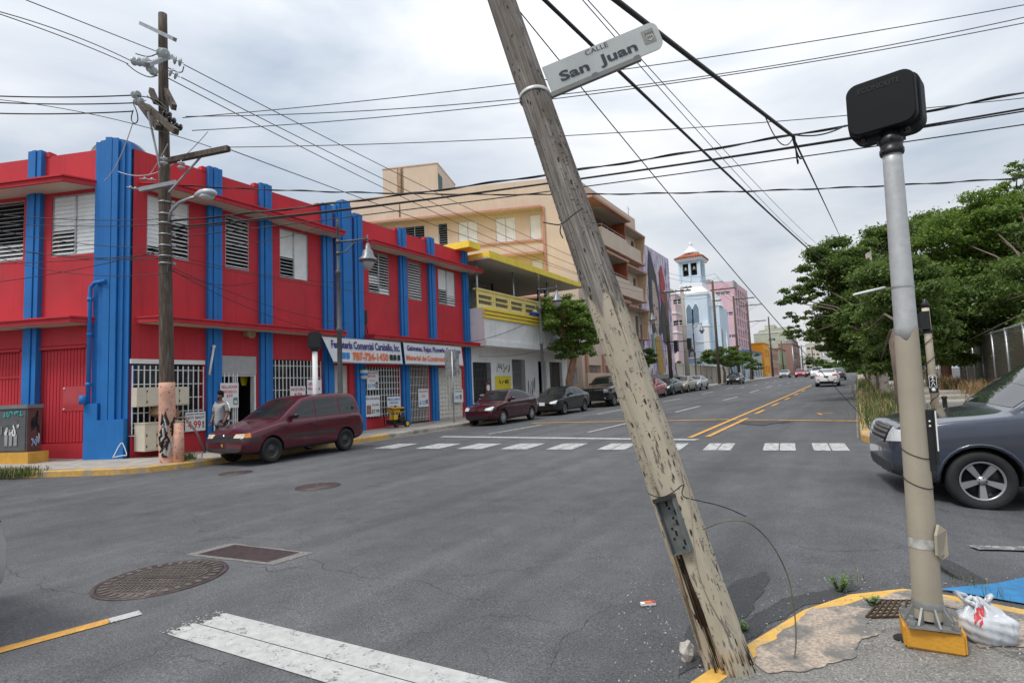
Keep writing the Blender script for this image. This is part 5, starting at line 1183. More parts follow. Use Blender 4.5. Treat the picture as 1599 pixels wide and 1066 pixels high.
def wheel(parent, pos, r, wd, style, side):
    """one wheel, outer face towards side*y"""
    key = (round(r, 3), round(wd, 3), style, side)
    if key in WHEELC:
        a, b = WHEELC[key]; w_ = bpy.data.objects.new('wheel', a.data); col.objects.link(w_); w_.parent = parent; w_.location = pos
        c_ = bpy.data.objects.new('rim', b.data); col.objects.link(c_); c_.parent = w_; return w_
    m_ = Matrix.Rotation(-side * PI/2, 4, 'X'); h = wd / 2; rr_ = r * (.62 if style != 'suv' else .66)
    mb = MB(); mb.lathe([(rr_*.95, -h*.8), (r*.90, -h), (r*.97, -h*.85), (r, -h*.6), (r, h*.6), (r*.97, h*.85), (r*.90, h), (rr_*1.08, h*.92), (rr_, h*.72)], 30, 0, m_, cap=False)
    w_ = mb.build('wheel', RUBBER, parent, world=False); w_.location = pos
    mb = MB();
    if style in ('steel',):
        mb.lathe([(rr_, h*.74), (rr_*.93, h*.70), (rr_*.88, h*.35), (rr_*.62, h*.45), (rr_*.5, h*.62), (rr_*.28, h*.55), (rr_*.24, h*.75), (0, h*.8)], 30, 0, m_, cap=False)
        for k in range(10): a = 2*PI*k/10; mb.sphere(m_ @ Vector((rr_*.72*math.cos(a), rr_*.72*math.sin(a), h*.42)), rr_*.10, 6, 1, (1, .6, 1))
    elif style in ('hub',):
        mb.lathe([(rr_, h*.76), (rr_*.92, h*.80), (rr_*.6, h*.86), (rr_*.2, h*.92), (0, h*.93)], 30, 0, m_, cap=False)
        for k in range(9): a = 2*PI*k/9; mb.cbox(m_ @ Vector((rr_*.66*math.cos(a), rr_*.66*math.sin(a), h*.87)), (rr_*.34, .02, .02), 1, (Matrix.Rotation(-side*PI/2, 3, 'X') @ Matrix.Rotation(a, 3, 'Z')))
    else:
        mb.lathe([(rr_, h*.78), (rr_*.94, h*.80), (rr_*.88, h*.5), (rr_*.86, h*.1), (rr_*.3, h*.0), (0, h*.0)], 30, 1, m_, cap=False)
        ns = 5 if style == 'suv' else 7
        for k in range(ns):
            a = 2*PI*k/ns + .3; ca, sa = math.cos(a), math.sin(a); w1 = rr_*(.26 if ns == 5 else .13); w2 = rr_*(.34 if ns == 5 else .10)
            q = []
            for rr2, ww, z in ((rr_*.16, w1*.8, h*.62), (rr_*.93, w2, h*.76)):
                for sg in (-1, 1): q.append(m_ @ Vector((rr2*ca - sg*ww/2*sa, rr2*sa + sg*ww/2*ca, z)))
            dn = (m_ @ Vector((0, 0, 1)) - m_ @ Vector((0, 0, 0))) * -.045
            mb.prism([q[0], q[1], q[3], q[2]], dn, 0)
        mb.lathe([(rr_*1.0, h*.79), (rr_*.93, h*.82), (rr_*.90, h*.7)], 30, 0, m_, cap=False); mb.lathe([(rr_*.24, h*.55), (rr_*.22, h*.72), (0, h*.74)], 16, 0, m_, cap=False)
        for k in range(5): a = 2*PI*k/5 + .6; mb.sphere(m_ @ Vector((rr_*.17*math.cos(a), rr_*.17*math.sin(a), h*.74)), rr_*.035, 6, 1)
    c_ = mb.build('rim', [{'steel': STEELW, 'hub': HUBW}.get(style, ALLOY), BLACKM], w_, world=False)
    WHEELC[key] = (w_, c_); return w_
def ribs(car, root, sts, z0, z1, wd=.011, name='door_seam'):
    for st in sts:
        for sd in ('+y', '-y'): car.patch(name, [(st, z0), (st + wd, z0), (st + wd, z1), (st, z1)], sd, BLACKM, root, .002, .01, 4)
def make_car(spec, label, loc, heading, paint, group=None, cat='car', name='parked_car', detail=2, slope=True):
    x, y = loc; hd = Vector((math.cos(heading), math.sin(heading))); e = 1.2
    zc_ = (gz(x + hd.x*e, y + hd.y*e) + gz(x - hd.x*e, y - hd.y*e)) / 2 + .012; sl = (gz(x + hd.x*e, y + hd.y*e) - gz(x - hd.x*e, y - hd.y*e)) / (2*e)
    rl = (gz(x - hd.y*.8, y + hd.x*.8) - gz(x + hd.y*.8, y - hd.x*.8)) / 1.6
    root = thing(name, label, cat, (x, y, zc_), rot=(math.atan(rl), -math.atan(sl), heading), group=group)
    c = Car(spec, paint); c.body(root); sp = spec
    for wx in sp['wx']:
        for sd in (1, -1): wheel(root, (c.X(wx), sd*(c.W/2 - sp['tw']/2 - .015), sp['r']), sp['r'], sp['tw'], sp['ws'], sd)
    for nm, poly, m in sp['side']:
        for sd in ('+y', '-y'): c.patch(nm, poly, sd, m or paint, root, .006, .014, 4)
    for nm, poly, ax, m in sp['ends']:
        sides = [poly] if not (nm.endswith('*')) else [poly, [(-a, b) for a, b in poly]]
        for pl in sides: c.patch(nm.rstrip('*'), pl, ax, m or paint, root, sp.get('eo', {}).get(nm, .007), .016, 4)
    if detail > 1:
        ribs(c, root, sp['seams'], sp['sz'][0], sp['sz'][1])
        for st, z in sp['handles']:
            for sd in (1, -1):
                h = c.bvh.ray_cast(Vector((c.X(st), 3*sd, z)), Vector((0, -sd, 0)))
                if h[0] is not None: mb = MB(); mb.cbox(h[0] + Vector((0, sd*.02, 0)), (.17, .035, .035)); mb.build('door_handle', sp.get('hm') or paint, root, world=False)
    st, z = sp['mirror']
    for sd in (1, -1):
        h = c.bvh.ray_cast(Vector((c.X(st), 3*sd, z)), Vector((0, -sd, 0)))
        q = h[0] if h[0] is not None else Vector((c.X(st), sd*c.W/2*.9, z))
        mb = MB(); mb.sphere(q + Vector((0, sd*.13, .02)), .1, 10, 0, (.75, 1.15, .75)); mb.cbox(q + Vector((0, sd*.03, -.02)), (.06, .12, .05)); mb.build('wing_mirror', sp.get('mm') or paint, root, world=False)
    return root, c
def plate(c, root, end, z, label_text='', m=None):
    x = c.L/2 * (1 if end == 'f' else -1); h = c.bvh.ray_cast(Vector((x*2, 0, z)), Vector((-1 if end == 'f' else 1, 0, 0)))
    if h[0] is None: return
    sg = 1 if end == 'f' else -1; mb = MB(); mb.cbox(h[0] + Vector((sg*.012, 0, 0)), (.015, .31, .16)); o = mb.build('number_plate', m or SIGNW, root, world=False)

def grid_poly(y0, y1, z0, z1): return [(y0, z0), (y1, z0), (y1, z1), (y0, z1)]
# ---- the maroon minivan
VAN = dict(L=4.35, W=1.80, r=.325, tw=.20, ws='steel', wx=(.83, 3.52), rw=.76,
    top=[(0, .72), (.06, .80), (.3, .90), (.9, 1.035), (1.16, 1.09), (1.5, 1.34), (1.98, 1.63), (2.35, 1.70), (3.3, 1.73), (3.95, 1.70), (4.14, 1.62), (4.27, 1.15), (4.35, .9)],
    sh=[(0, .68), (.3, .83), (1.1, .99), (2, 1.02), (3.9, 1.06), (4.25, 1.03), (4.35, .85)],
    wd=[(0, .80), (.15, .91), (.5, .98), (1.2, 1), (3.7, 1), (4.2, .97), (4.35, .90)], zb=[(0, .34), (.3, .26), (.6, .24), (3.7, .25), (4.1, .30), (4.35, .36)],
    side=[('side_window', [(1.52, 1.10), (1.58, 1.16), (2.02, 1.535), (2.32, 1.555), (2.32, 1.09)], CARGL), ('side_window', [(2.40, 1.09), (2.40, 1.56), (3.26, 1.575), (3.26, 1.10)], CARGL), ('side_window', [(3.35, 1.10), (3.35, 1.575), (3.92, 1.55), (4.04, 1.12)], CARGL),
          ('rub_strip', [(1.22, .60), (3.08, .60), (3.08, .67), (1.22, .67)], CLAD), ('rub_strip', [(3.95, .60), (4.27, .60), (4.27, .68), (3.95, .68)], CLAD), ('bumper_side', [(.02, .40), (.40, .40), (.40, .62), (.0, .62)], None), ('bumper_strip', [(.0, .60), (.42, .60), (.42, .69), (.0, .69)], CLAD), ('sill', [(1.25, .26), (3.08, .26), (3.08, .33), (1.25, .33)], CLAD), ('indicator', [(.10, .70), (.22, .70), (.22, .815), (.10, .79)], AMBER)],
    ends=[('bumper', grid_poly(-.74, .74, .60, .69), 'f', CLAD), ('bumper_lip', grid_poly(-.72, .72, .35, .44), 'f', CLAD), ('grille', [(-.38, .705), (.38, .705), (.36, .785), (-.36, .785)], 'f', BLACKM), ('headlamp*', [(.42, .70), (.735, .70), (.735, .80), (.42, .795)], 'f', LAMPY),
          ('windscreen', [(1.22, -.66), (1.22, .66), (1.45, .685), (1.92, .60), (1.92, -.60), (1.45, -.685)], 't', CARGLL), ('rear_window', grid_poly(-.62, .62, 1.12, 1.52), 'r', CARGL), ('tail_lamp*', grid_poly(.68, .84, .75, 1.05), 'r', TAILR), ('wiper*', [(1.13, .1), (1.16, .1), (1.26, .55), (1.23, .56)], 't', BLACKM)],
    seams=(1.36, 2.36, 3.28), sz=(.34, 1.06), handles=[(2.22, .90)], mirror=(1.56, 1.13), mm=BLACKM, hm=CLAD)
MAROON = carpaint('maroon_van_paint', (.105, .012, .024), .3, .3)
root, c = make_car(VAN, 'faded maroon minivan parked at the corner kerb, black bumpers, facing left', (-13.98, 10.85), -PI/2 + R(1.5), MAROON, 'vehicles parked along the left kerb', 'minivan', 'minivan'); root.scale.x = .95; root.location.y += .10
mb = MB(); h = c.bvh.ray_cast(Vector((6, -.02, .52)), Vector((-1, 0, 0)))[0]
pts = []
for k in range(10): a = PI/2 + PI*k/5; r_ = .055 if k % 2 == 0 else .022; pts.append(h + Vector((.012, math.cos(a)*r_, math.sin(a)*r_)))
mb.prism(pts, (.008, 0, 0)); mb.build('star_badge', mat('gold_star', (.65, .45, .12), .4, metal=.3), root, world=False)
mb = MB(); h = c.bvh.ray_cast(Vector((6, 0, .745)), Vector((-1, 0, 0)))[0]; mb.lathe([(.045, 0), (.045, .015), (0, .018)], 14, 0, Matrix.Translation(h) @ Euler((0, R(90), 0)).to_matrix().to_4x4()); mb.build('round_badge', CHROME, root, world=False)

def sedan(L=4.3, W=1.72, H=1.46, r=.305, ws='hub', hood=.98, nose=.70, wx=None, lamp=LAMPG, trunk=1.02, **kw):
    wx = wx or (L*.20, L*.20 + L*.60); c0 = L*.275; r1 = L*.46; r2 = L*.66; bk = L*.87
    d = dict(L=L, W=W, r=r, tw=.19, ws=ws, wx=wx, rw=.72,
        top=[(0, nose - .05), (.07, nose), (.35, nose + .12), (c0 - .12, hood - .02), (c0, hood + .03), (r1 - .25, H - .11), (r1, H - .03), (r1 + .45, H), (r2, H - .06), (bk - .18, trunk + .12), (bk, trunk + .04), (L - .10, trunk), (L, trunk - .22)],
        sh=[(0, nose - .1), (.3, nose + .06), (c0, hood - .06), (L*.5, hood - .03), (L*.8, hood), (L - .1, trunk - .05), (L, trunk - .28)],
        wd=[(0, .72), (.12, .86), (.45, .97), (1.1, 1), (L*.75, 1), (L - .35, .96), (L - .08, .88), (L, .80)], zb=[(0, .27), (.3, .20), (.6, .19), (L*.8, .20), (L - .3, .26), (L, .34)],
        side=[('side_window', [(c0 + .36, hood + .02), (c0 + .42, hood + .06), (r1 - .1, H - .12), (L*.535, H - .10), (L*.53, hood + .02)], CARGL), ('side_window', [(L*.548, hood + .02), (L*.553, H - .10), (r2 - .06, H - .15), (bk - .42, hood + .10), (bk - .44, hood + .04)], CARGL)],
        ends=[('windscreen', [(c0 + .04, -W*.36), (c0 + .04, W*.36), (c0 + .22, W*.385), (r1 - .10, W*.325), (r1 - .10, -W*.325), (c0 + .22, -W*.385)], 't', CARGLL),
              ('rear_window', [(r2 + .07, -W*.32), (r2 + .07, W*.32), (bk - .14, W*.35), (bk - .14, -W*.35)], 't', CARGL),
              ('headlamp*', [(W*.24, nose - .10), (W*.42, nose - .10), (W*.43, nose + .04), (W*.40, nose + .06), (W*.24, nose - .01)], 'f', lamp),
              ('grille', [(-W*.22, nose - .13), (W*.22, nose - .13), (W*.22, nose - .02), (-W*.22, nose - .02)], 'f', BLACKM), ('air_intake', [(-W*.36, .25), (W*.36, .25), (W*.33, .40), (-W*.33, .40)], 'f', BLACKM),
              ('tail_lamp*', [(W*.24, trunk - .20), (W*.45, trunk - .22), (W*.45, trunk - .06), (W*.25, trunk - .08)], 'r', TAILR)],
        seams=(c0 + .30, L*.54, bk - .52), sz=(.30, hood - .02), handles=[(L*.52, hood - .10), (bk - .6, hood - .08)], mirror=(c0 + .42, hood + .06))
    d.update(kw); return d
LK = 'vehicles parked along the left kerb'
S1 = sedan(4.2, 1.67, 1.50, .30, 'hub', 1.0, .74, (.82, 3.32), trunk=1.10)
root, c = make_car(S1, 'glossy dark maroon compact sedan first in the row beyond the crosswalk', (-13.85, 22.25), -PI/2, carpaint('dark_maroon_paint', (.060, .008, .016), .35, .2, 0), LK)
mb = MB();
for y0, y1 in ((-.42, -.08), (.08, .42)):
    for z in (.64, .70): h = c.bvh.ray_cast(Vector((6, (y0+y1)/2, z)), Vector((-1, 0, 0)))[0]; mb.cbox(h + Vector((.016, 0, 0)), (.012, y1 - y0, .022))
mb.build('chrome_grille_bar', CHROME, root, world=False)
S2 = sedan(4.37, 1.73, 1.45, .31, 'alloy', .97, .70, (.88, 3.39), lamp=LAMPG, mm=None)
root, c = make_car(S2, 'matt black older sedan parked behind the dark maroon sedan', (-13.75, 28.0), -PI/2, carpaint('faded_black_paint', (.012, .013, .015), .1, .35), LK)
plate(c, root, 'f', .60)
PK = dict(L=5.7, W=2.0, r=.40, tw=.27, ws='alloy', wx=(.98, 4.55), rw=.74,
    top=[(0, 1.05), (.06, 1.14), (.3, 1.22), (1.3, 1.30), (1.5, 1.33), (2.15, 1.83), (2.5, 1.92), (3.6, 1.93), (3.95, 1.86), (4.08, 1.38), (4.15, 1.34), (5.6, 1.34), (5.7, 1.2)],
    sh=[(0, 1.0), (.3, 1.14), (1.4, 1.22), (3.9, 1.26), (5.6, 1.28), (5.7, 1.1)], wd=[(0, .86), (.15, .95), (.5, 1), (5.3, 1), (5.7, .95)], zb=[(0, .42), (.4, .36), (5, .40), (5.7, .46)],
    side=[('side_window', [(1.95, 1.34), (2.3, 1.74), (2.75, 1.77), (2.75, 1.33)], CARGL), ('side_window', [(2.84, 1.33), (2.84, 1.77), (3.5, 1.76), (3.72, 1.36)], CARGL)],
    ends=[('windscreen', [(1.58, -.76), (1.58, .76), (2.22, .66), (2.22, -.66)], 't', CARGLL), ('grille', [(-.62, .72), (.62, .72), (.66, 1.08), (-.66, 1.08)], 'f', BLACKM), ('headlamp*', [(.68, .88), (.94, .88), (.94, 1.06), (.68, 1.08)], 'f', mat('smoked_lamp', (.22, .23, .24), .15)), ('bumper', grid_poly(-.9, .9, .46, .68), 'f', mat('black_bumper', (.015, .015, .016), .3)), ('fog_lamp*', grid_poly(.66, .80, .5, .6), 'f', LAMPG), ('tail_lamp*', grid_poly(.78, .94, .9, 1.25), 'r', TAILR), ('rear_window', grid_poly(-.66, .66, 1.42, 1.76), 'r', CARGL)],
    seams=(1.75, 2.8, 3.85), sz=(.5, 1.28), handles=[(2.62, 1.14), (3.7, 1.15)], mirror=(2.05, 1.38), mm=BLACKM)
root, c = make_car(PK, 'large black pickup truck with a dark grille parked by the street tree', (-13.9, 35.6), -PI/2, carpaint('black_truck_paint', (.008, .008, .010), .1, .14, 0), LK, 'pickup truck', 'pickup_truck')
mb = MB(); h = c.bvh.ray_cast(Vector((6, 0, .9)), Vector((-1, 0, 0)))[0]; mb.cbox(h + Vector((.02, 0, 0)), (.03, 1.3, .04)); mb.cbox(h + Vector((.02, 0, 0)), (.03, .06, .34)); mb.build('grille_crossbar', mat('gloss_black', (.01, .01, .01), .15), root, world=False)
mk = lambda lab, y, c_, sp, x=-13.8, hd=-PI/2, g=LK, nm='parked_car', det=1: make_car(sp, lab, (x, y), hd, c_, g, 'car', nm, det)
mk('bright red car mostly hidden behind the leaning pole', 43.7, carpaint('bright_red_paint', (.36, .010, .022), .2, .22, 0), sedan(4.2, 1.72, 1.48, n=24), det=2)
mk('dark green sedan parked between the red car and the beige sedan', 48.4, carpaint('dark_green_paint', (.012, .022, .024), .3, .25), sedan(4.3, 1.72, 1.40, ws='alloy', n=24))
mk('beige sedan third from the red car along the kerb', 53.3, carpaint('beige_car_paint', (.36, .30, .22), .5, .3), sedan(4.5, 1.76, 1.48, ws='alloy', n=24))
mk('silver sedan last in the parked row before the church wall', 58.3, carpaint('silver_car_paint', (.42, .42, .44), .6, .28), sedan(4.4, 1.74, 1.42, ws='alloy', n=24))
mk('black hatchback parked alone by the trees up the street', 77.5, carpaint('hatch_black_paint', (.018, .019, .02), .3, .25), sedan(3.9, 1.7, 1.5, ws='alloy', n=24), x=-13.4)
TG = 'cars far up the street'
mk('pale grey car far up the street on the left', 118, carpaint('far_grey_paint', (.35, .37, .37), .4, .3), sedan(4.3, 1.75, 1.5, n=20), x=-11.6, g=TG, nm='distant_car')
mk('red car far up the street beside the pale grey one', 117, carpaint('far_red_paint', (.40, .012, .03), .3, .3), sedan(4.3, 1.78, 1.5, n=20), x=-8.9, g=TG, nm='distant_car')
mk('dark car far up the street just right of the red one', 124, carpaint('far_dark_paint', (.03, .03, .035), .3, .3), sedan(4.3, 1.75, 1.45, n=20), x=-7.6, g=TG, nm='distant_car')
mk('white van waiting far up the street ahead of the white sedan', 100, carpaint('far_white_paint', (.70, .70, .70), .1, .3), sedan(4.6, 1.85, 1.75, n=20, hood=1.1, nose=.85, trunk=1.3), x=-5.3, g=TG, nm='distant_car')
mk('dark teal car just visible ahead of the white sedan', 80, carpaint('far_teal_paint', (.03, .06, .07), .3, .3), sedan(4.4, 1.75, 1.5, n=20), x=-2.1, hd=PI/2, g=TG, nm='distant_car')
S3 = sedan(4.6, 1.80, 1.47, .32, 'alloy', 1.0, .72, (.95, 3.65), trunk=1.10, n=30)
root, c = make_car(S3, 'white sedan driving away in the right lane, red tail lamps towards us', (-2.25, 56.2), PI/2, carpaint('white_car_paint', (.74, .74, .74), .0, .25, 0), None, 'car', 'moving_car', 1)
for nm, pl, m in (('rear_bumper_insert', [(-.62, .34), (.62, .34), (.55, .47), (-.55, .47)], BLACKM), ('exhaust_trim', [(.50, .52), (.74, .52), (.74, .60), (.52, .60)], BLACKM), ('exhaust_trim', [(-.50, .52), (-.74, .52), (-.74, .60), (-.52, .60)], BLACKM), ('number_plate', [(-.16, .76), (.16, .76), (.16, .88), (-.16, .88)], mat('dark_plate', (.03, .06, .07), .4))): c.patch(nm, pl, 'r', m, root, .008, .02, 3)
mb = MB(); mb.cbox((-2.2, 0, .30), (.12, 1.4, .16)); mb.build('underbody', WELL, root, world=False)
# ---- dark grey SUV turning out of the cross street
SUVS = dict(L=4.76, W=1.99, r=.345, tw=.25, ws='suv', wx=(.84, 3.60), rw=.78, n=60,
    top=[(0, .78), (.05, .94), (.16, 1.01), (.5, 1.07), (.95, 1.10), (1.20, 1.13), (1.58, 1.44), (1.95, 1.71), (2.35, 1.79), (3.5, 1.80), (4.4, 1.75), (4.58, 1.63), (4.70, 1.12), (4.76, .9)],
    sh=[(0, .72), (.12, .94), (.6, 1.04), (1.3, 1.10), (3, 1.10), (4.5, 1.13), (4.76, .85)], wd=[(0, .66), (.1, .80), (.35, .94), (.85, 1), (4.1, 1), (4.5, .97), (4.76, .90)], zb=[(0, .36), (.3, .28), (.6, .25), (4.0, .26), (4.4, .32), (4.76, .40)],
    side=[('side_window', [(1.60, 1.15), (1.66, 1.21), (2.06, 1.60), (2.66, 1.63), (2.66, 1.14)], CARGL), ('side_window', [(2.74, 1.14), (2.74, 1.63), (3.54, 1.63), (3.54, 1.15)], CARGL), ('side_window', [(3.62, 1.15), (3.62, 1.63), (4.28, 1.58), (4.34, 1.19)], CARGL),
          ('front_bumper_side', [(.0, .30), (.36, .30), (.42, .42), (.0, .50)], CLAD), ('fog_lamp', [(.13, .40), (.27, .38), (.27, .47), (.13, .49)], mat('fog_dark', (.08, .08, .09), .2)), ('sill', [(1.34, .28), (3.08, .28), (3.08, .40), (1.34, .40)], CLAD), ('rub_strip', [(1.42, .58), (3.0, .58), (3.0, .635), (1.42, .625)], CLAD)],
    ends=[('windscreen', [(1.26, -.76), (1.26, .76), (1.46, .80), (1.92, .71), (1.92, -.71), (1.46, -.80)], 't', CARGLL), ('grille', [(-.40, .74), (.40, .74), (.43, .95), (-.43, .95)], 'f', BLACKM), ('headlamp*', [(.48, .77), (.86, .80), (.90, .92), (.50, .95)], 'f', LAMPG), ('chin', grid_poly(-.70, .70, .34, .5), 'f', CLAD), ('rear_window', grid_poly(-.68, .68, 1.18, 1.58), 'r', CARGL), ('tail_lamp*', grid_poly(.72, .92, .83, 1.12), 'r', TAILR)],
    seams=(1.46, 2.70, 3.58), sz=(.42, 1.09), handles=[(2.54, .96), (3.42, .98)], mirror=(1.66, 1.17))
SUVP = carpaint('slate_grey_paint', (.066, .077, .105), .5, .22, 0)
wf = ong(1518, 791); hdg = PI + R(9); hv = Vector((math.cos(hdg), math.sin(hdg))); lf = Vector((-hv.y, hv.x))
cen = Vector((wf.x + .10, wf.y)) - hv * (4.76/2 - .84) - lf * (1.99/2 - .13)
root, c = make_car(SUVS, 'dark slate grey SUV pulling out of the cross street behind the signal pole', (cen.x, cen.y), hdg, SUVP, None, 'SUV', 'suv')
mb = MB()
for z in (.77, .83, .89, .935):
    h = c.bvh.ray_cast(Vector((6, 0, z)), Vector((-1, 0, 0)))[0]; h2 = c.bvh.ray_cast(Vector((6, .40, z)), Vector((-1, 0, 0)))[0]
    for sg in (1, -1): mb.bar(h + Vector((.02, 0, 0)), Vector((h2.x + .02, h2.y*sg, z)), .02, .028)
mb.build('chrome_grille_bar', CHROME, root, world=False)
for sd in (1, -1):
    mb = MB(); pts = []
    for k in range(15):
        a = PI*(-.06) + PI*1.12*k/14; xx = c.X(.84) + math.cos(a)*.42; zz_ = .345 + math.sin(a)*.425; h = c.bvh.ray_cast(Vector((xx, 3*sd, max(zz_, .3))), Vector((0, -sd, 0)))
        pts.append((h[0] if h[0] is not None else Vector((xx, sd*.99, zz_))) + Vector((0, sd*.002, 0)))
    mb.tube(pts, .018, 6); mb.build('arch_lip', SUVP, root, world=False)
# ---- silver car, only its rear corner inside the frame at the left edge
make_car(sedan(4.5, 1.78, 1.46, .32, 'alloy', n=30, trunk=1.04), 'silver car at the left edge with just its rear corner in the picture', (-6.18, -.445), -PI/2, carpaint('silver_edge_paint', (.55, .56, .57), .4, .28, 0), None, 'car', 'waiting_car', 1)
# ================================================================== POLES, SIGNS, WIRES
def poly_from(pts): return [Vector(p) for p in pts]
def frame_of(axis, refx):
    z = Vector(axis).normalized(); x = (Vector(refx) - z * Vector(refx).dot(z)).normalized(); y = z.cross(x)
    m = Matrix((x, y, z)).transposed().to_4x4(); return m
# ---- leaning wooden pole
def pole_wood():
    """weathered timber: fibres along the grain, staple pits, cream paint flaking off below"""
    m = bpy.data.materials.new('peeling_painted_timber'); m.use_nodes = True; t = m.node_tree; l = t.links.new; b = t.nodes['Principled BSDF']
    co = N('ShaderNodeTexCoord', t); s = co.outputs['Object']
    def mp_(sc_, vec=s): q = N('ShaderNodeMapping', t); q.inputs['Scale'].default_value = sc_; l(vec, q.inputs[0]); return q.outputs[0]
    def no(v, sc_, d, rg=.6): n = N('ShaderNodeTexNoise', t); n.inputs['Scale'].default_value = sc_; n.inputs['Detail'].default_value = d; n.inputs['Roughness'].default_value = rg; l(v, n.inputs[0]); return n.outputs[0]
    def rg(x, a, b_, c=0., d=1.): r = N('ShaderNodeMapRange', t); r.inputs[1].default_value = a; r.inputs[2].default_value = b_; r.inputs[3].default_value = c; r.inputs[4].default_value = d; l(x, r.inputs[0]); return r.outputs[0]
    def math_(op, a, b_): r = N('ShaderNodeMath', t, operation=op); (l(a, r.inputs[0]) if not isinstance(a, float) else setattr(r.inputs[0], 'default_value', a)); (l(b_, r.inputs[1]) if not isinstance(b_, float) else setattr(r.inputs[1], 'default_value', b_)); return r.outputs[0]
    def mix(f, a, b_):
        x = N('ShaderNodeMix', t, data_type='RGBA'); l(f, x.inputs[0])
        for i, v in ((6, a), (7, b_)): (l(v, x.inputs[i]) if not isinstance(v, tuple) else setattr(x.inputs[i], 'default_value', (*v, 1)))
        return x.outputs[2]
    fib = no(mp_((26, 26, .55)), 2.2, 6, .65); fib2 = no(mp_((60, 60, 1.6)), 2.0, 4, .6); blot = no(mp_((3, 3, 1.2)), 1.8, 6)
    wood = mix(rg(fib, .3, .7), (.045, .036, .029), (.23, .195, .165)); wood = mix(rg(blot, .42, .62), wood, mix(rg(fib2, .35, .65), (.085, .07, .06), (.33, .30, .27)))
    pt = mix(rg(no(mp_((7, 7, .8)), 2, 6), .3, .7), (.34, .295, .22), (.47, .41, .31)); pt = mix(rg(no(s, 2.2, 5), .55, .75), pt, (.32, .27, .20))
    sp = N('ShaderNodeSeparateXYZ', t); l(s, sp.inputs[0])
    edge = math_('ADD', sp.outputs[2], math_('MULTIPLY', no(mp_((7, 7, 1.6)), 1.6, 7, .65), 1.5))
    top = rg(edge, 2.72, 2.86)                               # where the painted part ends
    flake = math_('MAXIMUM', rg(no(mp_((17, 17, 2.4)), 1.5, 5, .7), .60, .625), rg(no(mp_((34, 34, 7)), 1.3, 3, .6), .62, .64))
    bare = math_('MAXIMUM', top, flake)
    # staple holes
    vo = N('ShaderNodeTexVoronoi', t, feature='F1'); vo.inputs['Scale'].default_value = 1.0; vo.inputs['Randomness'].default_value = 1.0; l(mp_((30, 30, 9)), vo.inputs[0])
    pit = math_('MULTIPLY', rg(vo.outputs[0], .14, .20, 1., 0.), rg(no(s, 5, 3), .42, .50))
    crk = rg(no(mp_((22, 22, .35)), 1.6, 3, .5), .675, .70)
    c_ = mix(bare, pt, wood); c_ = mix(math_('MAXIMUM', pit, crk), c_, (.025, .018, .014))
    l(c_, b.inputs['Base Color']); b.inputs['Roughness'].default_value = .85
    hh = math_('SUBTRACT', math_('ADD', math_('MULTIPLY', fib, .8), math_('MULTIPLY', fib2, .3)), math_('ADD', math_('MULTIPLY', bare, .35), math_('MULTIPLY', math_('MAXIMUM', pit, crk), 1.2)))
    bm = N('ShaderNodeBump', t); bm.inputs['Strength'].default_value = .9; bm.inputs['Distance'].default_value = .006; l(hh, bm.inputs['Height']); l(bm.outputs[0], b.inputs['Normal'])
    return m
PWOOD = pole_wood()
pb = ong(1140, 1040, .12); pt_ = atd(783, 0, 4.25); ax = (pt_ - pb).normalized(); LEN = 8.6
LP = thing('leaning_utility_pole', 'splintered wooden utility pole leaning over the near corner, lower half in peeling cream paint', 'utility pole', pb)
Mx = frame_of(ax, rt); Mx.translation = pb
LP.matrix_basis = Mx
mb = MB(); n = 64; ks = 140; vs = []; rr = random.Random(8)
gr = [rr.uniform(-1, 1) for _ in range(n)]
grv = [(rr.uniform(0, 2*PI), rr.uniform(.003, .007), rr.uniform(0.2, 6), rr.uniform(.8, 2.6)) for _ in range(16)]
d_cam = (Mx.inverted() @ EYE); ca = math.atan2(d_cam.y, d_cam.x)
split = ca - .66 # the rotten split faces the camera, left of centre
for k in range(ks + 1):
    z = LEN * (k / ks) ** 1.35 - .25; r_ = .117 - .0042 * max(z, 0) + (.012 * max(0, .35 - z))
    for j in range(n):
        a = 2*PI*j/n; q = r_ + .0022 * gr[j] + .0025*math.sin(3*a + z*.7) + .002*math.sin(7*a - z*1.3)
        for ga, gd, gz0, gl_ in grv:
            da = abs((a - ga + PI) % (2*PI) - PI)
            if da < .07 and gz0 < z < gz0 + gl_: q -= gd * (1 - da/.07) * math.sin(PI*(z-gz0)/gl_)
        da = ((a - split + .10*z + PI) % (2*PI)) - PI; hw = .40 - .22 * min(1, max(0, z) / .8)
        if z < .98 and abs(da) < hw: q -= .055 * (1 - (abs(da)/hw)**3) * min(1, (.98 - z) / .25)
        if z < .05: q += .01*gr[(j*7) % n] * .6
        vs.append((q*math.cos(a), q*math.sin(a), z))
mb.add(vs, [(k*n+j, k*n+(j+1)%n, (k+1)*n+(j+1)%n, (k+1)*n+j) for k in range(ks) for j in range(n)], 0, True)
mb.f.append([ks*n + j for j in range(n)]); mb.m.append(0); mb.sm.append(False)
shaft = mb.build('shaft', PWOOD, LP, world=False)
mb = MB()   # exposed dark heartwood and torn splinters in the split
for k in range(34):
    a = split + rr.uniform(-.32, .28); z0 = rr.uniform(-.02, .6); z1 = z0 + rr.uniform(.15, .5); r0_ = rr.uniform(.070, .102);
    mb.tube([(r0_*math.cos(a), r0_*math.sin(a), z0), (r0_*1.01*math.cos(a - .03), r0_*1.01*math.sin(a - .03), min(z1, .93))], [rr.uniform(.002, .006), .001], 5, rr.choice((0, 0, 0, 1)))
for k in range(5):
    a = split - .40 + .03*k; mb.tube([(.128*math.cos(a), .128*math.sin(a), .12 + .05*k), (.12*math.cos(a), .12*math.sin(a), .5), (.113*math.cos(a), .113*math.sin(a), .85)], [.005, .007, .001], 5, 1)
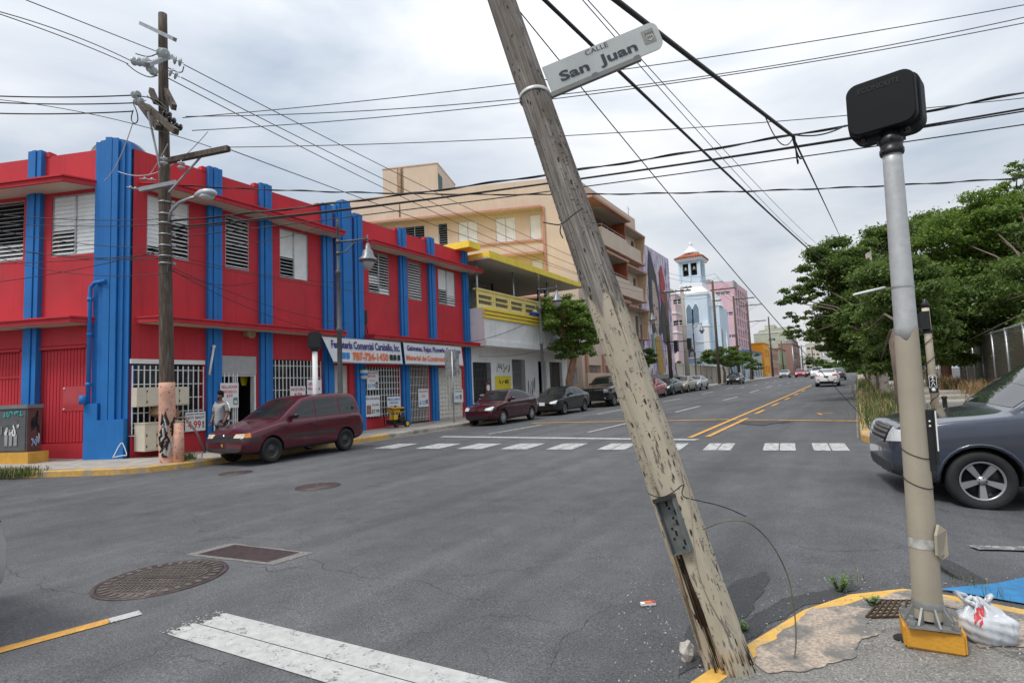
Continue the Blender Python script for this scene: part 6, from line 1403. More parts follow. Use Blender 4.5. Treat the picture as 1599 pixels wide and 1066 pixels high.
for k in range(26):
    a = ca + rr.uniform(-1.1, 1.1); z0 = rr.uniform(-.03, .06); mb.tube([(.126*math.cos(a), .126*math.sin(a), z0), (.119*math.cos(a), .119*math.sin(a), z0 + rr.uniform(.04, .12))], [.0045, .001], 5, rr.choice((0, 0, 1, 2)))
mb.build('splinters', [mat('rotten_heartwood', (.050, .030, .018), .9, var=.4, scale=30), mat('torn_wood', (.30, .22, .14), .85, var=.3, scale=20), mat('fresh_wood', (.40, .24, .11), .8)], LP, world=False)
# staples and nails left by old notices
mb = MB()
for k in range(520):
    a = ca + rr.uniform(-1.5, 1.5); z = rr.uniform(.35, 3.4); r_ = .1175 - .0042*z; q = Vector((r_*math.cos(a), r_*math.sin(a), z)); tg = Vector((-math.sin(a), math.cos(a), rr.uniform(-.6, .6))).normalized()
    mb.bar(q - tg*.007, q + tg*.007, .002, .0022)
mb.build('staple', mat('rusty_staple', (.06, .045, .035), .6, metal=.4), LP, world=False)['kind'] = 'stuff'
def onpole(px, py, z_hint, extra=0.):
    """angle and height on the pole under a surveyed point"""
    Mi = Mx.inverted(); o = Mi @ EYE; d = (Mi.to_3x3() @ ray(px, py)); r_ = .117 - .0042*z_hint + extra
    A = d.x**2 + d.y**2; B = 2*(o.x*d.x + o.y*d.y); C_ = o.x**2 + o.y**2 - r_**2; D_ = B*B - 4*A*C_
    t = (-B - math.sqrt(max(D_, 0))) / (2*A); q = o + d*t; return math.atan2(q.y, q.x), q.z, q
# grey meter socket box screwed to the pole
a_, z_, q = onpole(1055, 822, .75); zt = onpole(1044, 779, .9)[1]; zb_ = onpole(1070, 860, .6)[1]
bx = thing('metal_conduit_box', 'rusty grey open metal channel box screwed to the leaning pole', 'metal box', Mx @ Vector((.12*math.cos(a_), .12*math.sin(a_), zb_)))
Mb = Mx @ Matrix.Rotation(a_, 4, 'Z'); mb = MB(); r_ = .117
mb.box((r_ - .02, -.048, zb_), (r_ + .006, .048, zt), 0, Mb)
for s_ in (-1, 1): mb.box((r_ - .02, s_*.048 - .003, zb_), (r_ + .055, s_*.048 + .003, zt), 0, Mb)
mb.box((r_ - .02, -.051, zb_ - .006), (r_ + .04, .051, zb_), 0, Mb); mb.box((r_ - .02, -.054, zt), (r_ + .066, .054, zt + .02), 1, Mb)
BOXG = mat('rusted_grey_box', (.15, .165, .16), .55, metal=.3, var=.2, scale=20, c2=(.12, .075, .05), c2t=(.58, .66), c2scale=16)
mb.build('channel', [BOXG, mat('dark_cap', (.02, .02, .022), .5)], bx)
mb = MB()
for k in range(10): mb.cbox(Mb @ Vector((r_ + .0075, rr.uniform(-.033, .033), zb_ + .02 + (zt - zb_ - .04)*k/9)), (.004, .011, .026 if k % 2 else .012), 0, Mb.to_3x3())
mb.build('slot', DARK, bx)
# street name plate on a bracket
SG = thing('street_name_sign', 'grey-white street plate reading CALLE San Juan strapped to the leaning pole', 'street sign', atd(860, 140, 3.98))
Ds = 3.98; c_ = [atd(847, 105, Ds), atd(1021, 33, Ds - .02), atd(1040, 72, Ds - .02), atd(862, 146, Ds)]
# keep it a true rectangle
rgt = ((c_[1] - c_[0]) + (c_[2] - c_[3])).normalized(); upS = ((c_[0] - c_[3]) + (c_[1] - c_[2])).normalized(); upS = (upS - rgt*upS.dot(rgt)).normalized(); nS = rgt.cross(upS)
cS = (c_[0]+c_[1]+c_[2]+c_[3])/4; wS = ((c_[1]-c_[0]).dot(rgt) + (c_[2]-c_[3]).dot(rgt))/2; hS = ((c_[0]-c_[3]).dot(upS) + (c_[1]-c_[2]).dot(upS))/2
def sp_(x, y, d=0): return cS + rgt*(x*wS) + upS*(y*hS) + nS*d
pts = [sp_(-.5, -.5), sp_(.44, -.5)] + [sp_(.5 - .06*(1-math.sin(k*PI/8)), -.5 + .28*(1-math.cos(k*PI/8))) for k in range(1, 4)] + [sp_(.5, -.22), sp_(.5, .22)] + [sp_(.5 - .06*(1-math.cos(k*PI/8)), .22 + .28*math.sin(k*PI/8)) for k in range(1, 4)] + [sp_(.44, .5), sp_(-.5, .5)]
mb = MB(); mb.prism(pts, nS*-.012); mb.build('plate', mat('dusty_sign_grey', (.56, .58, .57), .5, var=.06, scale=6, c2=(.42, .43, .42), c2t=(.6, .8), c2scale=3), SG)
mb = MB(); put_text(mb, 'San  Juan', sp_(-.055, -.13), rgt, upS, wS*.68, hS*.47, 0, .003, bold=.028); put_text(mb, 'CALLE', sp_(-.03, .36), rgt, upS, wS*.20, hS*.17, 0, .003)
mb.build('lettering', mat('charcoal_letters', (.045, .055, .07), .5), SG)
mb = MB(); mb.add([sp_(.355, -.18, .003), sp_(.455, -.18, .003), sp_(.455, .30, .003), sp_(.355, .30, .003)], [(0, 1, 2, 3)], 0)
mb.add([sp_(.385, -.06, .005), sp_(.41, -.12, .005), sp_(.44, -.06, .005), sp_(.44, .10, .005), sp_(.385, .10, .005)], [(0, 1, 2, 3, 4)], 1)
for k in range(5): mb.add([sp_(.38 + .015*k, .12, .005), sp_(.39 + .015*k, .12, .005), sp_(.385 + .015*k, .22, .005)], [(0, 1, 2)], 2)
for k in range(3): mb.add([sp_(.39 + .016*k, -.03, .0065), sp_(.40 + .016*k, -.03, .0065), sp_(.40 + .016*k, .06, .0065), sp_(.39 + .016*k, .06, .0065)], [(0, 1, 2, 3)], 2)
mb.build('emblem', [mat('emblem_grey', (.32, .31, .28), .6), mat('emblem_pale', (.55, .54, .50), .6), mat('emblem_dark', (.12, .12, .11), .6)], SG)
mb = MB(); mb.bar(sp_(-.52, -.56, -.006), sp_(.28, -.55, -.006), .035, .03)
for x in (-.12, .25): mb.prism([sp_(x-.03, -.54, .004), sp_(x+.03, -.54, .004), sp_(x+.02, -.42, .004), sp_(x-.02, -.42, .004)], nS*.008)
mb.bar(sp_(-.54, -.6, -.006), sp_(-.54, -.05, -.006), .03, .02); mb.build('bracket', mat('dull_bracket', (.22, .22, .21), .5, metal=.5), SG)
a_, z_, q = onpole(835, 140, 3.2); mb = MB(); tl = Matrix.Rotation(R(9), 4, 'Y')
mb.lathe([(.106, -.014), (.110, -.012), (.110, .012), (.106, .014)], 32, 0, Mx @ Matrix.Translation((0, 0, z_ + .02)) @ tl, cap=False); mb.build('strap', mat('bright_strap', (.62, .62, .60), .35, metal=.5), SG)
# loose cables and wire at the pole
def cable(name, label, pts, r, m, group=None, n=6, sub=3, cat='cable'):
    P = [Vector(p) for p in pts]
    for _ in range(sub):
        Q = [P[0]]
        for a, b in zip(P, P[1:]): Q += [a*.75 + b*.25, a*.25 + b*.75]
        P = Q + [P[-1]]
    mb = MB(); mb.tube(P, r, n); o = mb.build(name, m); return tag(o, label, cat, group)
Dp = 3.1
cable('loose_cable', 'stiff cable springing out of the leaning pole and looping down to the pavement', [atd(1098, 826, 3.0), atd(1132, 812, 3.05), atd(1170, 812, 3.1), atd(1208, 850, 3.15), atd(1232, 900, 3.15), atd(1238, 935, 3.1), atd(1243, 975, 3.05), atd(1243, 1015, 2.98), atd(1236, 1044, 2.92), atd(1205, 1052, 2.9), ong(1172, 1035, .135)], .0036, mat('olive_cable', (.12, .10, .05), .5, var=.5, scale=6))
cable('loose_wire', 'thin black wire knotted round the leaning pole above the metal box', [atd(1012, 770, 2.98), atd(1030, 778, 2.86), atd(1050, 770, 2.84), atd(1070, 752, 2.86), atd(1062, 775, 2.84), atd(1085, 780, 2.9), atd(1130, 790, 3.1), atd(1165, 806, 3.2)], .0028, WIRE)
cable('tied_wire', 'short wire tied round the leaning pole beside the beige building', [atd(848, 347, 3.55), atd(862, 350, 3.52), atd(876, 352, 3.5), atd(895, 335, 3.5), atd(910, 325, 3.55)], .004, WIRE)
cable('tied_wire_end', 'dangling wire end hanging off the leaning pole', [atd(876, 352, 3.5), atd(874, 362, 3.5), atd(879, 372, 3.5)], .004, WIRE)
cable('pole_earth_wire', 'pale earth wire running down the lower face of the leaning pole', [atd(1074, 748, 2.86), atd(1080, 800, 2.84), atd(1083, 850, 2.82), atd(1092, 905, 2.82), atd(1120, 965, 2.84), ong(1172, 1035, .14)], .0035, mat('pale_wire', (.30, .26, .20), .6))
# rubble at its foot
def lump(name, label, c, size, m, seed, cat, parent=None, sub=2, n=1.0):
    bmm = bmesh.new(); bmesh.ops.create_icosphere(bmm, subdivisions=sub, radius=1); r_ = random.Random(seed)
    for v in bmm.verts: v.co *= 1 + r_.uniform(-.22, .22)*n
    for v in bmm.verts: v.co = Vector((v.co.x*size[0], v.co.y*size[1], v.co.z*size[2]))
    me = bpy.data.meshes.new(name); bmm.to_mesh(me); bmm.free(); me.materials.append(m); o = bpy.data.objects.new(name, me); col.objects.link(o); o.location = c; o.rotation_euler = (r_.uniform(-.3, .3), r_.uniform(-.3, .3), r_.uniform(0, 6)); return tag(o, label, cat)
ROCK = mat('broken_concrete', (.50, .46, .42), .9, var=.25, scale=20, bump=.6)
p = ong(1073, 1030, 0); lump('concrete_rubble', 'pale broken lump of concrete in the gutter left of the leaning pole', p + Vector((0, 0, .045)), (.04, .04, .07), ROCK, 3, 'rubble')
p = ong(1098, 1020, .05); lump('dark_rubble', 'small brown stone between the concrete lump and the pole foot', p, (.04, .035, .025), mat('brown_stone', (.14, .09, .06), .9, var=.3), 4, 'rubble')
p = ong(1438, 1003, .13); lump('asphalt_chunk', 'flat black chunk of asphalt propped under the yellow pole base', p + Vector((-.01, -.02, .01)), (.12, .05, .028), mat('black_asphalt_lump', (.018, .018, .018), .9, var=.4, scale=30, bump=.8), 5, 'rubble', sub=3, n=.5)
p = ong(1510, 901, 0); lump('broken_asphalt_edge', 'low broken ridge of asphalt beside the blue painted ramp', p, (.28, .07, .022), ASPHD, 6, 'rubble', sub=3, n=.4)
lt = thing('juice_carton', 'flattened orange and white carton lying on the asphalt', 'litter', ong(1012, 945)); p = ong(1012, 945)
mb = MB(); rz = Matrix.Rotation(R(38), 3, 'Z'); mb.cbox(p + Vector((0, 0, .015)), (.105, .035, .018), 0, rz); mb.cbox(p + Vector((0, 0, .0255)), (.05, .036, .004), 1, rz); mb.cbox(p + rz @ Vector((.04, 0, .0255)), (.022, .036, .004), 2, rz); mb.build('carton', [SIGNW, ORANGEP, REDP], lt)
rr = random.Random(11)
mb = MB()
for k in range(420):
    p = ong(rr.uniform(960, 1599), rr.uniform(900, 1064)); s_ = rr.uniform(.002, .007); mb.cbox(p + Vector((0, 0, s_*.4)) + Vector((0, 0, .13 if p.x > -.3 and p.y < 4.4 else 0)), (s_*1.6, s_, s_), 0, Matrix.Rotation(rr.uniform(0, 6), 3, 'Z'))
kind(tag(mb.build('loose_grit', ROCK), 'loose grit scattered on the asphalt near the corner', 'grit'), 'stuff')

# ---- signal pole in front on the right
sp0 = Vector((.215, 3.78, 0)); zb0 = gz(.2, 3.78) + .128
SP = thing('signal_pole', 'thick pedestrian-signal pole, galvanised above and beige-painted below, bolted to a yellow block', 'signal pole', (sp0.x, sp0.y, zb0))
BEIGEP = mat('beige_pole_paint', (.37, .325, .25), .6, var=.08, scale=5, bump=.15, bscale=120, c2=(.30, .25, .18), c2t=(.6, .8), c2scale=6, streak=.2)
GALVP = mat('spangled_galvanised_pole', (.52, .53, .53), .5, metal=.35, var=.06, scale=14, c2=(.44, .44, .44), c2t=(.4, .75), c2scale=26, streak=.5, streakc=(.28, .28, .27), bump=.06)
zs = ony(1412, 520, 3.78).z; z1 = ony(1390, 232, 3.78).z; zt0 = zb0 + .145
radz = lambda z: .0665 - .0078*(z - zt0)
mb = MB(); mb.lathe([(radz(z), z) for z in np.linspace(zs - .05, z1, 14)], 40, 0, Matrix.Translation(sp0)); mb.build('upper_tube', GALVP, SP)
mb = MB(); N_ = 40
pr = [(radz(z) + .0016, z) for z in np.linspace(zt0, zs - .05, 14)]; mb.lathe(pr, N_, 0, Matrix.Translation(sp0), cap=False); b0_ = len(mb.v)
vs = [];
for j in range(N_):
    a = 2*PI*j/N_; z = zs + .035*math.sin(2*a + 2.2) + .012*math.sin(5*a) ; r_ = radz(z) + .0016; vs.append(sp0 + Vector((r_*math.cos(a), r_*math.sin(a), z)))
mb.v += vs; base = b0_ - N_
for j in range(N_): mb.f.append([base + j, base + (j+1)%N_, b0_ + (j+1)%N_, b0_ + j]); mb.m.append(0); mb.sm.append(True)
mb.build('lower_tube', BEIGEP, SP)
mb = MB(); yw = R(2); RB = Matrix.Translation((sp0.x + .01, sp0.y + .035, zb0)) @ Matrix.Rotation(yw, 4, 'Z')
bmm = bmesh.new(); bmesh.ops.create_cube(bmm, size=1)
for v in bmm.verts: v.co = Vector((v.co.x*.265, v.co.y*.235, (v.co.z + .5)*.115))
bmesh.ops.bevel(bmm, geom=bmm.edges[:], offset=.012, segments=2, affect='EDGES'); bmm.verts.index_update()
mb.add([RB @ v.co for v in bmm.verts], [tuple(v.index for v in f.verts) for f in bmm.faces]); bmm.free()
mb.build('base_block', mat('orange_yellow_block', (.62, .30, .03), .7, var=.12, scale=9, bump=.35, bscale=50, c2=(.30, .17, .05), c2t=(.62, .75), c2scale=8), SP)
mb = MB(); RF = Matrix.Translation((sp0.x, sp0.y, zb0 + .115)) @ Matrix.Rotation(yw + R(6), 4, 'Z')
mb.box((-.112, -.105, .0), (.112, .115, .014), 0, RF)
for k in range(8):
    a = 2*PI*k/8 + .2; c_, s_ = math.cos(a), math.sin(a); q = [Vector((.064*c_, .064*s_, .016)), Vector((.122*c_, .122*s_, .016)), Vector((.068*c_, .068*s_, .10))]; nrm = Vector((-s_, c_, 0))*.005; mb.prism([RF @ (v - nrm) for v in q], RF.to_3x3() @ (nrm*2))
mb.lathe([(.071, .085), (.073, .105), (.069, .12)], 32, 0, RF, cap=False)
for sx_ in (-1, 1):
    for sy_ in (-1, 1): m_ = RF @ Matrix.Translation((sx_*.094, sy_*.09, .016)); mb.lathe([(.021, 0), (.021, .018), (.011, .019), (.011, .042), (0, .044)], 6, 0, m_, smooth=False)
mb.build('flange_base', mat('cast_grey_flange', (.34, .34, .33), .5, metal=.6, var=.2, scale=12), SP)
# access hatch, taped, and the black push-button box on the far side
mb = MB(); a = math.atan2(-.35, .94) ; zz = ony(1440, 845, 3.78).z; R1 = Matrix.Translation(sp0) @ Matrix.Rotation(a, 4, 'Z')
pts = [(.064, -.045, zz - .05), (.064, .02, zz - .085), (.088, .035, zz - .06), (.088, .035, zz + .07), (.07, -.01, zz + .10), (.066, -.045, zz + .05)]
mb.prism([R1 @ Vector(p) for p in pts], R1.to_3x3() @ Vector((.012, .0, 0))); mb.build('access_cover', BEIGEP, SP)
mb = MB(); mb.lathe([(radz(zz) + .004, zz - .028), (radz(zz) + .0045, zz - .005), (radz(zz) + .004, zz + .022)], 40, 0, Matrix.Translation(sp0), cap=False); mb.build('clear_tape', mat('dirty_tape', (.45, .44, .41), .15, var=.3, scale=30), SP)
mb = MB(); zz = ony(1455, 688, 3.78).z; a = R(8); R1 = Matrix.Translation(sp0 + Vector((0, 0, zz))) @ Matrix.Rotation(a, 4, 'Z')
mb.box((radz(1) - .01, -.035, -.155), (radz(1) + .022, .045, .165), 0, R1); mb.box((radz(1) + .02, -.04, -.12), (radz(1) + .034, .048, .165), 1, R1); mb.box((radz(1) + .028, -.038, -.05), (radz(1) + .0345, -.0405, .16), 2, R1)
for z in (.1, .125): mb.sphere(R1 @ Vector((radz(1) + .004, -.037, z - .02)), .006, 6, 2)
mb.build('push_button_box', [BLACKM, mat('box_edge_black', (.02, .02, .02), .3), WHITEP], SP)
mb = MB(); zz = ony(1405, 448, 3.78).z
mb.lathe([(radz(zz) + .003, zz - .004), (radz(zz) + .003, zz + .004)], 32, 0, Matrix.Translation(sp0), cap=False)
mb.build('wire_band', GALV, SP)
cable('white_cable_tie', 'white plastic strip sticking out from the signal pole to the left', [Vector((sp0.x, sp0.y, zz)) - rt*.06 , atd(1333, 460, 3.05)], .006, SIGNW, sub=0)
WR = []
for i, ys_ in enumerate(((706, 712), (752, 766))):
    zz = ony(1440, ys_[0], 3.78).z; P = []
    for k in range(22): a = 2*PI*k/21; P.append(sp0 + Vector(((radz(zz)+.004)*math.cos(a), (radz(zz)+.004)*math.sin(a), zz + .03*math.cos(a - 2.5))))
    wr_ = cable('wrapped_wire', ['thin wire wrapped round the signal pole level with the black box', 'double turn of thin wire round the beige part of the signal pole'][i], P, .0025, WIRE, sub=0); WR.append(wr_)
# signal head: a rounded black box seen from the back
SH = thing('pedestrian_signal_head', 'large black rounded signal housing on top of the near galvanised pole, seen from behind', 'signal head', sp0 + Vector((0, 0, z1)))
zc1 = z1 + .27; cH = ony(1384, 169, 3.84); cH = Vector((sp0.x, sp0.y, 0)) + Vector((0, 0, cH.z))
fwd = (EYE - cH); fwd.z = 0; fwd.normalize(); fwd = (Matrix.Rotation(R(-11), 3, 'Z') @ fwd); rH = Vector((0, 0, 1)).cross(fwd); MH = Matrix((rH, Vector((0, 0, 1)), fwd)).transposed().to_4x4(); MH.translation = cH
def rbox(w_, h_, d0, d1, r_, mi, mb, infl=0.):
    bmm = bmesh.new(); P = []
    for sx_, sy_, a0 in ((1, 1, 0), (-1, 1, 90), (-1, -1, 180), (1, -1, 270)):
        for k in range(7): a = R(a0 + 15*k); P.append((sx_*(w_/2 - r_) + r_*math.cos(a), sy_*(h_/2 - r_) + r_*math.sin(a)))
    rings = [(1, d0), (1, d1 - .018), (.985, d1 - .006), (.955, d1)]; n = len(P); vs = []
    for f, d in rings: vs += [MH @ Vector((x*f, y*f, d)) for x, y in P]
    fs = [(i*n+j, i*n+(j+1)%n, (i+1)*n+(j+1)%n, (i+1)*n+j) for i in range(3) for j in range(n)] + [tuple(reversed(range(n))), tuple(range(3*n, 4*n))]
    mb.add(vs, fs, mi, False); bmm.free()
wH, hH = .36, .325; cH = cH - Vector((rt.x, rt.y, 0))*.035; MH.translation = cH
HB = mat('signal_black', (.004, .0046, .0055), .6, var=.12, scale=7, spec=.25)
mb = MB(); rbox(wH, hH, -.14, -.01, .07, 0, mb); mb.build('housing', HB, SH)
mb = MB(); rbox(wH*.93, hH*.93, -.012, .055, .06, 0, mb); ln_ = mb.build('back_shell', HB, SH)
mb = MB(); put_text(mb, 'ECONOLITE', MH @ Vector((0, hH*.30, .0555)), rH, (0, 0, 1), wH*.56, .028, 0, .003, extrude=0)
mb.build('embossed_mark', mat('signal_black_raised', (.006, .007, .008), .5), ln_)
mb = MB()
for x in (-.105, .105): mb.tube([MH @ Vector((x, -hH*.42, -.02)), MH @ Vector((x, -hH*.56, -.02))], .016, 8)
for x in (-.11, -.092, .092, .11): mb.tube([MH @ Vector((x, hH*.46, -.05)), MH @ Vector((x, hH*.53, -.05))], .005, 6)
mb.build('latch', BLACKM, SH)
mb = MB(); zt1 = z1 - .02; mb.lathe([(.056, zt1 - .01), (.060, zt1), (.060, zt1 + .02), (.055, zt1 + .025), (.055, zt1 + .05), (.059, zt1 + .055), (.059, zt1 + .085), (.045, zt1 + .10), (.045, zt1 + .13)], 28, 0, Matrix.Translation(sp0))
for k in range(8): a = 2*PI*k/8; mb.cbox(sp0 + Vector((.062*math.cos(a), .062*math.sin(a), zt1 + (.008 if k % 2 else .07))), (.014, .014, .014))
mb.build('mounting_collar', BLACKM, SH)
lean_ = Matrix.Translation((sp0.x, sp0.y, zb0)) @ Matrix.Rotation(R(1.15), 4, Vector((fw.x, fw.y, 0))) @ Matrix.Translation((-sp0.x, -sp0.y, -zb0))
for o in [SP, SH] + WR: o.matrix_basis = lean_ @ o.matrix_basis
# drain grate and rubbish bag at its foot
gr_ = thing('drain_grate', 'rusty iron grating set in the pavement beside the yellow pole base', 'grate', ong(1395, 952, .13)); g0_ = [ong(1353, 964, .133), ong(1438, 962, .133), ong(1441, 938, .133), ong(1376, 938, .133)]
mb = MB(); u_, v_ = g0_[1] - g0_[0], g0_[3] - g0_[0]
for k in range(9): a = g0_[0] + u_*(k/8); mb.bar(a + Vector((0, 0, .006)), a + (g0_[3] + (g0_[2]-g0_[3])*(k/8) - a) + Vector((0, 0, .006)), .010, .012)
for k in range(6): a = g0_[0] + v_*(k/5); b_ = g0_[1] + (g0_[2]-g0_[1])*(k/5); mb.bar(a + Vector((0, 0, .004)), b_ + Vector((0, 0, .004)), .010, .010)
mb.build('bars', mat('rusty_iron', (.075, .05, .035), .7, metal=.3, var=.3, scale=30), gr_); mb = MB(); mb.add([p + Vector((0, 0, .001)) for p in g0_], [(0, 1, 2, 3)]); mb.build('silted_pit', mat('pit_silt', (.26, .21, .12), .95, var=.5, scale=40), gr_)
bagp = ong(1546, 1000, .13); BG = thing('plastic_bag', 'tied white plastic shopping bag with red print left on the corner', 'plastic bag', bagp)
bmm = bmesh.new(); bmesh.ops.create_uvsphere(bmm, u_segments=56, v_segments=40, radius=1); r_ = random.Random(7); ph = [r_.uniform(0, 6) for _ in range(8)]
for v in bmm.verts:
    p_ = v.co; a = math.atan2(p_.y, p_.x); z = p_.z
    f = 1 + .09*math.sin(3*a + ph[0]) + .05*math.sin(7*a + 2*z + ph[1]) + .035*math.sin(13*a - 4*z + ph[2]) + .03*math.sin(21*a + 9*z + ph[3]) + .03*math.sin(5*z*3 + 4*a)
    if z > .35: f *= 1 - .75 * ((z - .35)/.65) ** .75
    v.co = Vector((p_.x*f*.125, p_.y*f*.095, max(z, -.72)*.12 + .086 + (.02*math.sin(9*a) if z > .5 else 0)))
    v.co.x += .03 * v.co.z / .2 * -1
me = bpy.data.meshes.new('bag_body'); bmm.to_mesh(me); bmm.free(); me.polygons.foreach_set('use_smooth', [True]*len(me.polygons))
BAGM = mat('thin_white_plastic', (.70, .72, .75), .25, var=.12, scale=9, c2=(.52, .56, .60), c2t=(.45, .65), c2scale=12, bump=.5, bscale=26); BAGM.node_tree.nodes['Principled BSDF'].inputs['Transmission Weight'].default_value = .12
me.materials.append(BAGM); o = bpy.data.objects.new('bag_body', me); col.objects.link(o); o.parent = BG
mb = MB()
for (x0, z0, x1, z1_, y_) in ((-.03, .17, -.13, .235, 0), (-.01, .17, .03, .235, .01), (-.02, .175, -.09, .20, -.02)):
    P = [Vector((x0, y_, z0)), Vector(((x0+x1)/2, y_ + .01, z0 + .045)), Vector((x1, y_, z1_)), Vector(((x0+x1)/2 - .01, y_ - .015, z0 + .02)), Vector((x0, y_, z0 - .01))]
    for q in range(len(P) - 1): mb.tube([P[q], P[q+1]], [.012, .009], 6)
mb.build('tied_handle', BAGM, BG, world=False)
bvb = BVHTree.FromPolygons([v.co.copy() for v in me.vertices], [tuple(p.vertices) for p in me.polygons]); toC = (EYE - bagp).normalized(); rB = rt
mb = MB();
for x0, x1, za, zb_ in ((-.055, -.015, .10, .165), (-.07, -.05, .08, .13), (-.045, -.025, .065, .09)):
    vs = []
    for i in range(5):
        for j in range(5):
            q = rB*(x0 + (x1-x0)*i/4) + Vector((0, 0, za + (zb_-za)*j/4 + .02*i/4)); h = bvb.ray_cast(q + toC*1.0, -toC); vs.append((h[0] if h[0] is not None else q) + toC*.003)
    mb.add(vs, [(i*5+j, (i+1)*5+j, (i+1)*5+j+1, i*5+j+1) for i in range(4) for j in range(4)], 0, True)
mb.build('red_print', mat('red_print', (.60, .05, .06), .35), BG, world=False)

# ---- manholes and hatch
IRON = mat('purple_brown_cast_iron', (.085, .062, .06), .55, metal=.4, var=.25, scale=14, c2=(.15, .13, .11), c2t=(.5, .7), c2scale=9)
def manhole(c, r_, label, bars=True):
    t = thing('manhole_cover', label, 'manhole', c, group='round manhole covers'); sl = Matrix.Translation(c + Vector((0, 0, .004))) @ Euler((math.atan(.0155), -math.atan(.012), R(20))).to_matrix().to_4x4()
    mb = MB(); mb.lathe([(r_*1.0, .0), (r_*1.0, .008), (r_*.93, .009), (r_*.93, .002)], 56, 0, sl, cap=False); mb.build('frame_ring', IRON, t)
    mb = MB(); mb.lathe([(r_*.925, .001), (r_*.925, .006), (0, .007)], 56, 0, sl)
    if bars:
        for k in range(32): a = 2*PI*k/32; mb.cbox(sl @ Vector((r_*.83*math.cos(a), r_*.83*math.sin(a), .009)), (r_*.13, r_*.07, .007), 1, sl.to_3x3() @ Matrix.Rotation(a, 3, 'Z'))
        for i in range(-8, 9):
            for j in range(-5, 6):
                x, y = i*r_*.078, j*r_*.125
                if math.hypot(x, y) < r_*.68 and not (abs(y) < r_*.1 and abs(x) < r_*.4): mb.cbox(sl @ Vector((x, y, .009)), (r_*.042, r_*.10, .007), 1, sl.to_3x3())
        mb.cbox(sl @ Vector((0, 0, .009)), (r_*.7, r_*.09, .006), 0, sl.to_3x3())
    mb.build('lid', [IRON, mat('worn_iron_tread', (.17, .15, .125), .5, metal=.4, var=.3, scale=20)], t)
manhole(ong(254, 903), .555, 'large round manhole cover with raised tread in the foreground asphalt')
manhole(ong(497, 759.5), .40, 'round manhole cover in the middle of the crossing', False); manhole(ong(368, 738.5), .36, 'round manhole cover just in front of the minivan', False)
HT = thing('utility_hatch', 'rectangular purple-brown steel hatch with a rough concrete rim in the asphalt', 'hatch', ong(392, 865))
q = [ong(288, 866), ong(426, 882), ong(489, 863), ong(361, 848)]; cq = sum(q, Vector())/4
mb = MB(); rr = random.Random(3); ed = []
for a, b in zip(q, q[1:] + q[:1]):
    for k in range(14): ed.append(a + (b-a)*(k/14) + Vector((rr.uniform(-.012, .012), rr.uniform(-.012, .012), .004)))
inn_ = [cq + (p - cq)*.80 + Vector((0, 0, .002)) for p in q]; ie = []
for a, b in zip(inn_, inn_[1:] + inn_[:1]):
    for k in range(14): ie.append(a + (b-a)*(k/14) + Vector((0, 0, .004)))
n = len(ed); mb.add(ed + ie, [(j, (j+1)%n, n + (j+1)%n, n + j) for j in range(n)]); mb.build('concrete_rim', mat('rough_rim', (.20, .19, .175), .9, var=.3, scale=50, bump=.8, bscale=90), HT)
mb = MB(); mb.add([p + Vector((0, 0, .006)) for p in inn_], [(0, 1, 2, 3)])
for k in range(1, 44):
    f = k/44; a = inn_[0] + (inn_[1]-inn_[0])*f; b = inn_[3] + (inn_[2]-inn_[3])*f; mb.bar(a + Vector((0, 0, .007)), b + Vector((0, 0, .007)), .006, .005)
mb.build('steel_lid', mat('purple_brown_steel', (.15, .11, .11), .5, metal=.4, var=.2, scale=12), HT)
# ---- the big corner pole with its hardware
pA = ong(262, 722, .15); DA = (pA - EYE).dot(fw)
UP = thing('utility_pole', 'tall dark wooden utility pole at the shop corner, pink-painted foot, loaded with crossarms', 'utility pole', pA)
tp = atd(254, 22, DA * 1.035); zT = tp.z
pole_at = lambda z: pA + (Vector((tp.x, tp.y, zT)) - pA) * ((z - pA.z) / (zT - pA.z))
zpx = lambda py: onpl(258, py, (pA.x, pA.y), (rt.x, rt.y))[1]
rA = lambda z: .185 - .0070*(z - pA.z)
mb = MB(); zs = np.linspace(pA.z - .2, zT, 24); mb.tube([pole_at(z) for z in zs], [rA(z) for z in zs], 18); mb.build('shaft', WOODD, UP)
PINKS = mat('flaking_pink_paint', (.66, .36, .26), .8, var=.12, scale=8, c2=(.16, .11, .09), c2t=(.60, .63), c2scale=14, bump=.4, bscale=40)
zpk = zpx(597); mb = MB(); zs = np.linspace(pA.z - .2, zpk, 10); mb.tube([pole_at(z) for z in zs], [rA(z) + .012 for z in zs], 18); mb.build('painted_foot', PINKS, UP)
mb = MB(); rr = random.Random(4); foot = pole_at(pA.z + .5); dv = (EYE - foot); dv.z = 0; dv.normalize(); rv = Vector((0, 0, 1)).cross(dv) * 1
for k in range(30):
    a0 = rr.uniform(-.9, .9); z = pA.z + rr.uniform(.05, 1.1); P = []
    for j in range(4): a = a0 + rr.uniform(-.3, .3); zz = z + .09*j*rr.uniform(.3, 1.6); r_ = rA(zz) + .016; c_ = pole_at(zz); P.append(c_ + (dv*math.cos(a) + rv*math.sin(a))*r_)
    mb.tube(P, [.02, .035, .03, .008], 5, 0 if k % 3 else 1)
mb.build('poster_scraps', [mat('charred_black', (.02, .02, .02), .8), mat('scrap_white', (.5, .48, .46), .8)], UP)
mb = MB(); e = rt * .26; b_ = pole_at(pA.z) + e
mb.tube([b_ - Vector((0, 0, .2)), b_ + Vector((0, 0, 1.0))], [.15, .13], 12); mb.build('painted_stub', PINKS, UP)
mb = MB(); mb.tube([pole_at(pA.z + 1.12) + rt*.2, pole_at(pA.z + 1.15) + rt*.45, pole_at(pA.z + .75) + rt*.75, pole_at(pA.z + .25) + rt*.95], .028, 6); mb.build('bent_conduit', mat('brown_conduit', (.14, .10, .08), .7), UP)
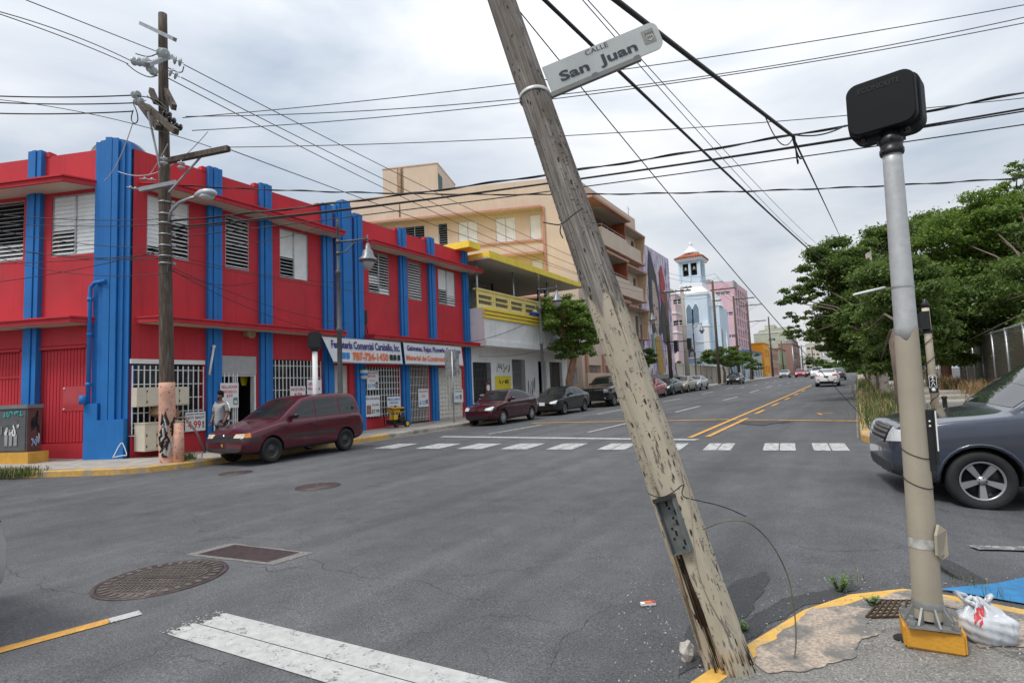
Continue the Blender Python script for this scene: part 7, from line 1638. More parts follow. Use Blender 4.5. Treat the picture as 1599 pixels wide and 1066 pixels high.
STEEL = mat('steel_crossarm', (.34, .35, .36), .5, metal=.5, var=.15); PORC = mat('grey_porcelain', (.50, .54, .54), .25, var=.1); PORCD = mat('dark_porcelain', (.025, .02, .02), .25)
def arm(parent, name, p0, p1, w_, h_, m): mb = MB(); mb.bar(p0, p1, w_, h_); return mb.build(name, m, parent)
def string(parent, p0, p1, n, r_, m=PORC, name='insulator'):
    """a string of disc insulators"""
    p0, p1 = Vector(p0), Vector(p1); mb = MB(); d = (p1 - p0); L_ = d.length; z = d.normalized(); M_ = z.to_track_quat('Z', 'Y').to_matrix().to_4x4(); M_.translation = p0
    mb.tube([p0, p1], .012, 6)
    for k in range(n): h = L_*(k + .6)/(n + .4); mb.lathe([(.02, h - .03), (r_*.7, h - .02), (r_, h + .01), (r_*.9, h + .025), (.03, h + .03)], 12, 0, M_)
    return mb.build(name, m, parent)
pt = lambda px, py, dd=0.: atd(px, py, DA + dd)
arm(UP, 'steel_crossarm', pt(220, 37, .5), pt(273, 62, -.5), .09, .09, STEEL)
arm(UP, 'steel_crossarm', pt(231, 101, -.6), pt(268, 88, .5), .10, .09, STEEL)
string(UP, pt(248, 82), pt(262, 84, -.4), 2, .12); string(UP, pt(231, 99), pt(204, 95, .2), 3, .11); string(UP, pt(232, 104, -.2), pt(243, 115, -.5), 2, .11); string(UP, pt(222, 100, -.4), pt(236, 94, -.4), 2, .12)
string(UP, pt(268, 92, .3), pt(287, 99, .5), 2, .12); string(UP, pt(262, 110, .1), pt(281, 121, .3), 2, .12)
arm(UP, 'timber_crossarm', pt(216, 158, .9), pt(247, 200, -.2), .12, .13, WOODD); arm(UP, 'timber_crossarm', pt(229, 166, .7), pt(275, 206, -.7), .13, .14, WOODD)
arm(UP, 'timber_crossarm', pt(236, 141, .5), pt(244, 160, .1), .11, .13, WOODD); arm(UP, 'timber_crossarm', pt(259, 142, .4), pt(272, 168, -.4), .11, .14, WOODD)
for a, b in (((231, 175), (250, 262)), ((264, 300), (318, 240))): arm(UP, 'brace', pt(*a, -.2), pt(*b, -.2), .05, .03, STEEL)
for x, y in ((258, 178), (265, 180), (266, 186), (272, 189), (276, 197), (282, 199)): string(UP, pt(x - 4, y - 1, -.4), pt(x + 3, y + 1, -.4), 1, .085, PORCD)
string(UP, pt(205, 149, .2), pt(220, 147, .1), 2, .10); string(UP, pt(206, 160, .2), pt(228, 157, .1), 2, .09)
arm(UP, 'timber_crossarm', pt(264, 251, .1), pt(357, 232, -.6), .12, .13, WOODD)
arm(UP, 'steel_crossarm', pt(218, 297, -.3), pt(276, 285, -.1), .11, .10, STEEL)
string(UP, pt(256, 259, -.2), pt(256, 243, -.2), 2, .09); string(UP, pt(283, 266, -.3), pt(283, 250, -.3), 2, .09); string(UP, pt(245, 281, -.1), pt(218, 279, .1), 2, .05, STEEL); string(UP, pt(217, 296, -.2), pt(198, 292, 0), 2, .05, STEEL)
for y in (322, 340, 354, 371, 388, 404, 415):
    q = pole_at(zpx(y)); mb = MB(); mb.lathe([(rA(q.z) + .004, -.02), (rA(q.z) + .012, -.02), (rA(q.z) + .012, .02), (rA(q.z) + .004, .02)], 16, 0, Matrix.Translation(q)); mb.cbox(q + rt*.21, (.1, .06, .07)); mb.build('pole_band', STEEL, UP)
for P in ([(208, 172, .1), (204, 186, .1), (209, 194, 0), (216, 190, 0), (214, 174, 0), (207, 160, .1)], [(214, 150, .1), (232, 152, 0), (250, 158, -.2), (262, 172, -.4)], [(198, 100, .2), (212, 112, .1), (234, 122, -.2), (246, 118, -.3)], [(212, 84, .1), (232, 90, -.2), (246, 84, -.2)], [(287, 104, .4), (284, 116, .3), (262, 106, .1)], [(230, 150, .1), (250, 166, -.3), (268, 178, -.5)]):
    q = [pt(*p) for p in P]; mb = MB()
    for _ in range(2): q = [q[0]] + [v for a, b in zip(q, q[1:]) for v in (a*.75 + b*.25, a*.25 + b*.75)] + [q[-1]]
    mb.tube(q, .014, 5); mb.build('jumper_wire', WIRE, UP)
SL = thing('street_light', 'cobra-head street light on a curved arm halfway up the corner utility pole', 'street light', pt(263, 347, -.2))
q = [pt(263, 347, -.15), pt(267, 330, -.2), pt(280, 316, -.3), pt(296, 310, -.4), pt(306, 307, -.45)]; mb = MB(); mb.tube(q, .035, 8); mb.build('arm', GALV, SL)
mb = MB(); a = pt(305, 306, -.45); b = pt(340, 299, -.75); d = (b - a).normalized(); M_ = d.to_track_quat('Z', 'Y').to_matrix().to_4x4(); M_.translation = a;
mb.lathe([(.05, 0), (.10, .1), (.17, .28), (.18, .45), (.13, .6), (.03, .66)], 14, 0, M_ @ Matrix.Diagonal((1, .62, 1, 1))); mb.build('lamp_head', mat('cast_lamp_grey', (.50, .52, .54), .45, metal=.2, var=.08), SL)
mb = MB(); c_ = a + d*.40 + Vector((0, 0, -.08)); mb.sphere(c_, .17, 12, 0, (1, 1, .45)); mb.build('lens', mat('lamp_lens', (.60, .62, .62), .15, var=.06), SL)

# ---- street lamps with hanging lanterns
LPM = mat('dark_grey_lamp_paint', (.10, .105, .11), .45, metal=.2, var=.12)
def street_lamp(loc, label):
    t = thing('street_lamp', label, 'street lamp', (0, 0, 0), group='lantern street lamps along the left pavement')
    mb = MB(); mb.lathe([(.18, 0), (.18, .25), (.13, .30), (.11, 1.0), (.13, 1.05), (.09, 1.1), (.078, 3.6), (.115, 3.65), (.115, 3.75), (.082, 3.8), (.068, 5.6), (.10, 5.65), (.10, 5.72), (.05, 5.8), (.045, 7.2), (.08, 7.25), (.04, 7.4), (.06, 7.5), (.0, 7.62)], 12); mb.build('post', LPM, t)
    mb = MB(); mb.tube([(0, 0, 6.75), (1.0, 0, 6.85)], .035, 6); mb.tube([(0, 0, 6.35), (.25, 0, 6.4), (.55, 0, 6.75)], .025, 6); mb.lathe([(.07, 6.7), (.07, 6.82)], 8); mb.lathe([(.07, 6.3), (.07, 6.4)], 8); mb.tube([(1.0, 0, 7.0), (1.0, 0, 6.6)], .03, 6); mb.build('bracket', LPM, t)
    mb = MB(); m_ = Matrix.Translation((1.0, 0, 0)); mb.lathe([(.33, 6.08), (.31, 6.13), (.20, 6.26), (.165, 6.44), (.10, 6.48), (.08, 6.62), (.03, 6.72)], 18, 0, m_); hd = mb.build('lantern_hood', mat('grey_lantern_hood', (.22, .23, .24), .4, metal=.3), t)
    mb = MB(); mb.lathe([(.0, 5.74), (.10, 5.78), (.18, 5.91), (.225, 6.07)], 18, 0, m_); mb.build('globe', mat('smoked_lantern_globe', (.40, .36, .37), .15, var=.1), t)
    return t
lamps = [(-15.0, 13.75, 'street lamp with a hanging lantern rising in front of the stepped blue pilaster'), (-15.0, 28.4, 'street lamp with a hanging lantern before the yellow balcony'), (-14.95, 45.9, 'street lamp with a hanging lantern against the mural wall'), (-14.95, 63.6, 'street lamp with a hanging lantern in front of the church')]
tl0 = None
for x, y, lab in lamps:
    dz = gz(x, y) + .155; d = Vector((rt.x, rt.y))
    ang = math.atan2(d.y, d.x) + R(8)
    if tl0 is None: tl0 = street_lamp(None, lab); tl0.location = (x, y, dz); tl0.rotation_euler = (0, 0, ang)
    else: dup(tl0, (x, y, dz), (0, 0, ang), lab)
# ---- plain utility poles going away up the street
def upole(px, top, X, label, r_=.15, armd=None, m=WOODD, lean=0., name='utility_pole', Y=None):
    Y0 = Y; Y = Y or onx(px, 560, X).y; g = gz(X, Y) + .1; z1 = (onx(px, top, X) if Y0 is None else ony(px, top, Y)).z; t = thing(name, label, 'utility pole', (X, Y, g)); mb = MB(); mb.tube([(X + lean, Y, g - .3), (X, Y, z1)], [r_*1.15, r_*.8], 10); mb.build('shaft', m, t)
    for (dx0, dx1, dz) in armd or ():
        mb = MB(); u = Vector((1, .12, 0)).normalized(); c_ = Vector((X, Y, z1 - dz)); mb.bar(c_ + u*dx0, c_ + u*dx1, .12, .13); a_ = mb.build('crossarm', m if m is WOODD else WOODD, t)
        mb = MB(); mb.bar(c_ + u*(dx1*.7), c_ + Vector((0, 0, -1.1)), .05, .04) if abs(dx1) > .8 else None
        if mb.v: mb.build('brace', STEEL, t)
        mb = MB()
        for k in range(3): q = c_ + u*(dx0 + (dx1-dx0)*(k + .3)/2.6); mb.lathe([(.05, .06), (.08, .12), (.04, .2)], 8, 0, Matrix.Translation(q))
        mb.build('insulator', PORC, t)
    return Vector((X, Y, z1)), t
q46, _ = upole(1046, 458, -14.95, 'brown utility pole with an arm to the right beside the mural wall', .17, [(-.4, 2.3, .1)])
upole(1072, 452, -15.1, 'pale tapering concrete pole in front of the church', .22, [(-.1, 1.0, .1)], mat('pole_concrete', (.42, .39, .34), .85, var=.1), -.0)
q120, _ = upole(1121, 444, -14.95, 'brown utility pole with two crossarms before the pink block', .17, [(-.3, 2.6, 1.2), (-.2, .9, 2.6)])
q153, _ = upole(1152.5, 467, -15.0, 'dark utility pole with one crossarm beside the street trees', .17, [(-.2, 2.9, .5)])
q173, _ = upole(1173, 476, -15.3, 'utility pole with two long crossarms past the pink block', .16, [(-1.2, 2.4, .6), (-.2, 2.8, 3.4)])
q205, _ = upole(1205, 498, -15.0, 'bare dark pole in front of the orange house', .17)
upole(1231, 531, -15.0, 'dark pole beyond the orange house', .16, Y=150)
upole(1244, 540, -14.0, 'grey pole in front of the far reddish block', .15, Y=165, m=GALV)
upole(1259, 538, -13.0, 'far dark pole near the end of the street', .16, [(-1, 1.2, .4)], Y=180)
upole(1270, 542, -11.0, 'far pole with a crossarm at the end of the street', .16, [(-1.5, 1.5, .3)], Y=190)
upole(1160, 515, -15.6, 'short grey post rising out of the street trees', .09, Y=86, m=GALV)
gant = thing('overhead_sign_gantry', 'thin horizontal signal arm spanning the street in the distance', 'gantry', (-14, 172, 2)); mb = MB()
g0_, g1_ = atd(1262, 560.5, 175), atd(1308, 561.5, 165); mb.tube([g0_, g1_], .16, 6); mb.tube([g1_ + Vector((0, 0, .2)), Vector((g1_.x, g1_.y, gz(0, 160)))], .16, 6); mb.tube([g0_ + Vector((0, 0, -.8)), g1_ + Vector((0, 0, -.3))], .08, 6); mb.build('arm', GALV, gant)
# old weathered post inside the right-hand tree
p1, _ = upole(1345, 386, .9, 'weathered grey pole top poking out of the right-hand trees', .16, Y=33, m=mat('bleached_wood', (.33, .29, .25), .9, var=.25))

# ---- wires: each one a thing of its own
def wire(label, A, B, mid=None, sag=.3, r=.011, m=WIRE, group='overhead wires', twist=0):
    A, B = Vector(A), Vector(B)
    if mid is not None:
        best = None
        for k in range(5, 96):
            t = k/100; p = A + (B-A)*t; v = p - EYE; w_ = v.dot(fw); x = 799.5 + FPX*v.dot(rt)/w_
            if best is None or abs(x - mid[0]) < best[0]: best = (abs(x - mid[0]), t, p, w_)
        _, t, p, w_ = best; v = p - EYE; y = 533 - FPX*v.dot(up)/w_; sag = max(-.5, (mid[1] - y)*w_/FPX) / (4*t*(1-t))
    def off_(p): v = p - EYE; w_ = v.dot(fw); return w_ < .1 or abs(v.dot(rt)/w_*FPX) > 799.5 or abs(v.dot(up)/w_*FPX) > 533
    e0 = -.6 if off_(A) else 0; e1 = 1.6 if off_(B) else 1       # spans go on to poles outside the picture
    F_ = lambda t: A + (B-A)*t - Vector((0, 0, 4*sag*t*(1-t)))
    n = 48; P = [F_(e0 + (e1-e0)*k/n) for k in range(n+1)]
    mb = MB(); mb.tube(P, r, 6)
    if twist:
        n = 220; d = (B-A).normalized(); s_ = d.cross(Vector((0, 0, 1))).normalized(); u_ = s_.cross(d); L_ = (B-A).length
        Q = [F_(e0 + (e1-e0)*k/n) + (s_*math.cos(k/n*L_*twist) + u_*math.sin(k/n*L_*twist))*r*1.6 for k in range(n+1)]; mb.tube(Q, r*.9, 5)
    return tag(mb.build('overhead_wire', m), label, 'wire', group)
S_ = 'thin overhead wire '
# three bare conductors from the pole top down the street, and back over the shop
far = Vector((-14.95, 53.5, 11.2))
wire(S_ + 'from the top of the corner pole down the street, highest of three', pt(287, 101, .5), onx(1046, 459, -14.4), (530, 228), r=.013, m=WIREG)
wire(S_ + 'from the top of the corner pole down the street, middle of three', pt(283, 121, .3), onx(1046, 461, -14.0), (530, 246), r=.013, m=WIREG)
wire(S_ + 'from the top of the corner pole down the street, lowest of three', pt(262, 122, .1), onx(1046, 463, -15.4), (530, 262), r=.013, m=WIREG)
wire(S_ + 'entering top left above the shop, highest of three', pt(40, 0, -3), pt(248, 82), (140, 39), r=.011, m=WIREG)
wire(S_ + 'entering top left above the shop, middle of three', pt(-10, 16, -3), pt(204, 95, .2), (100, 50), r=.011, m=WIREG)
wire(S_ + 'entering top left above the shop, lowest of three', pt(-10, 19, -3), pt(200, 100, .1), (100, 58), r=.011, m=WIREG)
for (y0, y1, lab, r) in ((150, 149, 'black cable running level from the left edge to the corner pole, upper of three', .017), (160, 161, 'black cable running level from the left edge to the corner pole, middle of three', .016), (177, 174, 'black cable running level from the left edge to the corner pole, lower of three', .017)):
    wire(lab, pt(-10, y0, .5), pt(206, y1, .2), r=r, sag=.04)
wire(S_ + 'sloping down past the satellite dish to the lower timber arm', pt(-10, 155, 0), pt(330, 230, -.4), (160, 182), r=.009)
# conductors crossing the sky to the right-hand edge
wire(S_ + 'crossing the whole sky to the right edge, highest of three', pt(285, 184, -.4), atd(1610, 6, 13), (1000, 106), r=.011, m=WIREG)
wire(S_ + 'crossing the whole sky to the right edge, middle of three', pt(290, 182, -.4), atd(1610, 25, 13), (865, 150), r=.011, m=WIREG)
wire(S_ + 'crossing the whole sky to the right edge, lowest of three', pt(300, 204, -.4), atd(1610, 34, 13), (865, 156), r=.011, m=WIREG)
wire(S_ + 'from the lower timber arm to the right edge behind the signal head', pt(357, 230, -.6), atd(1610, 152, 13), (800, 217), r=.010, m=WIREG)
wire('heavy black cable crossing behind the signal head, upper of the bundle', pt(262, 346, 0), atd(1610, 143, 11), (800, 281), r=.016, twist=5)
wire('heavy black cable crossing behind the signal head, thickest of the bundle', pt(262, 356, 0), atd(1610, 168, 11), (800, 294), r=.020)
wire('second heavy cable lashed close below the thickest one', pt(262, 360, 0), atd(1610, 172, 11), (1035, 262), r=.014)
wire('black cable below the heavy bundle, passing under the signal head', pt(264, 372, 0), atd(1610, 193, 11), (900, 294), r=.012)
wire('twisted black service cable running level across the street at tree height', pt(285, 290, 0), atd(1610, 277, 13), (1000, 303), r=.012, twist=7)
wire('black wire from the lower timber arm sloping down to the apartment block', pt(357, 233, -.6), onx(905, 430, -17.3), (640, 338), r=.012)
# cables overhead from behind the camera to the junction and on down the street
J = atd(1237, 212, 8.6)
wire('thick black cable entering at top centre and running to the spliced junction', atd(956, -4, 4.6), J, (1100, 107), r=.024)
wire('thin lashing wire under the thick cable near the junction', atd(1195, 182, 7.6), J + Vector((0, 0, -.05)), sag=.22, r=.008)
wire('black cable hanging from the junction and dropping to the right-hand trees', J, onx(1330, 418, .9), (1283, 310), r=.017)
wire('looped spare cable hanging below the junction', J + Vector((0, 0, .0)), atd(1252, 247, 8.9), sag=.12, r=.012)
wire('second loop of spare cable below the junction', J + Vector((.03, 0, 0)), atd(1246, 250, 8.8), sag=.2, r=.012)
wire('short twisted cable from the junction to the signal-head side', J + Vector((0, 0, .02)), atd(1320, 196, 9.2), sag=.08, r=.012)
wire('thick black cable entering left of the street plate and running to the far trees', atd(846, -4, 4.8), onx(1296, 418, -.6), (1065, 205), r=.018)
wire(S_ + 'beside the street plate, left of a close pair', atd(906, -4, 5.2), onx(1288, 402, -.8), (1000, 110), r=.005, m=WIREG)
wire(S_ + 'beside the street plate, right of a close pair', atd(914, -4, 5.2), onx(1300, 400, -.6), (1010, 105), r=.005, m=WIREG)
tip = atd(808, 14, 4.2)
wire('slack guy wire from the leaning pole down to the far right kerb', tip, ong(1400, 706, .1), (1093, 361), r=.0045)
# small service wires over the shop front
lw_ = [(0, 335, 660, 352, .2), (0, 349, 400, 352, .15), (-10, 358, 262, 388, .3), (-10, 380, 700, 436, .5), (-10, 388, 262, 404, .2), (-10, 400, 500, 466, .6), (-10, 412, 262, 395, .1), (-10, 441, 262, 388, .2)]
for k, (x0, y0, x1, y1, sg) in enumerate(lw_):
    wire('service wire over the red side wall, ' + ['highest', 'second', 'third', 'fourth', 'fifth', 'sixth', 'seventh', 'lowest'][k] + ' at the left edge', pt(x0, y0, -.3 if x0 <= 0 else 0), pt(262, y1 if x1 == 262 else y0 + (y1-y0)*.4, -.2), sag=sg*.4, r=.009)
for k, (y0, x1, y1, X) in enumerate(((415, 545, 505, -17.2), (418, 505, 515, -17.2), (404, 735, 470, -17.3), (395, 560, 440, -17.3), (385, 505, 352, -17.1), (420, 400, 440, -17.3))):
    wire('service wire fanning from the corner pole over the red wall, ' + ['lowest one', 'second lowest', 'ending at the balcony', 'ending by the stepped pilaster', 'rising to the canopy', 'ending at the second pilaster'][k], pt(262, y0, -.2), onx(x1, y1, X), sag=.25, r=.009)
for k, (P0, P1, sg) in enumerate((((208, 190), (163, 282), .25), ((325, 205), (185, 268), .5), ((262, 225), (232, 275), .05))):
    wire(['white service cable looping from the crossarm to the shop corner', 'long white cable sagging from the street side to the shop corner', 'short white cable down the left of the corner pole'][k], pt(*P0, -.2), pt(*P1, 1.2), sag=sg, r=.011, m=mat('white_cable', (.6, .6, .6), .5))
wire('slack wire draped on the white balcony front', onx(730, 535, -16.6), onx(860, 482, -16.6), sag=.3, r=.012)
wire('wire rising from the balcony slab across the tree', onx(748, 556, -16.5), onx(905, 520, -16.5), sag=.5, r=.010)
for k, dz in enumerate((0, .35, .7, -1.2, -1.8)):
    wire('wire between the distant poles on the left, ' + ['first', 'second', 'third', 'fourth', 'fifth'][k] + ' of five', q46 + Vector((1.2 - .3*k, 0, -dz + .1)), q120 + Vector((1.5 - .3*k, 0, -dz - .9)), sag=.5, r=.014)
    wire('wire from the crossarm pole to the farther poles, ' + ['first', 'second', 'third', 'fourth', 'fifth'][k] + ' of five', q120 + Vector((1.5 - .3*k, 0, -dz - .9)), q173 + Vector((1.2 - .3*k, 0, -dz - .4)), sag=.5, r=.014)
for k, (y0, y1) in enumerate(((505, 509), (530, 533), (545, 548))): wire('level wire in front of the church, ' + ['upper', 'middle', 'lower'][k] + ' of three', onx(1003, y0, -15), onx(1125, y1, -14.9), sag=.15, r=.016)

# ---- traffic signal seen from behind at the left corner, with its white post
p = Vector((-15.0, onx(492, 580, -15.0).y, 0)); g = gz(p.x, p.y) + .155; TS = thing('traffic_signal', 'square black signal housing on a white post in front of the red shop', 'traffic signal', (p.x, p.y, g))
zt = onx(492, 546, p.x).z; mb = MB(); mb.lathe([(.09, g - .1), (.085, zt)], 14, 0, Matrix.Translation(p)); mb.build('post', WHITEP, TS)
zA, zB = onx(490, 545, p.x).z, onx(490, 518, p.x).z; d = (EYE - p); d.z = 0; d.normalize(); s_ = Vector((0, 0, 1)).cross(d); mb = MB(); mrot = Matrix((s_, Vector((0, 0, 1)).cross(s_) * -1 if False else d, Vector((0, 0, 1)))).transposed()
bmm = bmesh.new(); bmesh.ops.create_cube(bmm, size=1)
for v in bmm.verts: v.co = Vector((v.co.x*.42, v.co.y*.3, v.co.z*(zB - zA)))
bmesh.ops.bevel(bmm, geom=bmm.edges[:], offset=.05, segments=2, affect='EDGES'); bmm.verts.index_update()
c_ = Vector((p.x, p.y, (zA + zB)/2)); mb.add([c_ + mrot @ v.co for v in bmm.verts], [tuple(v.index for v in f.verts) for f in bmm.faces]); bmm.free(); mb.lathe([(.11, zt - .05), (.11, zA + .02)], 14, 0, Matrix.Translation(p)); mb.build('housing', BLACKM, TS)
# ---- back of a road sign on a thin post
p = onx(709, 654, -15.3); g = gz(p.x, p.y) + .155; RS = thing('road_sign', 'weathered grey back of a rectangular road sign on a thin post', 'road sign', (p.x, p.y, g))
zt = onx(709, 548, p.x).z; mb = MB(); mb.tube([(p.x, p.y, g - .1), (p.x, p.y, zt)], .032, 8); mb.build('post', GALV, RS); z0, z1_ = onx(709, 587, p.x).z, onx(709, 547, p.x).z; mb = MB(); q = Vector((p.x, p.y, 0)); sd_ = Vector((.55, .835, 0)).normalized(); nd = Vector((sd_.y, -sd_.x, 0)); w_ = .33
mb.prism([q - sd_*w_ + Vector((0, 0, z0)), q + sd_*w_ + Vector((0, 0, z0)), q + sd_*w_ + Vector((0, 0, z1_)), q - sd_*w_ + Vector((0, 0, z1_))], nd*-.02); mb.build('plate', mat('weathered_sign_back', (.30, .295, .29), .6, var=.12, c2=(.17, .17, .165), c2t=(.48, .56), c2scale=4), RS)
p = onx(898, 603, -15.2); g = gz(p.x, p.y) + .155; R2 = thing('parking_sign', 'narrow grey sign back on a post between the tree trunk and the black pickup', 'road sign', (p.x, p.y, g)); mb = MB(); mb.tube([(p.x, p.y, g), (p.x, p.y, g + 2.3)], .04, 8); mb.build('post', GALV, R2); mb = MB(); mb.box((p.x + .05, p.y - .25, g + 1.4), (p.x + .08, p.y + .25, g + 2.4)); mb.build('plate', MATS['weathered_sign_back'], R2)
# traffic light heads hung out by the mural pole
p = onx(1056, 540, -14.0); TL = thing('far_traffic_light', 'black traffic light heads hanging beside the pole at the mural wall', 'traffic signal', p); mb = MB()
for dx, dz in ((0, 0), (1.2, .1)): mb.box((p.x + dx - .18, p.y - .2, p.z + dz - .5), (p.x + dx + .18, p.y + .2, p.z + dz + .5))
mb.build('signal_heads', BLACKM, TL); mb = MB(); mb.tube([(p.x - .9, p.y, p.z + .4), (p.x + 1.3, p.y, p.z + .4)], .04, 6); mb.build('hanger', BLACKM, TL)

# ---- pedestrian push-button pole on the far right corner
p = Vector((1.72, 18.0, 0)); p.x = (onx(1461, 640, 1).x); p = ong(1463, 657, .16); g = gz(p.x, p.y) + .16; PP = thing('crossing_button_pole', 'slim cream pole with a walking-man push button and a dark signal head near its top', 'signal pole', (p.x, p.y, g))
zq = lambda py: onpl(1455, py, (p.x, p.y), (rt.x, rt.y))[1]
zt = zq(478); mb = MB(); mb.lathe([(.085, g), (.082, zq(520)), (.078, zt)], 14, 0, Matrix.Translation((p.x, p.y, 0))); mb.build('post', mat('cream_pole_paint', (.55, .48, .37), .6, var=.08, c2=(.35, .30, .22), c2t=(.6, .8)), PP)
d = (EYE - p); d.z = 0; d.normalize(); s_ = Vector((0, 0, 1)).cross(d); P_ = lambda a, z, b=0.: Vector((p.x, p.y, z)) + s_*a + d*b
def pbox(mb, a0, a1, z0, z1, b0, b1, mi=0): mb.add([P_(a0, z0, b0), P_(a1, z0, b0), P_(a1, z1, b0), P_(a0, z1, b0), P_(a0, z0, b1), P_(a1, z0, b1), P_(a1, z1, b1), P_(a0, z1, b1)], [(0,3,2,1),(4,5,6,7),(0,1,5,4),(1,2,6,5),(2,3,7,6),(3,0,4,7)], mi)
mb = MB(); pbox(mb, -.13, .07, zq(514), zq(486), -.05, .16); pbox(mb, -.24, -.135, zq(512), zq(488), -.1, .1); mb.lathe([(.10, zq(520)), (.10, zq(514))], 12, 0, Matrix.Translation((p.x, p.y, 0))); mb.lathe([(.085, zt - .03), (.085, zt + .06), (.05, zt + .12), (.045, zt + .17), (0, zt + .19)], 12, 0, Matrix.Translation((p.x, p.y, 0))); mb.build('signal_head', BLACKM, PP)
zb_, zt_ = zq(613), zq(590); mb = MB(); pbox(mb, -.095, .095, zb_, zt_, .082, .13); zc_ = (zb_ + zt_)/2 + .07; bt = mb.build('push_button', BLACKM, PP)
mb = MB();
for a0, a1, z0, z1_ in ((-.075, .075, -.125, -.115), (-.075, .075, .165, .175), (-.075, -.067, -.115, .165), (.067, .075, -.115, .165)): pbox(mb, a0, a1, zc_ + z0, zc_ + z1_, .131, .136)
mb.sphere(P_(0, zc_ + .12, .133), .022, 8)
for a, z, a2, z2, w_ in ((0, .10, .004, .0, .035), (.0, .01, -.035, -.09, .016), (.005, .01, .04, -.09, .016), (.0, .085, -.04, .02, .012), (.0, .085, .045, .03, .012)): mb.bar(P_(a, zc_ + z, .134), P_(a2, zc_ + z2, .134), .01, w_, 0, tuple(d))
mb.lathe([(.045, 0), (.03, .02), (0, .022)], 14, 0, Matrix.Translation(P_(0, zb_ + .07, .13)) @ d.to_track_quat('Z', 'Y').to_matrix().to_4x4()); mb.build('walking_man_symbol', SIGNW, bt)
P = []
for k in range(60): a = k*.42; P.append(P_(.1*math.cos(a), zq(525) - (zq(525) - zq(645))*k/60 , .1*math.sin(a)))
mb = MB(); mb.tube(P, .009, 5); mb.build('wrapped_cable', WIRE, PP)
q = ong(1477, 645, .16); bo = thing('black_bollard_stub', 'short black post stub behind the SUV bonnet', 'bollard', q); mb = MB(); mb.lathe([(.06, 0), (.055, .4), (.07, .41), (.07, .46), (0, .48)], 10, 0, Matrix.Translation(q)); mb.build('stub', BLACKM, bo)
# ---- fences on the right
RUST = mat('rust_sheet', (.20, .085, .045), .85, var=.25, scale=5, c2=(.33, .19, .12), c2t=(.5, .7), c2scale=2, streak=.5, streakc=(.09, .04, .025))
fx = 4.55; fa, fb_ = Vector((4.25, 17.0)), Vector((5.05, 41.5))
CF = thing('chain_link_fence', 'tall grey wire-mesh fence running along the right pavement', 'fence', (4.6, 30, .5))
zf0 = lambda y: gz(4.5, y) + .16
FH = lambda y: ony(1599, 512, y).z if False else 2.45
npost = 9
for k in range(npost): q = fa + (fb_ - fa)*(k/(npost-1)); g = zf0(q.y); mb = MB(); mb.tube([(q.x, q.y, g - .1), (q.x, q.y, g + FH(q.y))], .045, 8); mb.build('post', GALV, CF)
mb = MB(); mb.tube([(fa.x, fa.y, zf0(fa.y) + 2.42), (fb_.x, fb_.y, zf0(fb_.y) + 2.42)], .035, 8); mb.build('top_rail', GALV, CF)
m = bpy.data.materials.new('woven_wire_mesh'); m.use_nodes = True; t = m.node_tree; b = t.nodes['Principled BSDF']; b.inputs['Base Color'].default_value = (.19, .17, .145, 1); b.inputs['Metallic'].default_value = .4; b.inputs['Roughness'].default_value = .5
mb = MB(); Lf = (fb_ - fa).length; hF = 2.36; st = .13; rr = random.Random(3)
def fp(a, z, d=0): q = fa + (fb_ - fa)*(a/Lf); g = zf0(q.y); return Vector((q.x + d, q.y, g + z))
k = -int(hF/st)
while k*st < Lf:
    for sg in (1, -1):
        a0 = k*st; z0, z1 = (0, hF) if sg > 0 else (hF, 0); a1 = a0 + hF
        t0 = max(0, -a0/hF); t1 = min(1, (Lf - a0)/hF)
        if t1 > t0 + .02:
            A = fp(a0 + hF*t0, z0 + (z1-z0)*t0, .004*sg); B = fp(a0 + hF*t1, z0 + (z1-z0)*t1, .004*sg); d = (B-A).normalized(); n_ = Vector((1, 0, 0)); s_ = d.cross(n_).normalized()*.0075; n_ = n_*.0075
            mb.add([A+s_, A-s_, A+n_, B+s_, B-s_, B+n_], [(0, 1, 4, 3), (1, 2, 5, 4), (2, 0, 3, 5)])
    k += 1
mb.build('mesh', m, CF)
for j, (a0, a1, c) in enumerate(((5.5, 8.5, (.19, .12, .07)), (12.0, 17.0, (.14, .13, .12)), (1.0, 4.2, (.15, .14, .13)))):
    mb = MB(); n = 30
    for k in range(n):
        z = .1 + 2.2*k/n; mb.add([fp(a0, z, .05), fp(a1, z, .05), fp(a1, z + .048, .11), fp(a0, z + .048, .11)], [(0, 1, 2, 3)])
    mb.build('privacy_slats', mat('slat_' + str(j), c, .8, var=.35, scale=3), CF)
RG = thing('rusty_sheet_panel', 'rusty brown sheet-metal panel closing the end of the wire fence', 'fence panel', (5.0, 43, .9)); mb = MB(); g = zf0(43)
mb.box((4.62, 42.0, g), (4.70, 45.6, g + 2.25));
for k in range(24): y = 42 + .15*k; mb.box((4.57, y, g + .02), (4.615, y + .07, g + 2.22))
mb.tube([(4.6, 45.7, g), (4.6, 45.7, g + 2.5)], .06, 8); mb.build('sheet', RUST, RG)
YG = thing('yellow_railing', 'yellow picket railing between the tree trunk and the rusty panel', 'railing', (3, 46, .9)); mb = MB(); g = zf0(47)
for k in range(22): x = 2.2 + .115*k; mb.box((x, 47, g), (x + .035, 47.04, g + 1.9))
for z in (.3, 1.75): mb.box((2.2, 47.041, g + z), (4.7, 47.08, g + z + .06))
mb.build('pickets', mat('faded_yellow_picket', (.50, .38, .12), .7, var=.15), YG)
LWq = thing('low_stone_wall', 'low broken pinkish wall at the foot of the wire fence', 'wall', (4.1, 30, .6)); mb = MB(); rr = random.Random(5)
for k in range(34): y = 19 + .62*k; g = zf0(y); mb.box((3.95 + rr.uniform(-.05, .05), y, g - .1), (4.2, y + .62, g + rr.uniform(.18, .42)))
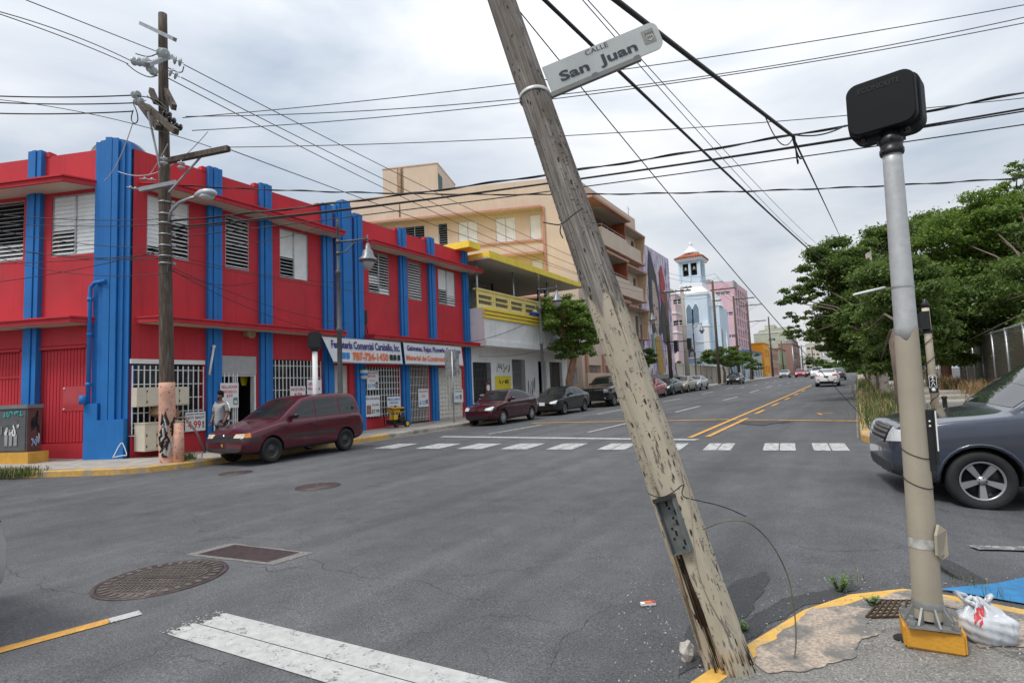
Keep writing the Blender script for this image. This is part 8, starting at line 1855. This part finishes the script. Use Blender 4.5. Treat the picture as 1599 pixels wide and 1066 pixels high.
mb.build('wall', mat('pinkish_rubble', (.36, .27, .22), .9, var=.3, scale=5, bump=.4), LWq)
ST = thing('concrete_steps', 'two shallow concrete steps crossing the right pavement', 'steps', (2.8, 27, .6)); mb = MB()
for k, y in enumerate((26.5, 29.0)): g = zf0(y); mb.box((1.5, y, g - .1), (4.0, y + 2.4, g + .10 + .08*k))
mb.build('step', CONC, ST)
TG_ = thing('green_hoarding', 'small teal hoarding far down the right pavement', 'hoarding', (1, 90, 1.6)); mb = MB(); mb.box((.9, 92, 1), (1.0, 98, 4.0)); mb.build('panel', mat('teal_hoarding', (.04, .22, .20), .7), TG_)
FWq = thing('far_garden_wall', 'pinkish low wall closing the far right of the street', 'wall', (-3, 190, 3)); p0, p1 = atd(1308, 590, 175), atd(1340, 590, 175); mb = MB(); mb.box((p0.x, p0.y, 1.5), (p1.x + 3, p0.y + 1, 5.2)); mb.build('wall', mat('pinkish_render', (.48, .36, .30), .85, var=.15), FWq)

# ---- generator for sale
gp = onx(618, 660, FX + .8); g = gz(gp.x, gp.y) + .155; GE = thing('portable_generator', 'yellow and black portable generator on wheels standing before the shop window', 'generator', (gp.x, gp.y, g)); o0 = Vector((gp.x, gp.y, g)); B3 = lambda a, b, mb, mi=0: mb.box(o0 + Vector(a), o0 + Vector(b), mi)
YEQ = mat('machine_yellow', (.72, .42, .02), .4, var=.06); mb = MB()
for y in (-.42, .40):
    mb.tube([o0 + Vector((-.25, y, .12)), o0 + Vector((-.25, y, .78)), o0 + Vector((.25, y, .78)), o0 + Vector((.25, y, .12))], .02, 8)
for x in (-.25, .25):
    for z in (.14, .78): mb.tube([o0 + Vector((x, -.42, z)), o0 + Vector((x, .40, z))], .02, 8)
mb.tube([o0 + Vector((.2, -.42, .78)), o0 + Vector((.2, -.62, .85)), o0 + Vector((-.2, -.62, .85)), o0 + Vector((-.2, -.42, .78))], .018, 8); mb.build('frame', BLACKM, GE)
mb = MB(); bmm = bmesh.new(); bmesh.ops.create_cube(bmm, size=1)
for v in bmm.verts: v.co = Vector((v.co.x*.44, v.co.y*.72, v.co.z*.24))
bmesh.ops.bevel(bmm, geom=bmm.edges[:], offset=.05, segments=2, affect='EDGES'); bmm.verts.index_update(); mb.add([o0 + Vector((0, .02, .74)) + v.co for v in bmm.verts], [tuple(v.index for v in f.verts) for f in bmm.faces]); bmm.free(); B3((.02, -.40, .35), (.24, -.12, .56), mb); mb.build('fuel_tank', YEQ, GE)
mb = MB(); B3((-.2, -.1, .18), (.2, .32, .52), mb); mb.lathe([(.17, 0), (.17, .1), (.1, .12)], 16, 0, Matrix.Translation(o0 + Vector((.20, .1, .36))) @ Euler((0, R(90), 0)).to_matrix().to_4x4()); B3((-.18, -.38, .18), (.18, -.1, .34), mb); mb.lathe([(.05, .86), (.05, .92), (0, .93)], 10, 0, Matrix.Translation((o0.x, o0.y, g))); mb.build('engine', mat('dark_engine', (.03, .03, .032), .5, metal=.3), GE)
mb = MB(); B3((.222, .05, .68), (.226, .30, .78), mb); mb.build('control_panel', BLACKM, GE)
for x in (-.3, .3):
    mb = MB(); m_ = Matrix.Translation(o0 + Vector((x, .36, .15))) @ Euler((0, R(90), 0)).to_matrix().to_4x4(); mb.lathe([(.15, -.04), (.15, .04)], 20, 0, m_); w_ = mb.build('wheel', RUBBER, GE); mb = MB(); mb.lathe([(.095, -.045), (.095, .045)], 18, 0, m_); mb.build('hub', YEQ, w_)
yb_ = onx(381, 600, FX - .6); bg_ = thing('yellow_bag', 'bright yellow shopping bag hanging in the open shop doorway', 'bag', yb_); mb = MB()
vs = []
for i in range(7):
    for j in range(9): a = 2*PI*j/9; w_ = .17 - .02*abs(i-2) ; vs.append(yb_ + Vector((.06*math.cos(a), w_*math.sin(a), .34 - .09*i*.7)))
mb.add(vs, [(i*9+j, i*9+(j+1)%9, (i+1)*9+(j+1)%9, (i+1)*9+j) for i in range(6) for j in range(9)], 0, True); mb.tube([yb_ + Vector((0, -.09, .33)), yb_ + Vector((0, -.07, .46)), yb_ + Vector((0, -.02, .33))], .012, 5); mb.tube([yb_ + Vector((0, .09, .33)), yb_ + Vector((0, .07, .46)), yb_ + Vector((0, .02, .33))], .012, 5); mb.build('bag', mat('bright_yellow_plastic', (.80, .66, .01), .4), bg_)

# ================================================================== PERSON walking past the shop door
pp = Vector((-16.05, 0, 0)); pp.y = onx(345, 640, -16.05).y; gP = gz(pp.x, pp.y) + .158
PE = thing('person', 'young man in a grey T-shirt with white sleeve stripes walking left past the shop door', 'person', (pp.x, pp.y, gP), rz=-PI/2 + R(14))
H_ = 1.74; SKIN = mat('brown_skin', (.19, .085, .05), .55, var=.08, scale=9); HAIR = mat('black_curly_hair', (.008, .007, .007), .9, var=.4, scale=60, bump=.9, bscale=90); TEE = mat('grey_tshirt', (.33, .33, .345), .9, var=.08, scale=8, bump=.25, bscale=24); JEAN = mat('dark_jeans', (.035, .042, .06), .9, var=.15); SHOE = mat('dark_shoes', (.03, .03, .03), .6)
def skin(name, pts, edges, parent, m, sub=2, root=0):
    me = bpy.data.meshes.new(name); me.from_pydata([p[0] for p in pts], edges, []); o = bpy.data.objects.new(name, me); col.objects.link(o)
    o.modifiers.new('s', 'SKIN'); md = o.modifiers.new('d', 'SUBSURF'); md.levels = sub; md.render_levels = sub
    if not me.skin_vertices: pass
    for i, p in enumerate(pts): me.skin_vertices[0].data[i].radius = p[1] if isinstance(p[1], tuple) else (p[1], p[1]); me.skin_vertices[0].data[i].use_root = (i == root)
    dg = bpy.context.evaluated_depsgraph_get(); nm = bpy.data.meshes.new_from_object(o.evaluated_get(dg)); nm.name = name; o.modifiers.clear(); o.data = nm; nm.materials.clear(); nm.materials.append(m)
    nm.polygons.foreach_set('use_smooth', [True]*len(nm.polygons)); o.parent = parent; return o
# body, x forward, y to the left; one continuous surface pelvis-root
B = [((0, 0, .94), (.15, .11)), ((.0, 0, 1.10), (.135, .10)), ((.015, 0, 1.26), (.155, .105)), ((.0, 0, 1.40), (.15, .10)), ((.01, 0, 1.49), .056), ((.035, 0, 1.56), .052), ((.05, 0, 1.63), (.072, .085)), ((.045, 0, 1.69), (.065, .08)),
     ((0, .17, 1.41), .058), ((-.03, .235, 1.14), .043), ((.10, .22, .93), .034), ((.15, .21, .87), .030), ((0, -.17, 1.41), .058), ((.0, -.24, 1.14), .043), ((.14, -.20, .93), .034), ((.19, -.18, .88), .030),
     ((.02, .09, .90), .088), ((.16, .10, .50), .060), ((.06, .10, .10), .042), ((.16, .105, .05), .04), ((-.02, -.09, .90), .088), ((.02, -.10, .49), .060), ((-.22, -.10, .14), .042), ((-.14, -.105, .05), .04)]
ED = [(0, 1), (1, 2), (2, 3), (3, 4), (4, 5), (5, 6), (6, 7), (3, 8), (8, 9), (9, 10), (10, 11), (3, 12), (12, 13), (13, 14), (14, 15), (0, 16), (16, 17), (17, 18), (18, 19), (0, 20), (20, 21), (21, 22), (22, 23)]
skin('body', B, ED, PE, SKIN)
for sd, base in ((1, Vector((.15, .21, .87))), (-1, Vector((.19, -.18, .88)))):
    for k, (ln_, a) in enumerate(((.075, -.5), (.085, -.15), (.082, .15), (.065, .45))):
        f0 = base + Vector((.01, .02*(k - 1.5), -.02)); skin('finger', [((f0), .0095), ((f0 + Vector((.03, .008*(k-1.5), -.025))), .009), ((f0 + Vector((.04, .008*(k-1.5), -.025 - ln_*.6))), .0075)], [(0, 1), (1, 2)], PE, SKIN, 1)
    skin('thumb', [(base + Vector((-.005, -.018*sd, .0)), .011), (base + Vector((.025, -.045*sd, -.02)), .010), (base + Vector((.05, -.045*sd, -.045)), .008)], [(0, 1), (1, 2)], PE, SKIN, 1)
sh_ = [((0, 0, .76), (.19, .16)), ((0, 0, .90), (.205, .17)), ((.0, 0, 1.08), (.19, .155)), ((.015, 0, 1.26), (.185, .14)), ((.0, 0, 1.40), (.165, .112)), ((.005, 0, 1.46), (.075, .07)), ((0, .18, 1.40), .078), ((-.015, .225, 1.24), .070), ((-.02, .232, 1.20), .068), ((0, -.18, 1.40), .078), ((.0, -.225, 1.24), .070), ((.0, -.232, 1.20), .068)]
skin('t_shirt', sh_, [(0, 1), (1, 2), (2, 3), (3, 4), (4, 5), (4, 6), (6, 7), (7, 8), (4, 9), (9, 10), (10, 11)], PE, TEE)
mb = MB()
for sd in (1, -1): mb.tube([(0.0, sd*.20, 1.475), (-.01, sd*.262, 1.40), (-.015, sd*.298, 1.28), (-.02, sd*.30, 1.19)], [.012, .02, .02, .018], 6)
mb.build('sleeve_stripe', SIGNW, PE, world=False)
skin('trousers', [((0, 0, .95), (.158, .12)), ((.02, .09, .88), .10), ((.16, .10, .50), .078), ((.075, .10, .14), .068), ((-.02, -.09, .88), .10), ((.02, -.10, .49), .078), ((-.20, -.10, .16), .068)], [(0, 1), (1, 2), (2, 3), (0, 4), (4, 5), (5, 6)], PE, JEAN)
for b_, rz_ in ((Vector((.12, .105, .045)), 0), (Vector((-.17, -.105, .06)), 0)): mb = MB(); mb.sphere(b_, .1, 12, 0, (1.35, .5, .45)); mb.build('shoe', SHOE, PE, world=False)
mb = MB(); mb.sphere((.005, 0, 1.735), .10, 14, 0, (.95, .82, .66)); rr = random.Random(2)
for k in range(120):
    a = rr.uniform(0, 2*PI); e = rr.uniform(.15, 1.5); q = Vector((.02 + .10*math.cos(a)*math.cos(e), .085*math.sin(a)*math.cos(e), 1.715 + .085*math.sin(e)))
    if q.x > .055 and q.z < 1.765: continue
    mb.sphere(q, rr.uniform(.012, .022), 6)
mb.sphere((-.02, 0, 1.66), .085, 12, 0, (.8, .92, .8)); mb.build('hair', HAIR, PE, world=False)
mb = MB(); mb.sphere((.128, 0, 1.625), .016, 8, 0, (.9, .8, 1.2));
for s_ in (1, -1): mb.sphere((.045, s_*.083, 1.635), .022, 8, 0, (.6, .35, 1.1))
mb.build('nose_and_ears', SKIN, PE, world=False)
mb = MB()
for s_ in (1, -1): mb.sphere((.108, s_*.032, 1.652), .011, 8, 0, (.6, 1.2, .8))
mb.build('eyes', mat('eye_white', (.5, .48, .45), .3), PE, world=False)
mb = MB()
for s_ in (1, -1): mb.sphere((.114, s_*.032, 1.652), .006, 6); mb.cbox((.114, s_*.033, 1.672), (.012, .034, .007))
mb.sphere((.112, 0, 1.583), .02, 8, 0, (.5, 1.1, .3)); mb.sphere((.10, 0, 1.562), .035, 8, 0, (.5, 1.0, .6)); mb.build('beard_and_brows', HAIR, PE, world=False)
# ================================================================== VEGETATION
def leafmat(name, c, c2, trans=.48):
    m = bpy.data.materials.new(name); m.use_nodes = True; t = m.node_tree; l = t.links.new; t.nodes.remove(t.nodes['Principled BSDF']); out = t.nodes['Material Output']
    at = N('ShaderNodeAttribute', t); at.attribute_name = 'tint'
    x = N('ShaderNodeMix', t, data_type='RGBA'); l(at.outputs['Fac'], x.inputs[0]); x.inputs[6].default_value = (*c, 1); x.inputs[7].default_value = (*c2, 1)
    d = N('ShaderNodeBsdfDiffuse', t); tr = N('ShaderNodeBsdfTranslucent', t); g = N('ShaderNodeBsdfGlossy', t); g.inputs['Roughness'].default_value = .45; g.inputs[0].default_value = (.5, .5, .5, 1)
    l(x.outputs[2], d.inputs[0]); l(x.outputs[2], tr.inputs[0]); a = N('ShaderNodeMixShader', t); a.inputs[0].default_value = trans; l(d.outputs[0], a.inputs[1]); l(tr.outputs[0], a.inputs[2])
    b = N('ShaderNodeMixShader', t); b.inputs[0].default_value = .05; l(a.outputs[0], b.inputs[1]); l(g.outputs[0], b.inputs[2]); l(b.outputs[0], out.inputs[0]); return m
LEAF = leafmat('green_leaf', (.062, .115, .024), (.22, .31, .065))
LEAFL = leafmat('bright_leaf', (.09, .165, .026), (.29, .41, .07))
LEAFD = leafmat('deep_leaf', (.058, .12, .025), (.19, .30, .055))
BARK = mat('grey_brown_bark', (.16, .12, .095), .9, var=.3, scale=6, bump=.6, bscale=30, stretch=(2, 2, .6)); BARKO = mat('reddish_bark', (.26, .14, .085), .9, var=.3, scale=6, bump=.5, stretch=(2, 2, .6)); BARKW = mat('lime_washed_bark', (.50, .46, .40), .9, var=.15, scale=5, c2=(.20, .16, .13), c2t=(.5, .62), c2scale=5, bump=.4)
def leaves(parent, name, clumps, n, size, m, seed, flat=.45, loc=Vector()):
    """clumps: (centre, radius xyz, weight). every leaf is its own small folded face"""
    rg = np.random.default_rng(seed); clumps = [(c[0], c[1], c[2]) for c in clumps]; w_ = np.array([c[2] for c in clumps], float); w_ /= w_.sum(); idx = rg.choice(len(clumps), n, p=w_)
    C_ = np.array([tuple(c[0]) for c in clumps])[idx]; Rr = np.array([tuple(c[1]) for c in clumps])[idx]
    d = rg.normal(size=(n, 3)); d /= np.linalg.norm(d, axis=1)[:, None]; rad = rg.uniform(.1, 1.0, n) ** .5 * (1 + rg.normal(size=n)*.22)
    P = C_ + d*Rr*rad[:, None]
    nrm = rg.normal(size=(n, 3))*(1 - flat) + np.array([0, 0, 1.0])*flat + d*.35; nrm /= np.linalg.norm(nrm, axis=1)[:, None]
    a = rg.normal(size=(n, 3)) + np.array([0, 0, -.4]); a -= nrm*(a*nrm).sum(1)[:, None]; a /= np.linalg.norm(a, axis=1)[:, None]; b = np.cross(nrm, a)
    s_ = size*rg.uniform(.6, 1.35, n)[:, None]
    v = np.empty((n, 4, 3)); v[:, 0] = P - a*s_; v[:, 1] = P + b*s_*.46 + nrm*s_*.12; v[:, 2] = P + a*s_; v[:, 3] = P - b*s_*.46 + nrm*s_*.12
    v = v.reshape(-1, 3) - np.array(tuple(loc)); me = bpy.data.meshes.new(name); me.vertices.add(4*n); me.vertices.foreach_set('co', v.ravel()); me.loops.add(4*n); me.loops.foreach_set('vertex_index', np.arange(4*n, dtype=np.int32)); me.polygons.add(n); me.polygons.foreach_set('loop_start', np.arange(0, 4*n, 4, dtype=np.int32))
    tint = np.clip(rg.normal(.40, .30, n) , 0, 1); at = me.attributes.new('tint', 'FLOAT', 'FACE'); at.data.foreach_set('value', tint.astype(np.float32)); me.update(calc_edges=True); me.materials.append(m)
    o = bpy.data.objects.new(name, me); col.objects.link(o); o.parent = parent; return o
def tree(name, label, base, trunk, crowns, n, size, m, bark, seed, group=None, r0=.18, clumpn=26, cat='tree', limbs=None, extra_mats=None):
    """trunk: list of points; crowns: list of (centre, radii) big masses broken into clumps joined to the trunk by limbs"""
    base = Vector(base); t = thing(name, label, cat, base, group=group); rr = random.Random(seed)
    mb = MB(); pts = [base + Vector((0, 0, -.2))] + [Vector(p) for p in trunk]; k = len(pts); mb.tube(pts, [r0*(1 - .45*i/(k-1)) for i in range(k)], 12); tr = mb.build('trunk', bark, t)
    fork = pts[-1]; cl = []; mb = MB()
    for c, r_ in crowns:
        c = Vector(c); nb = max(3, int(clumpn * (r_[0]*r_[1]*r_[2])**(1/3) / 3.0))
        for q in range(nb):
            while True:
                d = Vector((rr.uniform(-1, 1), rr.uniform(-1, 1), rr.uniform(-.85, 1)))
                if .45 < d.length < 1.12: break
            p = c + Vector((d.x*r_[0], d.y*r_[1], d.z*r_[2])); cr = rr.uniform(.14, .46)*min(r_); cl.append((p, (cr*1.4, cr*1.4, cr*.6), cr*cr))
            if q % 3 == 0: mid = c + (p - c)*.35 - Vector((0, 0, r_[2]*.3)); mb.tube([mid, (mid + p)/2 + Vector((rr.uniform(-.15, .15), rr.uniform(-.15, .15), .1)), p], [r0*.16, r0*.10, r0*.03], 5)
        mb.tube([fork - Vector((0, 0, .15)), fork*.6 + c*.4 + Vector((0, 0, .2)), c - Vector((0, 0, r_[2]*.3))], [r0*.26, r0*.17, r0*.08], 7)
    mb.build('limbs', bark if bark is BARKO else BARK, t)
    leaves(t, 'crown', cl, n, size, m, seed, loc=base); return t
def gtree(X, Y): return Vector((X, Y, gz(X, Y) + .15))
RT = 'street trees along the right pavement'
# near right tree row; a crown mass = (survey point, distance, sideways radius, height radius in photo pixels)
def cm(*L_): return [(atd(x, y, D), (a*D/FPX, a*D/FPX*1.05, b*D/FPX)) for x, y, D, a, b in L_]
b = gtree(.92, 17.6); tree('street_tree', 'street tree with a stout dark trunk standing in the weedy verge nearest the signal pole', b, [b + Vector((0, 0, 1.2)), b + Vector((-.05, .1, 2.0)), b + Vector((.15, .3, 2.6))], cm((1402, 452, 18, 50, 52), (1432, 520, 18, 42, 40), (1385, 555, 19, 30, 26), (1355, 505, 20, 30, 34), (1372, 565, 19, 26, 22)), 40000, .06, LEAF, BARK, 11, RT, .19, 90)
b = gtree(.90, 28.6); tree('street_tree', 'street tree with a lime-washed trunk and a limb reaching far over the road', b, [b + Vector((0, 0, 1.4)), b + Vector((-.1, .0, 2.4)), b + Vector((-.4, .1, 3.2))],
    cm((1318, 408, 27, 44, 40), (1285, 440, 27, 36, 30), (1245, 462, 27, 32, 15), (1228, 468, 27, 14, 6), (1262, 517, 27, 34, 13), (1250, 492, 27, 22, 10), (1318, 490, 27, 36, 40), (1350, 505, 24, 32, 36), (1345, 545, 27, 30, 26), (1310, 545, 28, 30, 20), (1290, 530, 29, 26, 18)), 60000, .082, LEAF, BARKW, 12, RT, .19, 80)
for i, (y, lab) in enumerate(((38.5, 'third street tree along the right pavement with a pale trunk'), (48.5, 'fourth street tree along the right pavement'), (59, 'fifth street tree along the right pavement'), (71, 'sixth street tree along the right pavement'), (85, 'seventh street tree along the right pavement'), (104, 'farthest of the street trees on the right pavement'))):
    b = gtree(.75, y); h = (6.6, 6.0, 6.0, 6.2, 6.2, 6.5)[i]; tree('street_tree', lab, b, [b + Vector((0, 0, 1.5)), b + Vector((.1, 0, 2.9))], [((.6, y, b.z + h*.62), (2.5, 2.8, 1.7)), ((-.6 if i < 2 else .2, y + 1, b.z + h*.48), (1.7, 1.9, 1.0))], (30000, 24000, 16000, 10000, 8000, 6000)[i], (.075, .09, .11, .13, .15, .18)[i], (LEAF, LEAFD, LEAF, LEAFD, LEAF, LEAFD)[i], BARKW if i in (0, 2) else BARK, 20 + i, RT, .18, 20)
# big trees beyond the fence
BT = 'tall trees beyond the wire fence'
b = gtree(6.6, 31); tree('tall_tree', 'tall bright green tree beyond the fence, its loose top the highest on the right', b, [b + Vector((0, 0, 2)), b + Vector((.2, .2, 4.2))], cm((1500, 392, 30, 62, 58), (1552, 352, 29, 50, 52), (1526, 330, 30, 30, 20), (1582, 292, 29, 18, 22), (1594, 262, 29, 20, 14), (1470, 360, 31, 36, 22)), 46000, .09, LEAFL, BARK, 41, BT, .22, 70)
b = gtree(7.6, 24.5); tree('tall_tree', 'dark leafy tree beyond the fence filling the right edge', b, [b + Vector((0, 0, 2)), b + Vector((-.1, .2, 3.6))], cm((1572, 455, 24, 66, 52), (1502, 478, 25, 52, 46), (1470, 540, 26, 44, 36), (1540, 520, 25, 50, 30), (1610, 400, 24, 40, 50)), 50000, .078, LEAF, BARK, 42, BT, .2, 70)
b = gtree(3.6, 41); tree('tall_tree', 'broad tree behind the signal pole, rising above the street trees', b, [b + Vector((0, 0, 2)), b + Vector((0, .2, 4.4))], cm((1375, 395, 36, 52, 44), (1440, 388, 36, 52, 54), (1345, 430, 36, 40, 40), (1420, 470, 37, 60, 50)), 40000, .11, LEAF, BARK, 43, BT, .25, 54)
b = gtree(12, 40); tree('tall_tree', 'dense tree behind the bright green one at the right edge', b, [b + Vector((0, 0, 2)), b + Vector((0, .2, 4.4))], cm((1590, 420, 42, 60, 60), (1520, 450, 42, 60, 60), (1620, 340, 41, 40, 50)), 36000, .09, LEAFD, BARK, 44, BT, .25, 30)
b = gtree(8, 55); tree('tall_tree', 'dark background tree low behind the rusty panel', b, [b + Vector((0, 0, 2)), b + Vector((0, .2, 3.4))], cm((1450, 520, 52, 60, 44), (1395, 530, 54, 44, 40), (1500, 520, 50, 50, 40), (1420, 570, 52, 50, 26)), 36000, .11, LEAFD, BARK, 45, BT, .25, 30)
hb = gtree(7.2, 33); tb = thing('hedge', 'rough green hedge growing behind and over the wire fence', 'hedge', hb); rr = random.Random(9)
leaves(tb, 'foliage', [(Vector((5.6 + rr.uniform(-.2, .9), y, gz(5, y) + rr.uniform(.5, 2.9))), (.7, .9, .7), 1) for y in np.linspace(18, 43, 46)], 60000, .055, LEAF, 9, loc=hb)
# left: the tree in front of the balcony building
b = gtree(-15.3, 32.3); tree('street_tree', 'bushy street tree with a bent reddish trunk in front of the balcony building', b, [b + Vector((.05, .0, 1.6)), b + Vector((.25, .35, 2.9)), b + Vector((.05, .5, 3.6)), b + Vector((-.35, -.2, 5.0))], [((-15.5, 32.0, 6.4), (1.35, 1.5, 1.0)), ((-15.0, 33.1, 5.5), (1.3, 1.4, 1.1)), ((-15.1, 33.2, 4.0), (1.25, 1.5, .9)), ((-15.4, 31.2, 5.8), (.9, 1.0, .8)), ((-14.8, 34.2, 6.5), (.9, 1.0, .8)), ((-15.1, 33.6, 4.8), (1.1, 1.2, .9))], 30000, .085, LEAFL, BARKO, 51, None, .26, 60)
b = gtree(-15.2, 47.5); tree('small_tree', 'small dark shrub-like tree at the foot of the mural', b, [b + Vector((0, 0, 1.5)), b + Vector((0, .1, 2.4))], [((-15.2, 47.6, 3.7), (.9, 1.1, 1.0))], 9000, .08, LEAFD, BARK, 52, None, .1, 30)
for i, (y, x, h, lab, m) in enumerate(((80, -15.2, 4.2, 'street tree with a wide crown right of the two-armed pole', LEAF), (86, -15.3, 4.6, 'second street tree with a wide crown up the left pavement', LEAF), (96, -15.4, 4.8, 'thin half-bare street tree before the orange house', LEAFD), (104, -15.5, 3.4, 'small palm-like tree in front of the orange house', LEAFD))):
    b = gtree(x, y); tree('street_tree', lab, b, [b + Vector((.1, 0, 1.4)), b + Vector((-.1, .2, 2.2))], [((x, y, b.z + h*.86), (2.5 - .6*(i > 1), 3.4 - (i > 1), 1.35 - .4*(i == 3))), ((x + .8, y + 1, b.z + h*.72), (1.5, 2, .9))], (20000, 18000, 6000, 4000)[i], .11, m, BARK, 60 + i, 'street trees along the left pavement', .2, 26)
b = gtree(-19.5, 72); tree('palm_bush', 'bright green bush behind the churchyard wall beside the mural pole', b, [b + Vector((0, 0, 1.5)), b + Vector((0, 0, 2.6))], [((-19.5, 72, 4.6), (1.2, 1.4, 1.4))], 5000, .22, LEAFL, BARK, 71, None, .15, 24)
b = gtree(-16.8, 74); tree('small_bush', 'round dark bush on the churchyard wall near the pole', b, [b + Vector((0, 0, 2.5)), b + Vector((0, 0, 3.2))], [((-16.8, 76, 4.2), (.8, .9, .6))], 2500, .15, LEAFD, BARK, 72, None, .06, 24)
for i, (pxa, D, r_, y, lab) in enumerate(((1285, 170, 3.4, 571, 'far green tree in the middle of the street end'), (1272, 185, 3, 568, 'far tree left of the overhead arm'), (1300, 165, 3.0, 577, 'low far tree under the overhead arm'), (1336, 150, 4.2, 566, 'far dark tree closing the right pavement'), (1318, 160, 2.6, 579, 'low far shrub right of the white sedan'))):
    p = atd(pxa, y, D); b = Vector((p.x, p.y, gz(0, 160))); tree('distant_tree', lab, b, [b + Vector((0, 0, 2)), b + Vector((0, 0, max(2.4, p.z - b.z - 1)))], [(p, (r_, r_, r_*.62)), (p + Vector((r_*.6, 1, -.8)), (r_*.7, r_*.7, r_*.5))], 4500, .34, LEAFD if i % 2 else LEAF, BARK, 80 + i, 'trees at the far end of the street', .2, 20)
# ---- grass and weeds
def blades(name, label, pts, n, hgt, spread, m, seed, cat='weeds', wd=.006, kd=None, lean=.5):
    rg = random.Random(seed); mb = MB(); c0_ = Vector(pts[0])
    for k in range(n):
        i = rg.randrange(len(pts)); c_ = Vector(pts[i]) + Vector((rg.gauss(0, spread), rg.gauss(0, spread), 0)); h = hgt*rg.uniform(.45, 1.2); a = rg.uniform(0, 2*PI); d = Vector((math.cos(a), math.sin(a), 0)); s_ = Vector((-d.y, d.x, 0))*wd*rg.uniform(.6, 1.3); l_ = lean*rg.uniform(.2, 1.3)*h
        p1 = c_ + d*l_*.35 + Vector((0, 0, h*.6)); p2 = c_ + d*l_ + Vector((0, 0, h*rg.uniform(.75, 1))); mi = 0 if rg.random() < .7 else 1
        mb.add([c_ - s_, c_ + s_, p1 + s_*.8, p1 - s_*.8, p2], [(0, 1, 2, 3), (3, 2, 4)], mi)
    o = mb.build(name, m); tag(o, label, cat)
    if kd: o['kind'] = kd
    return o
GR = [mat('grass_green', (.075, .135, .03), .8, var=.3), mat('grass_straw', (.26, .22, .09), .85, var=.3)]; GD = [mat('verge_green', (.09, .13, .035), .8, var=.3), mat('verge_straw', (.33, .24, .11), .85, var=.3)]
pv = [Vector((.75 + .35*math.sin(k*1.7), y, gz(.7, y) + .15)) for k, y in enumerate(np.linspace(15.0, 27, 46))]
blades('verge_grass', 'tall dry grass on the right-hand verge round the tree trunks', pv, 3800, .52, .26, GD, 1, 'grass', .008, 'stuff')
pv = [Vector((.6 + .3*math.sin(k*1.7), y, gz(.7, y) + .15)) for k, y in enumerate(np.linspace(29, 60, 40))]
blades('verge_grass', 'grass in the verge further up the right pavement', pv, 1500, .5, .3, GD, 5, 'grass', .014, 'stuff')
pv = [Vector((3.9, y, gz(4, y) + .16)) for y in np.linspace(19, 41, 40)]
blades('fence_grass', 'reddish dry grass along the foot of the wire fence', pv, 2600, .7, .28, [mat('straw_red', (.34, .19, .10), .85, var=.3), GD[0]], 2, 'grass', .009, 'stuff')
p0 = ong(-10, 745, .03); p1 = ong(52, 742, .05)
blades('kerb_grass', 'clump of grass growing over the gutter at the left edge', [p0 + (p1-p0)*f for f in np.linspace(0, 1, 12)], 900, .26, .16, GR, 3, 'grass', .008)
p0 = ong(272, 727, .05); p1 = ong(298, 722, .05)
blades('kerb_grass', 'clump of grass at the kerb beside the big utility pole', [p0 + (p1-p0)*f for f in np.linspace(0, 1, 6)], 560, .34, .12, GR, 4, 'grass', .008)
def weed(name, label, c, n, h, m, seed, cat='weed'):
    rg = random.Random(seed); t = thing(name, label, cat, c); mb = MB(); lf_ = MB()
    for k in range(n):
        a = rg.uniform(0, 2*PI); d = Vector((math.cos(a), math.sin(a), 0)); hh_ = h*rg.uniform(.5, 1); tip = c + d*hh_*rg.uniform(.3, .9) + Vector((0, 0, hh_)); P = [c + d*.01, (c + tip)/2 + d*.01 + Vector((0, 0, hh_*.15)), tip]; mb.tube(P, [.0025, .002, .001], 4)
        for j in range(9):
            f = rg.uniform(.25, 1); q = c + (tip - c)*f; b_ = rg.uniform(0, 2*PI); e_ = Vector((math.cos(b_), math.sin(b_), rg.uniform(-.1, .5))).normalized(); s_ = e_.cross(Vector((0, 0, 1))).normalized(); L_ = rg.uniform(.012, .026)
            lf_.add([q, q + e_*L_*.5 + s_*L_*.3, q + e_*L_, q + e_*L_*.5 - s_*L_*.3], [(0, 1, 2, 3)], 0 if rg.random() < .6 else 1)
    mb.build('stems', GR[0], t); lf_.build('leaves', [mat('weed_leaf', (.09, .18, .03), .7, var=.3), mat('weed_leaf_light', (.16, .26, .05), .7, var=.3)], t); return t
weed('kerb_weed', 'leafy weed growing in the gutter beside the near yellow kerb', ong(1312, 924), 24, .15, None, 6)
weed('kerb_weed', 'small weed in the gutter behind the foot of the leaning pole', ong(1163, 985), 9, .07, None, 7)
weed('grate_weed', 'small weed between the near kerb and the drain grate', ong(1362, 945, .13), 14, .06, None, 8)
for k, (x, y) in enumerate(((1490, 905), (1525, 915), (1560, 935), (1340, 905))): blades('kerb_grass_blades', ['thin grass blades by the broken asphalt ridge', 'thin grass blades on the blue ramp edge', 'thin grass blades beside the plastic bag', 'thin grass blades at the bend of the near kerb'][k], [ong(x, y, .02)], 9, .11, .03, GR, 30 + k, 'weeds', .0022)
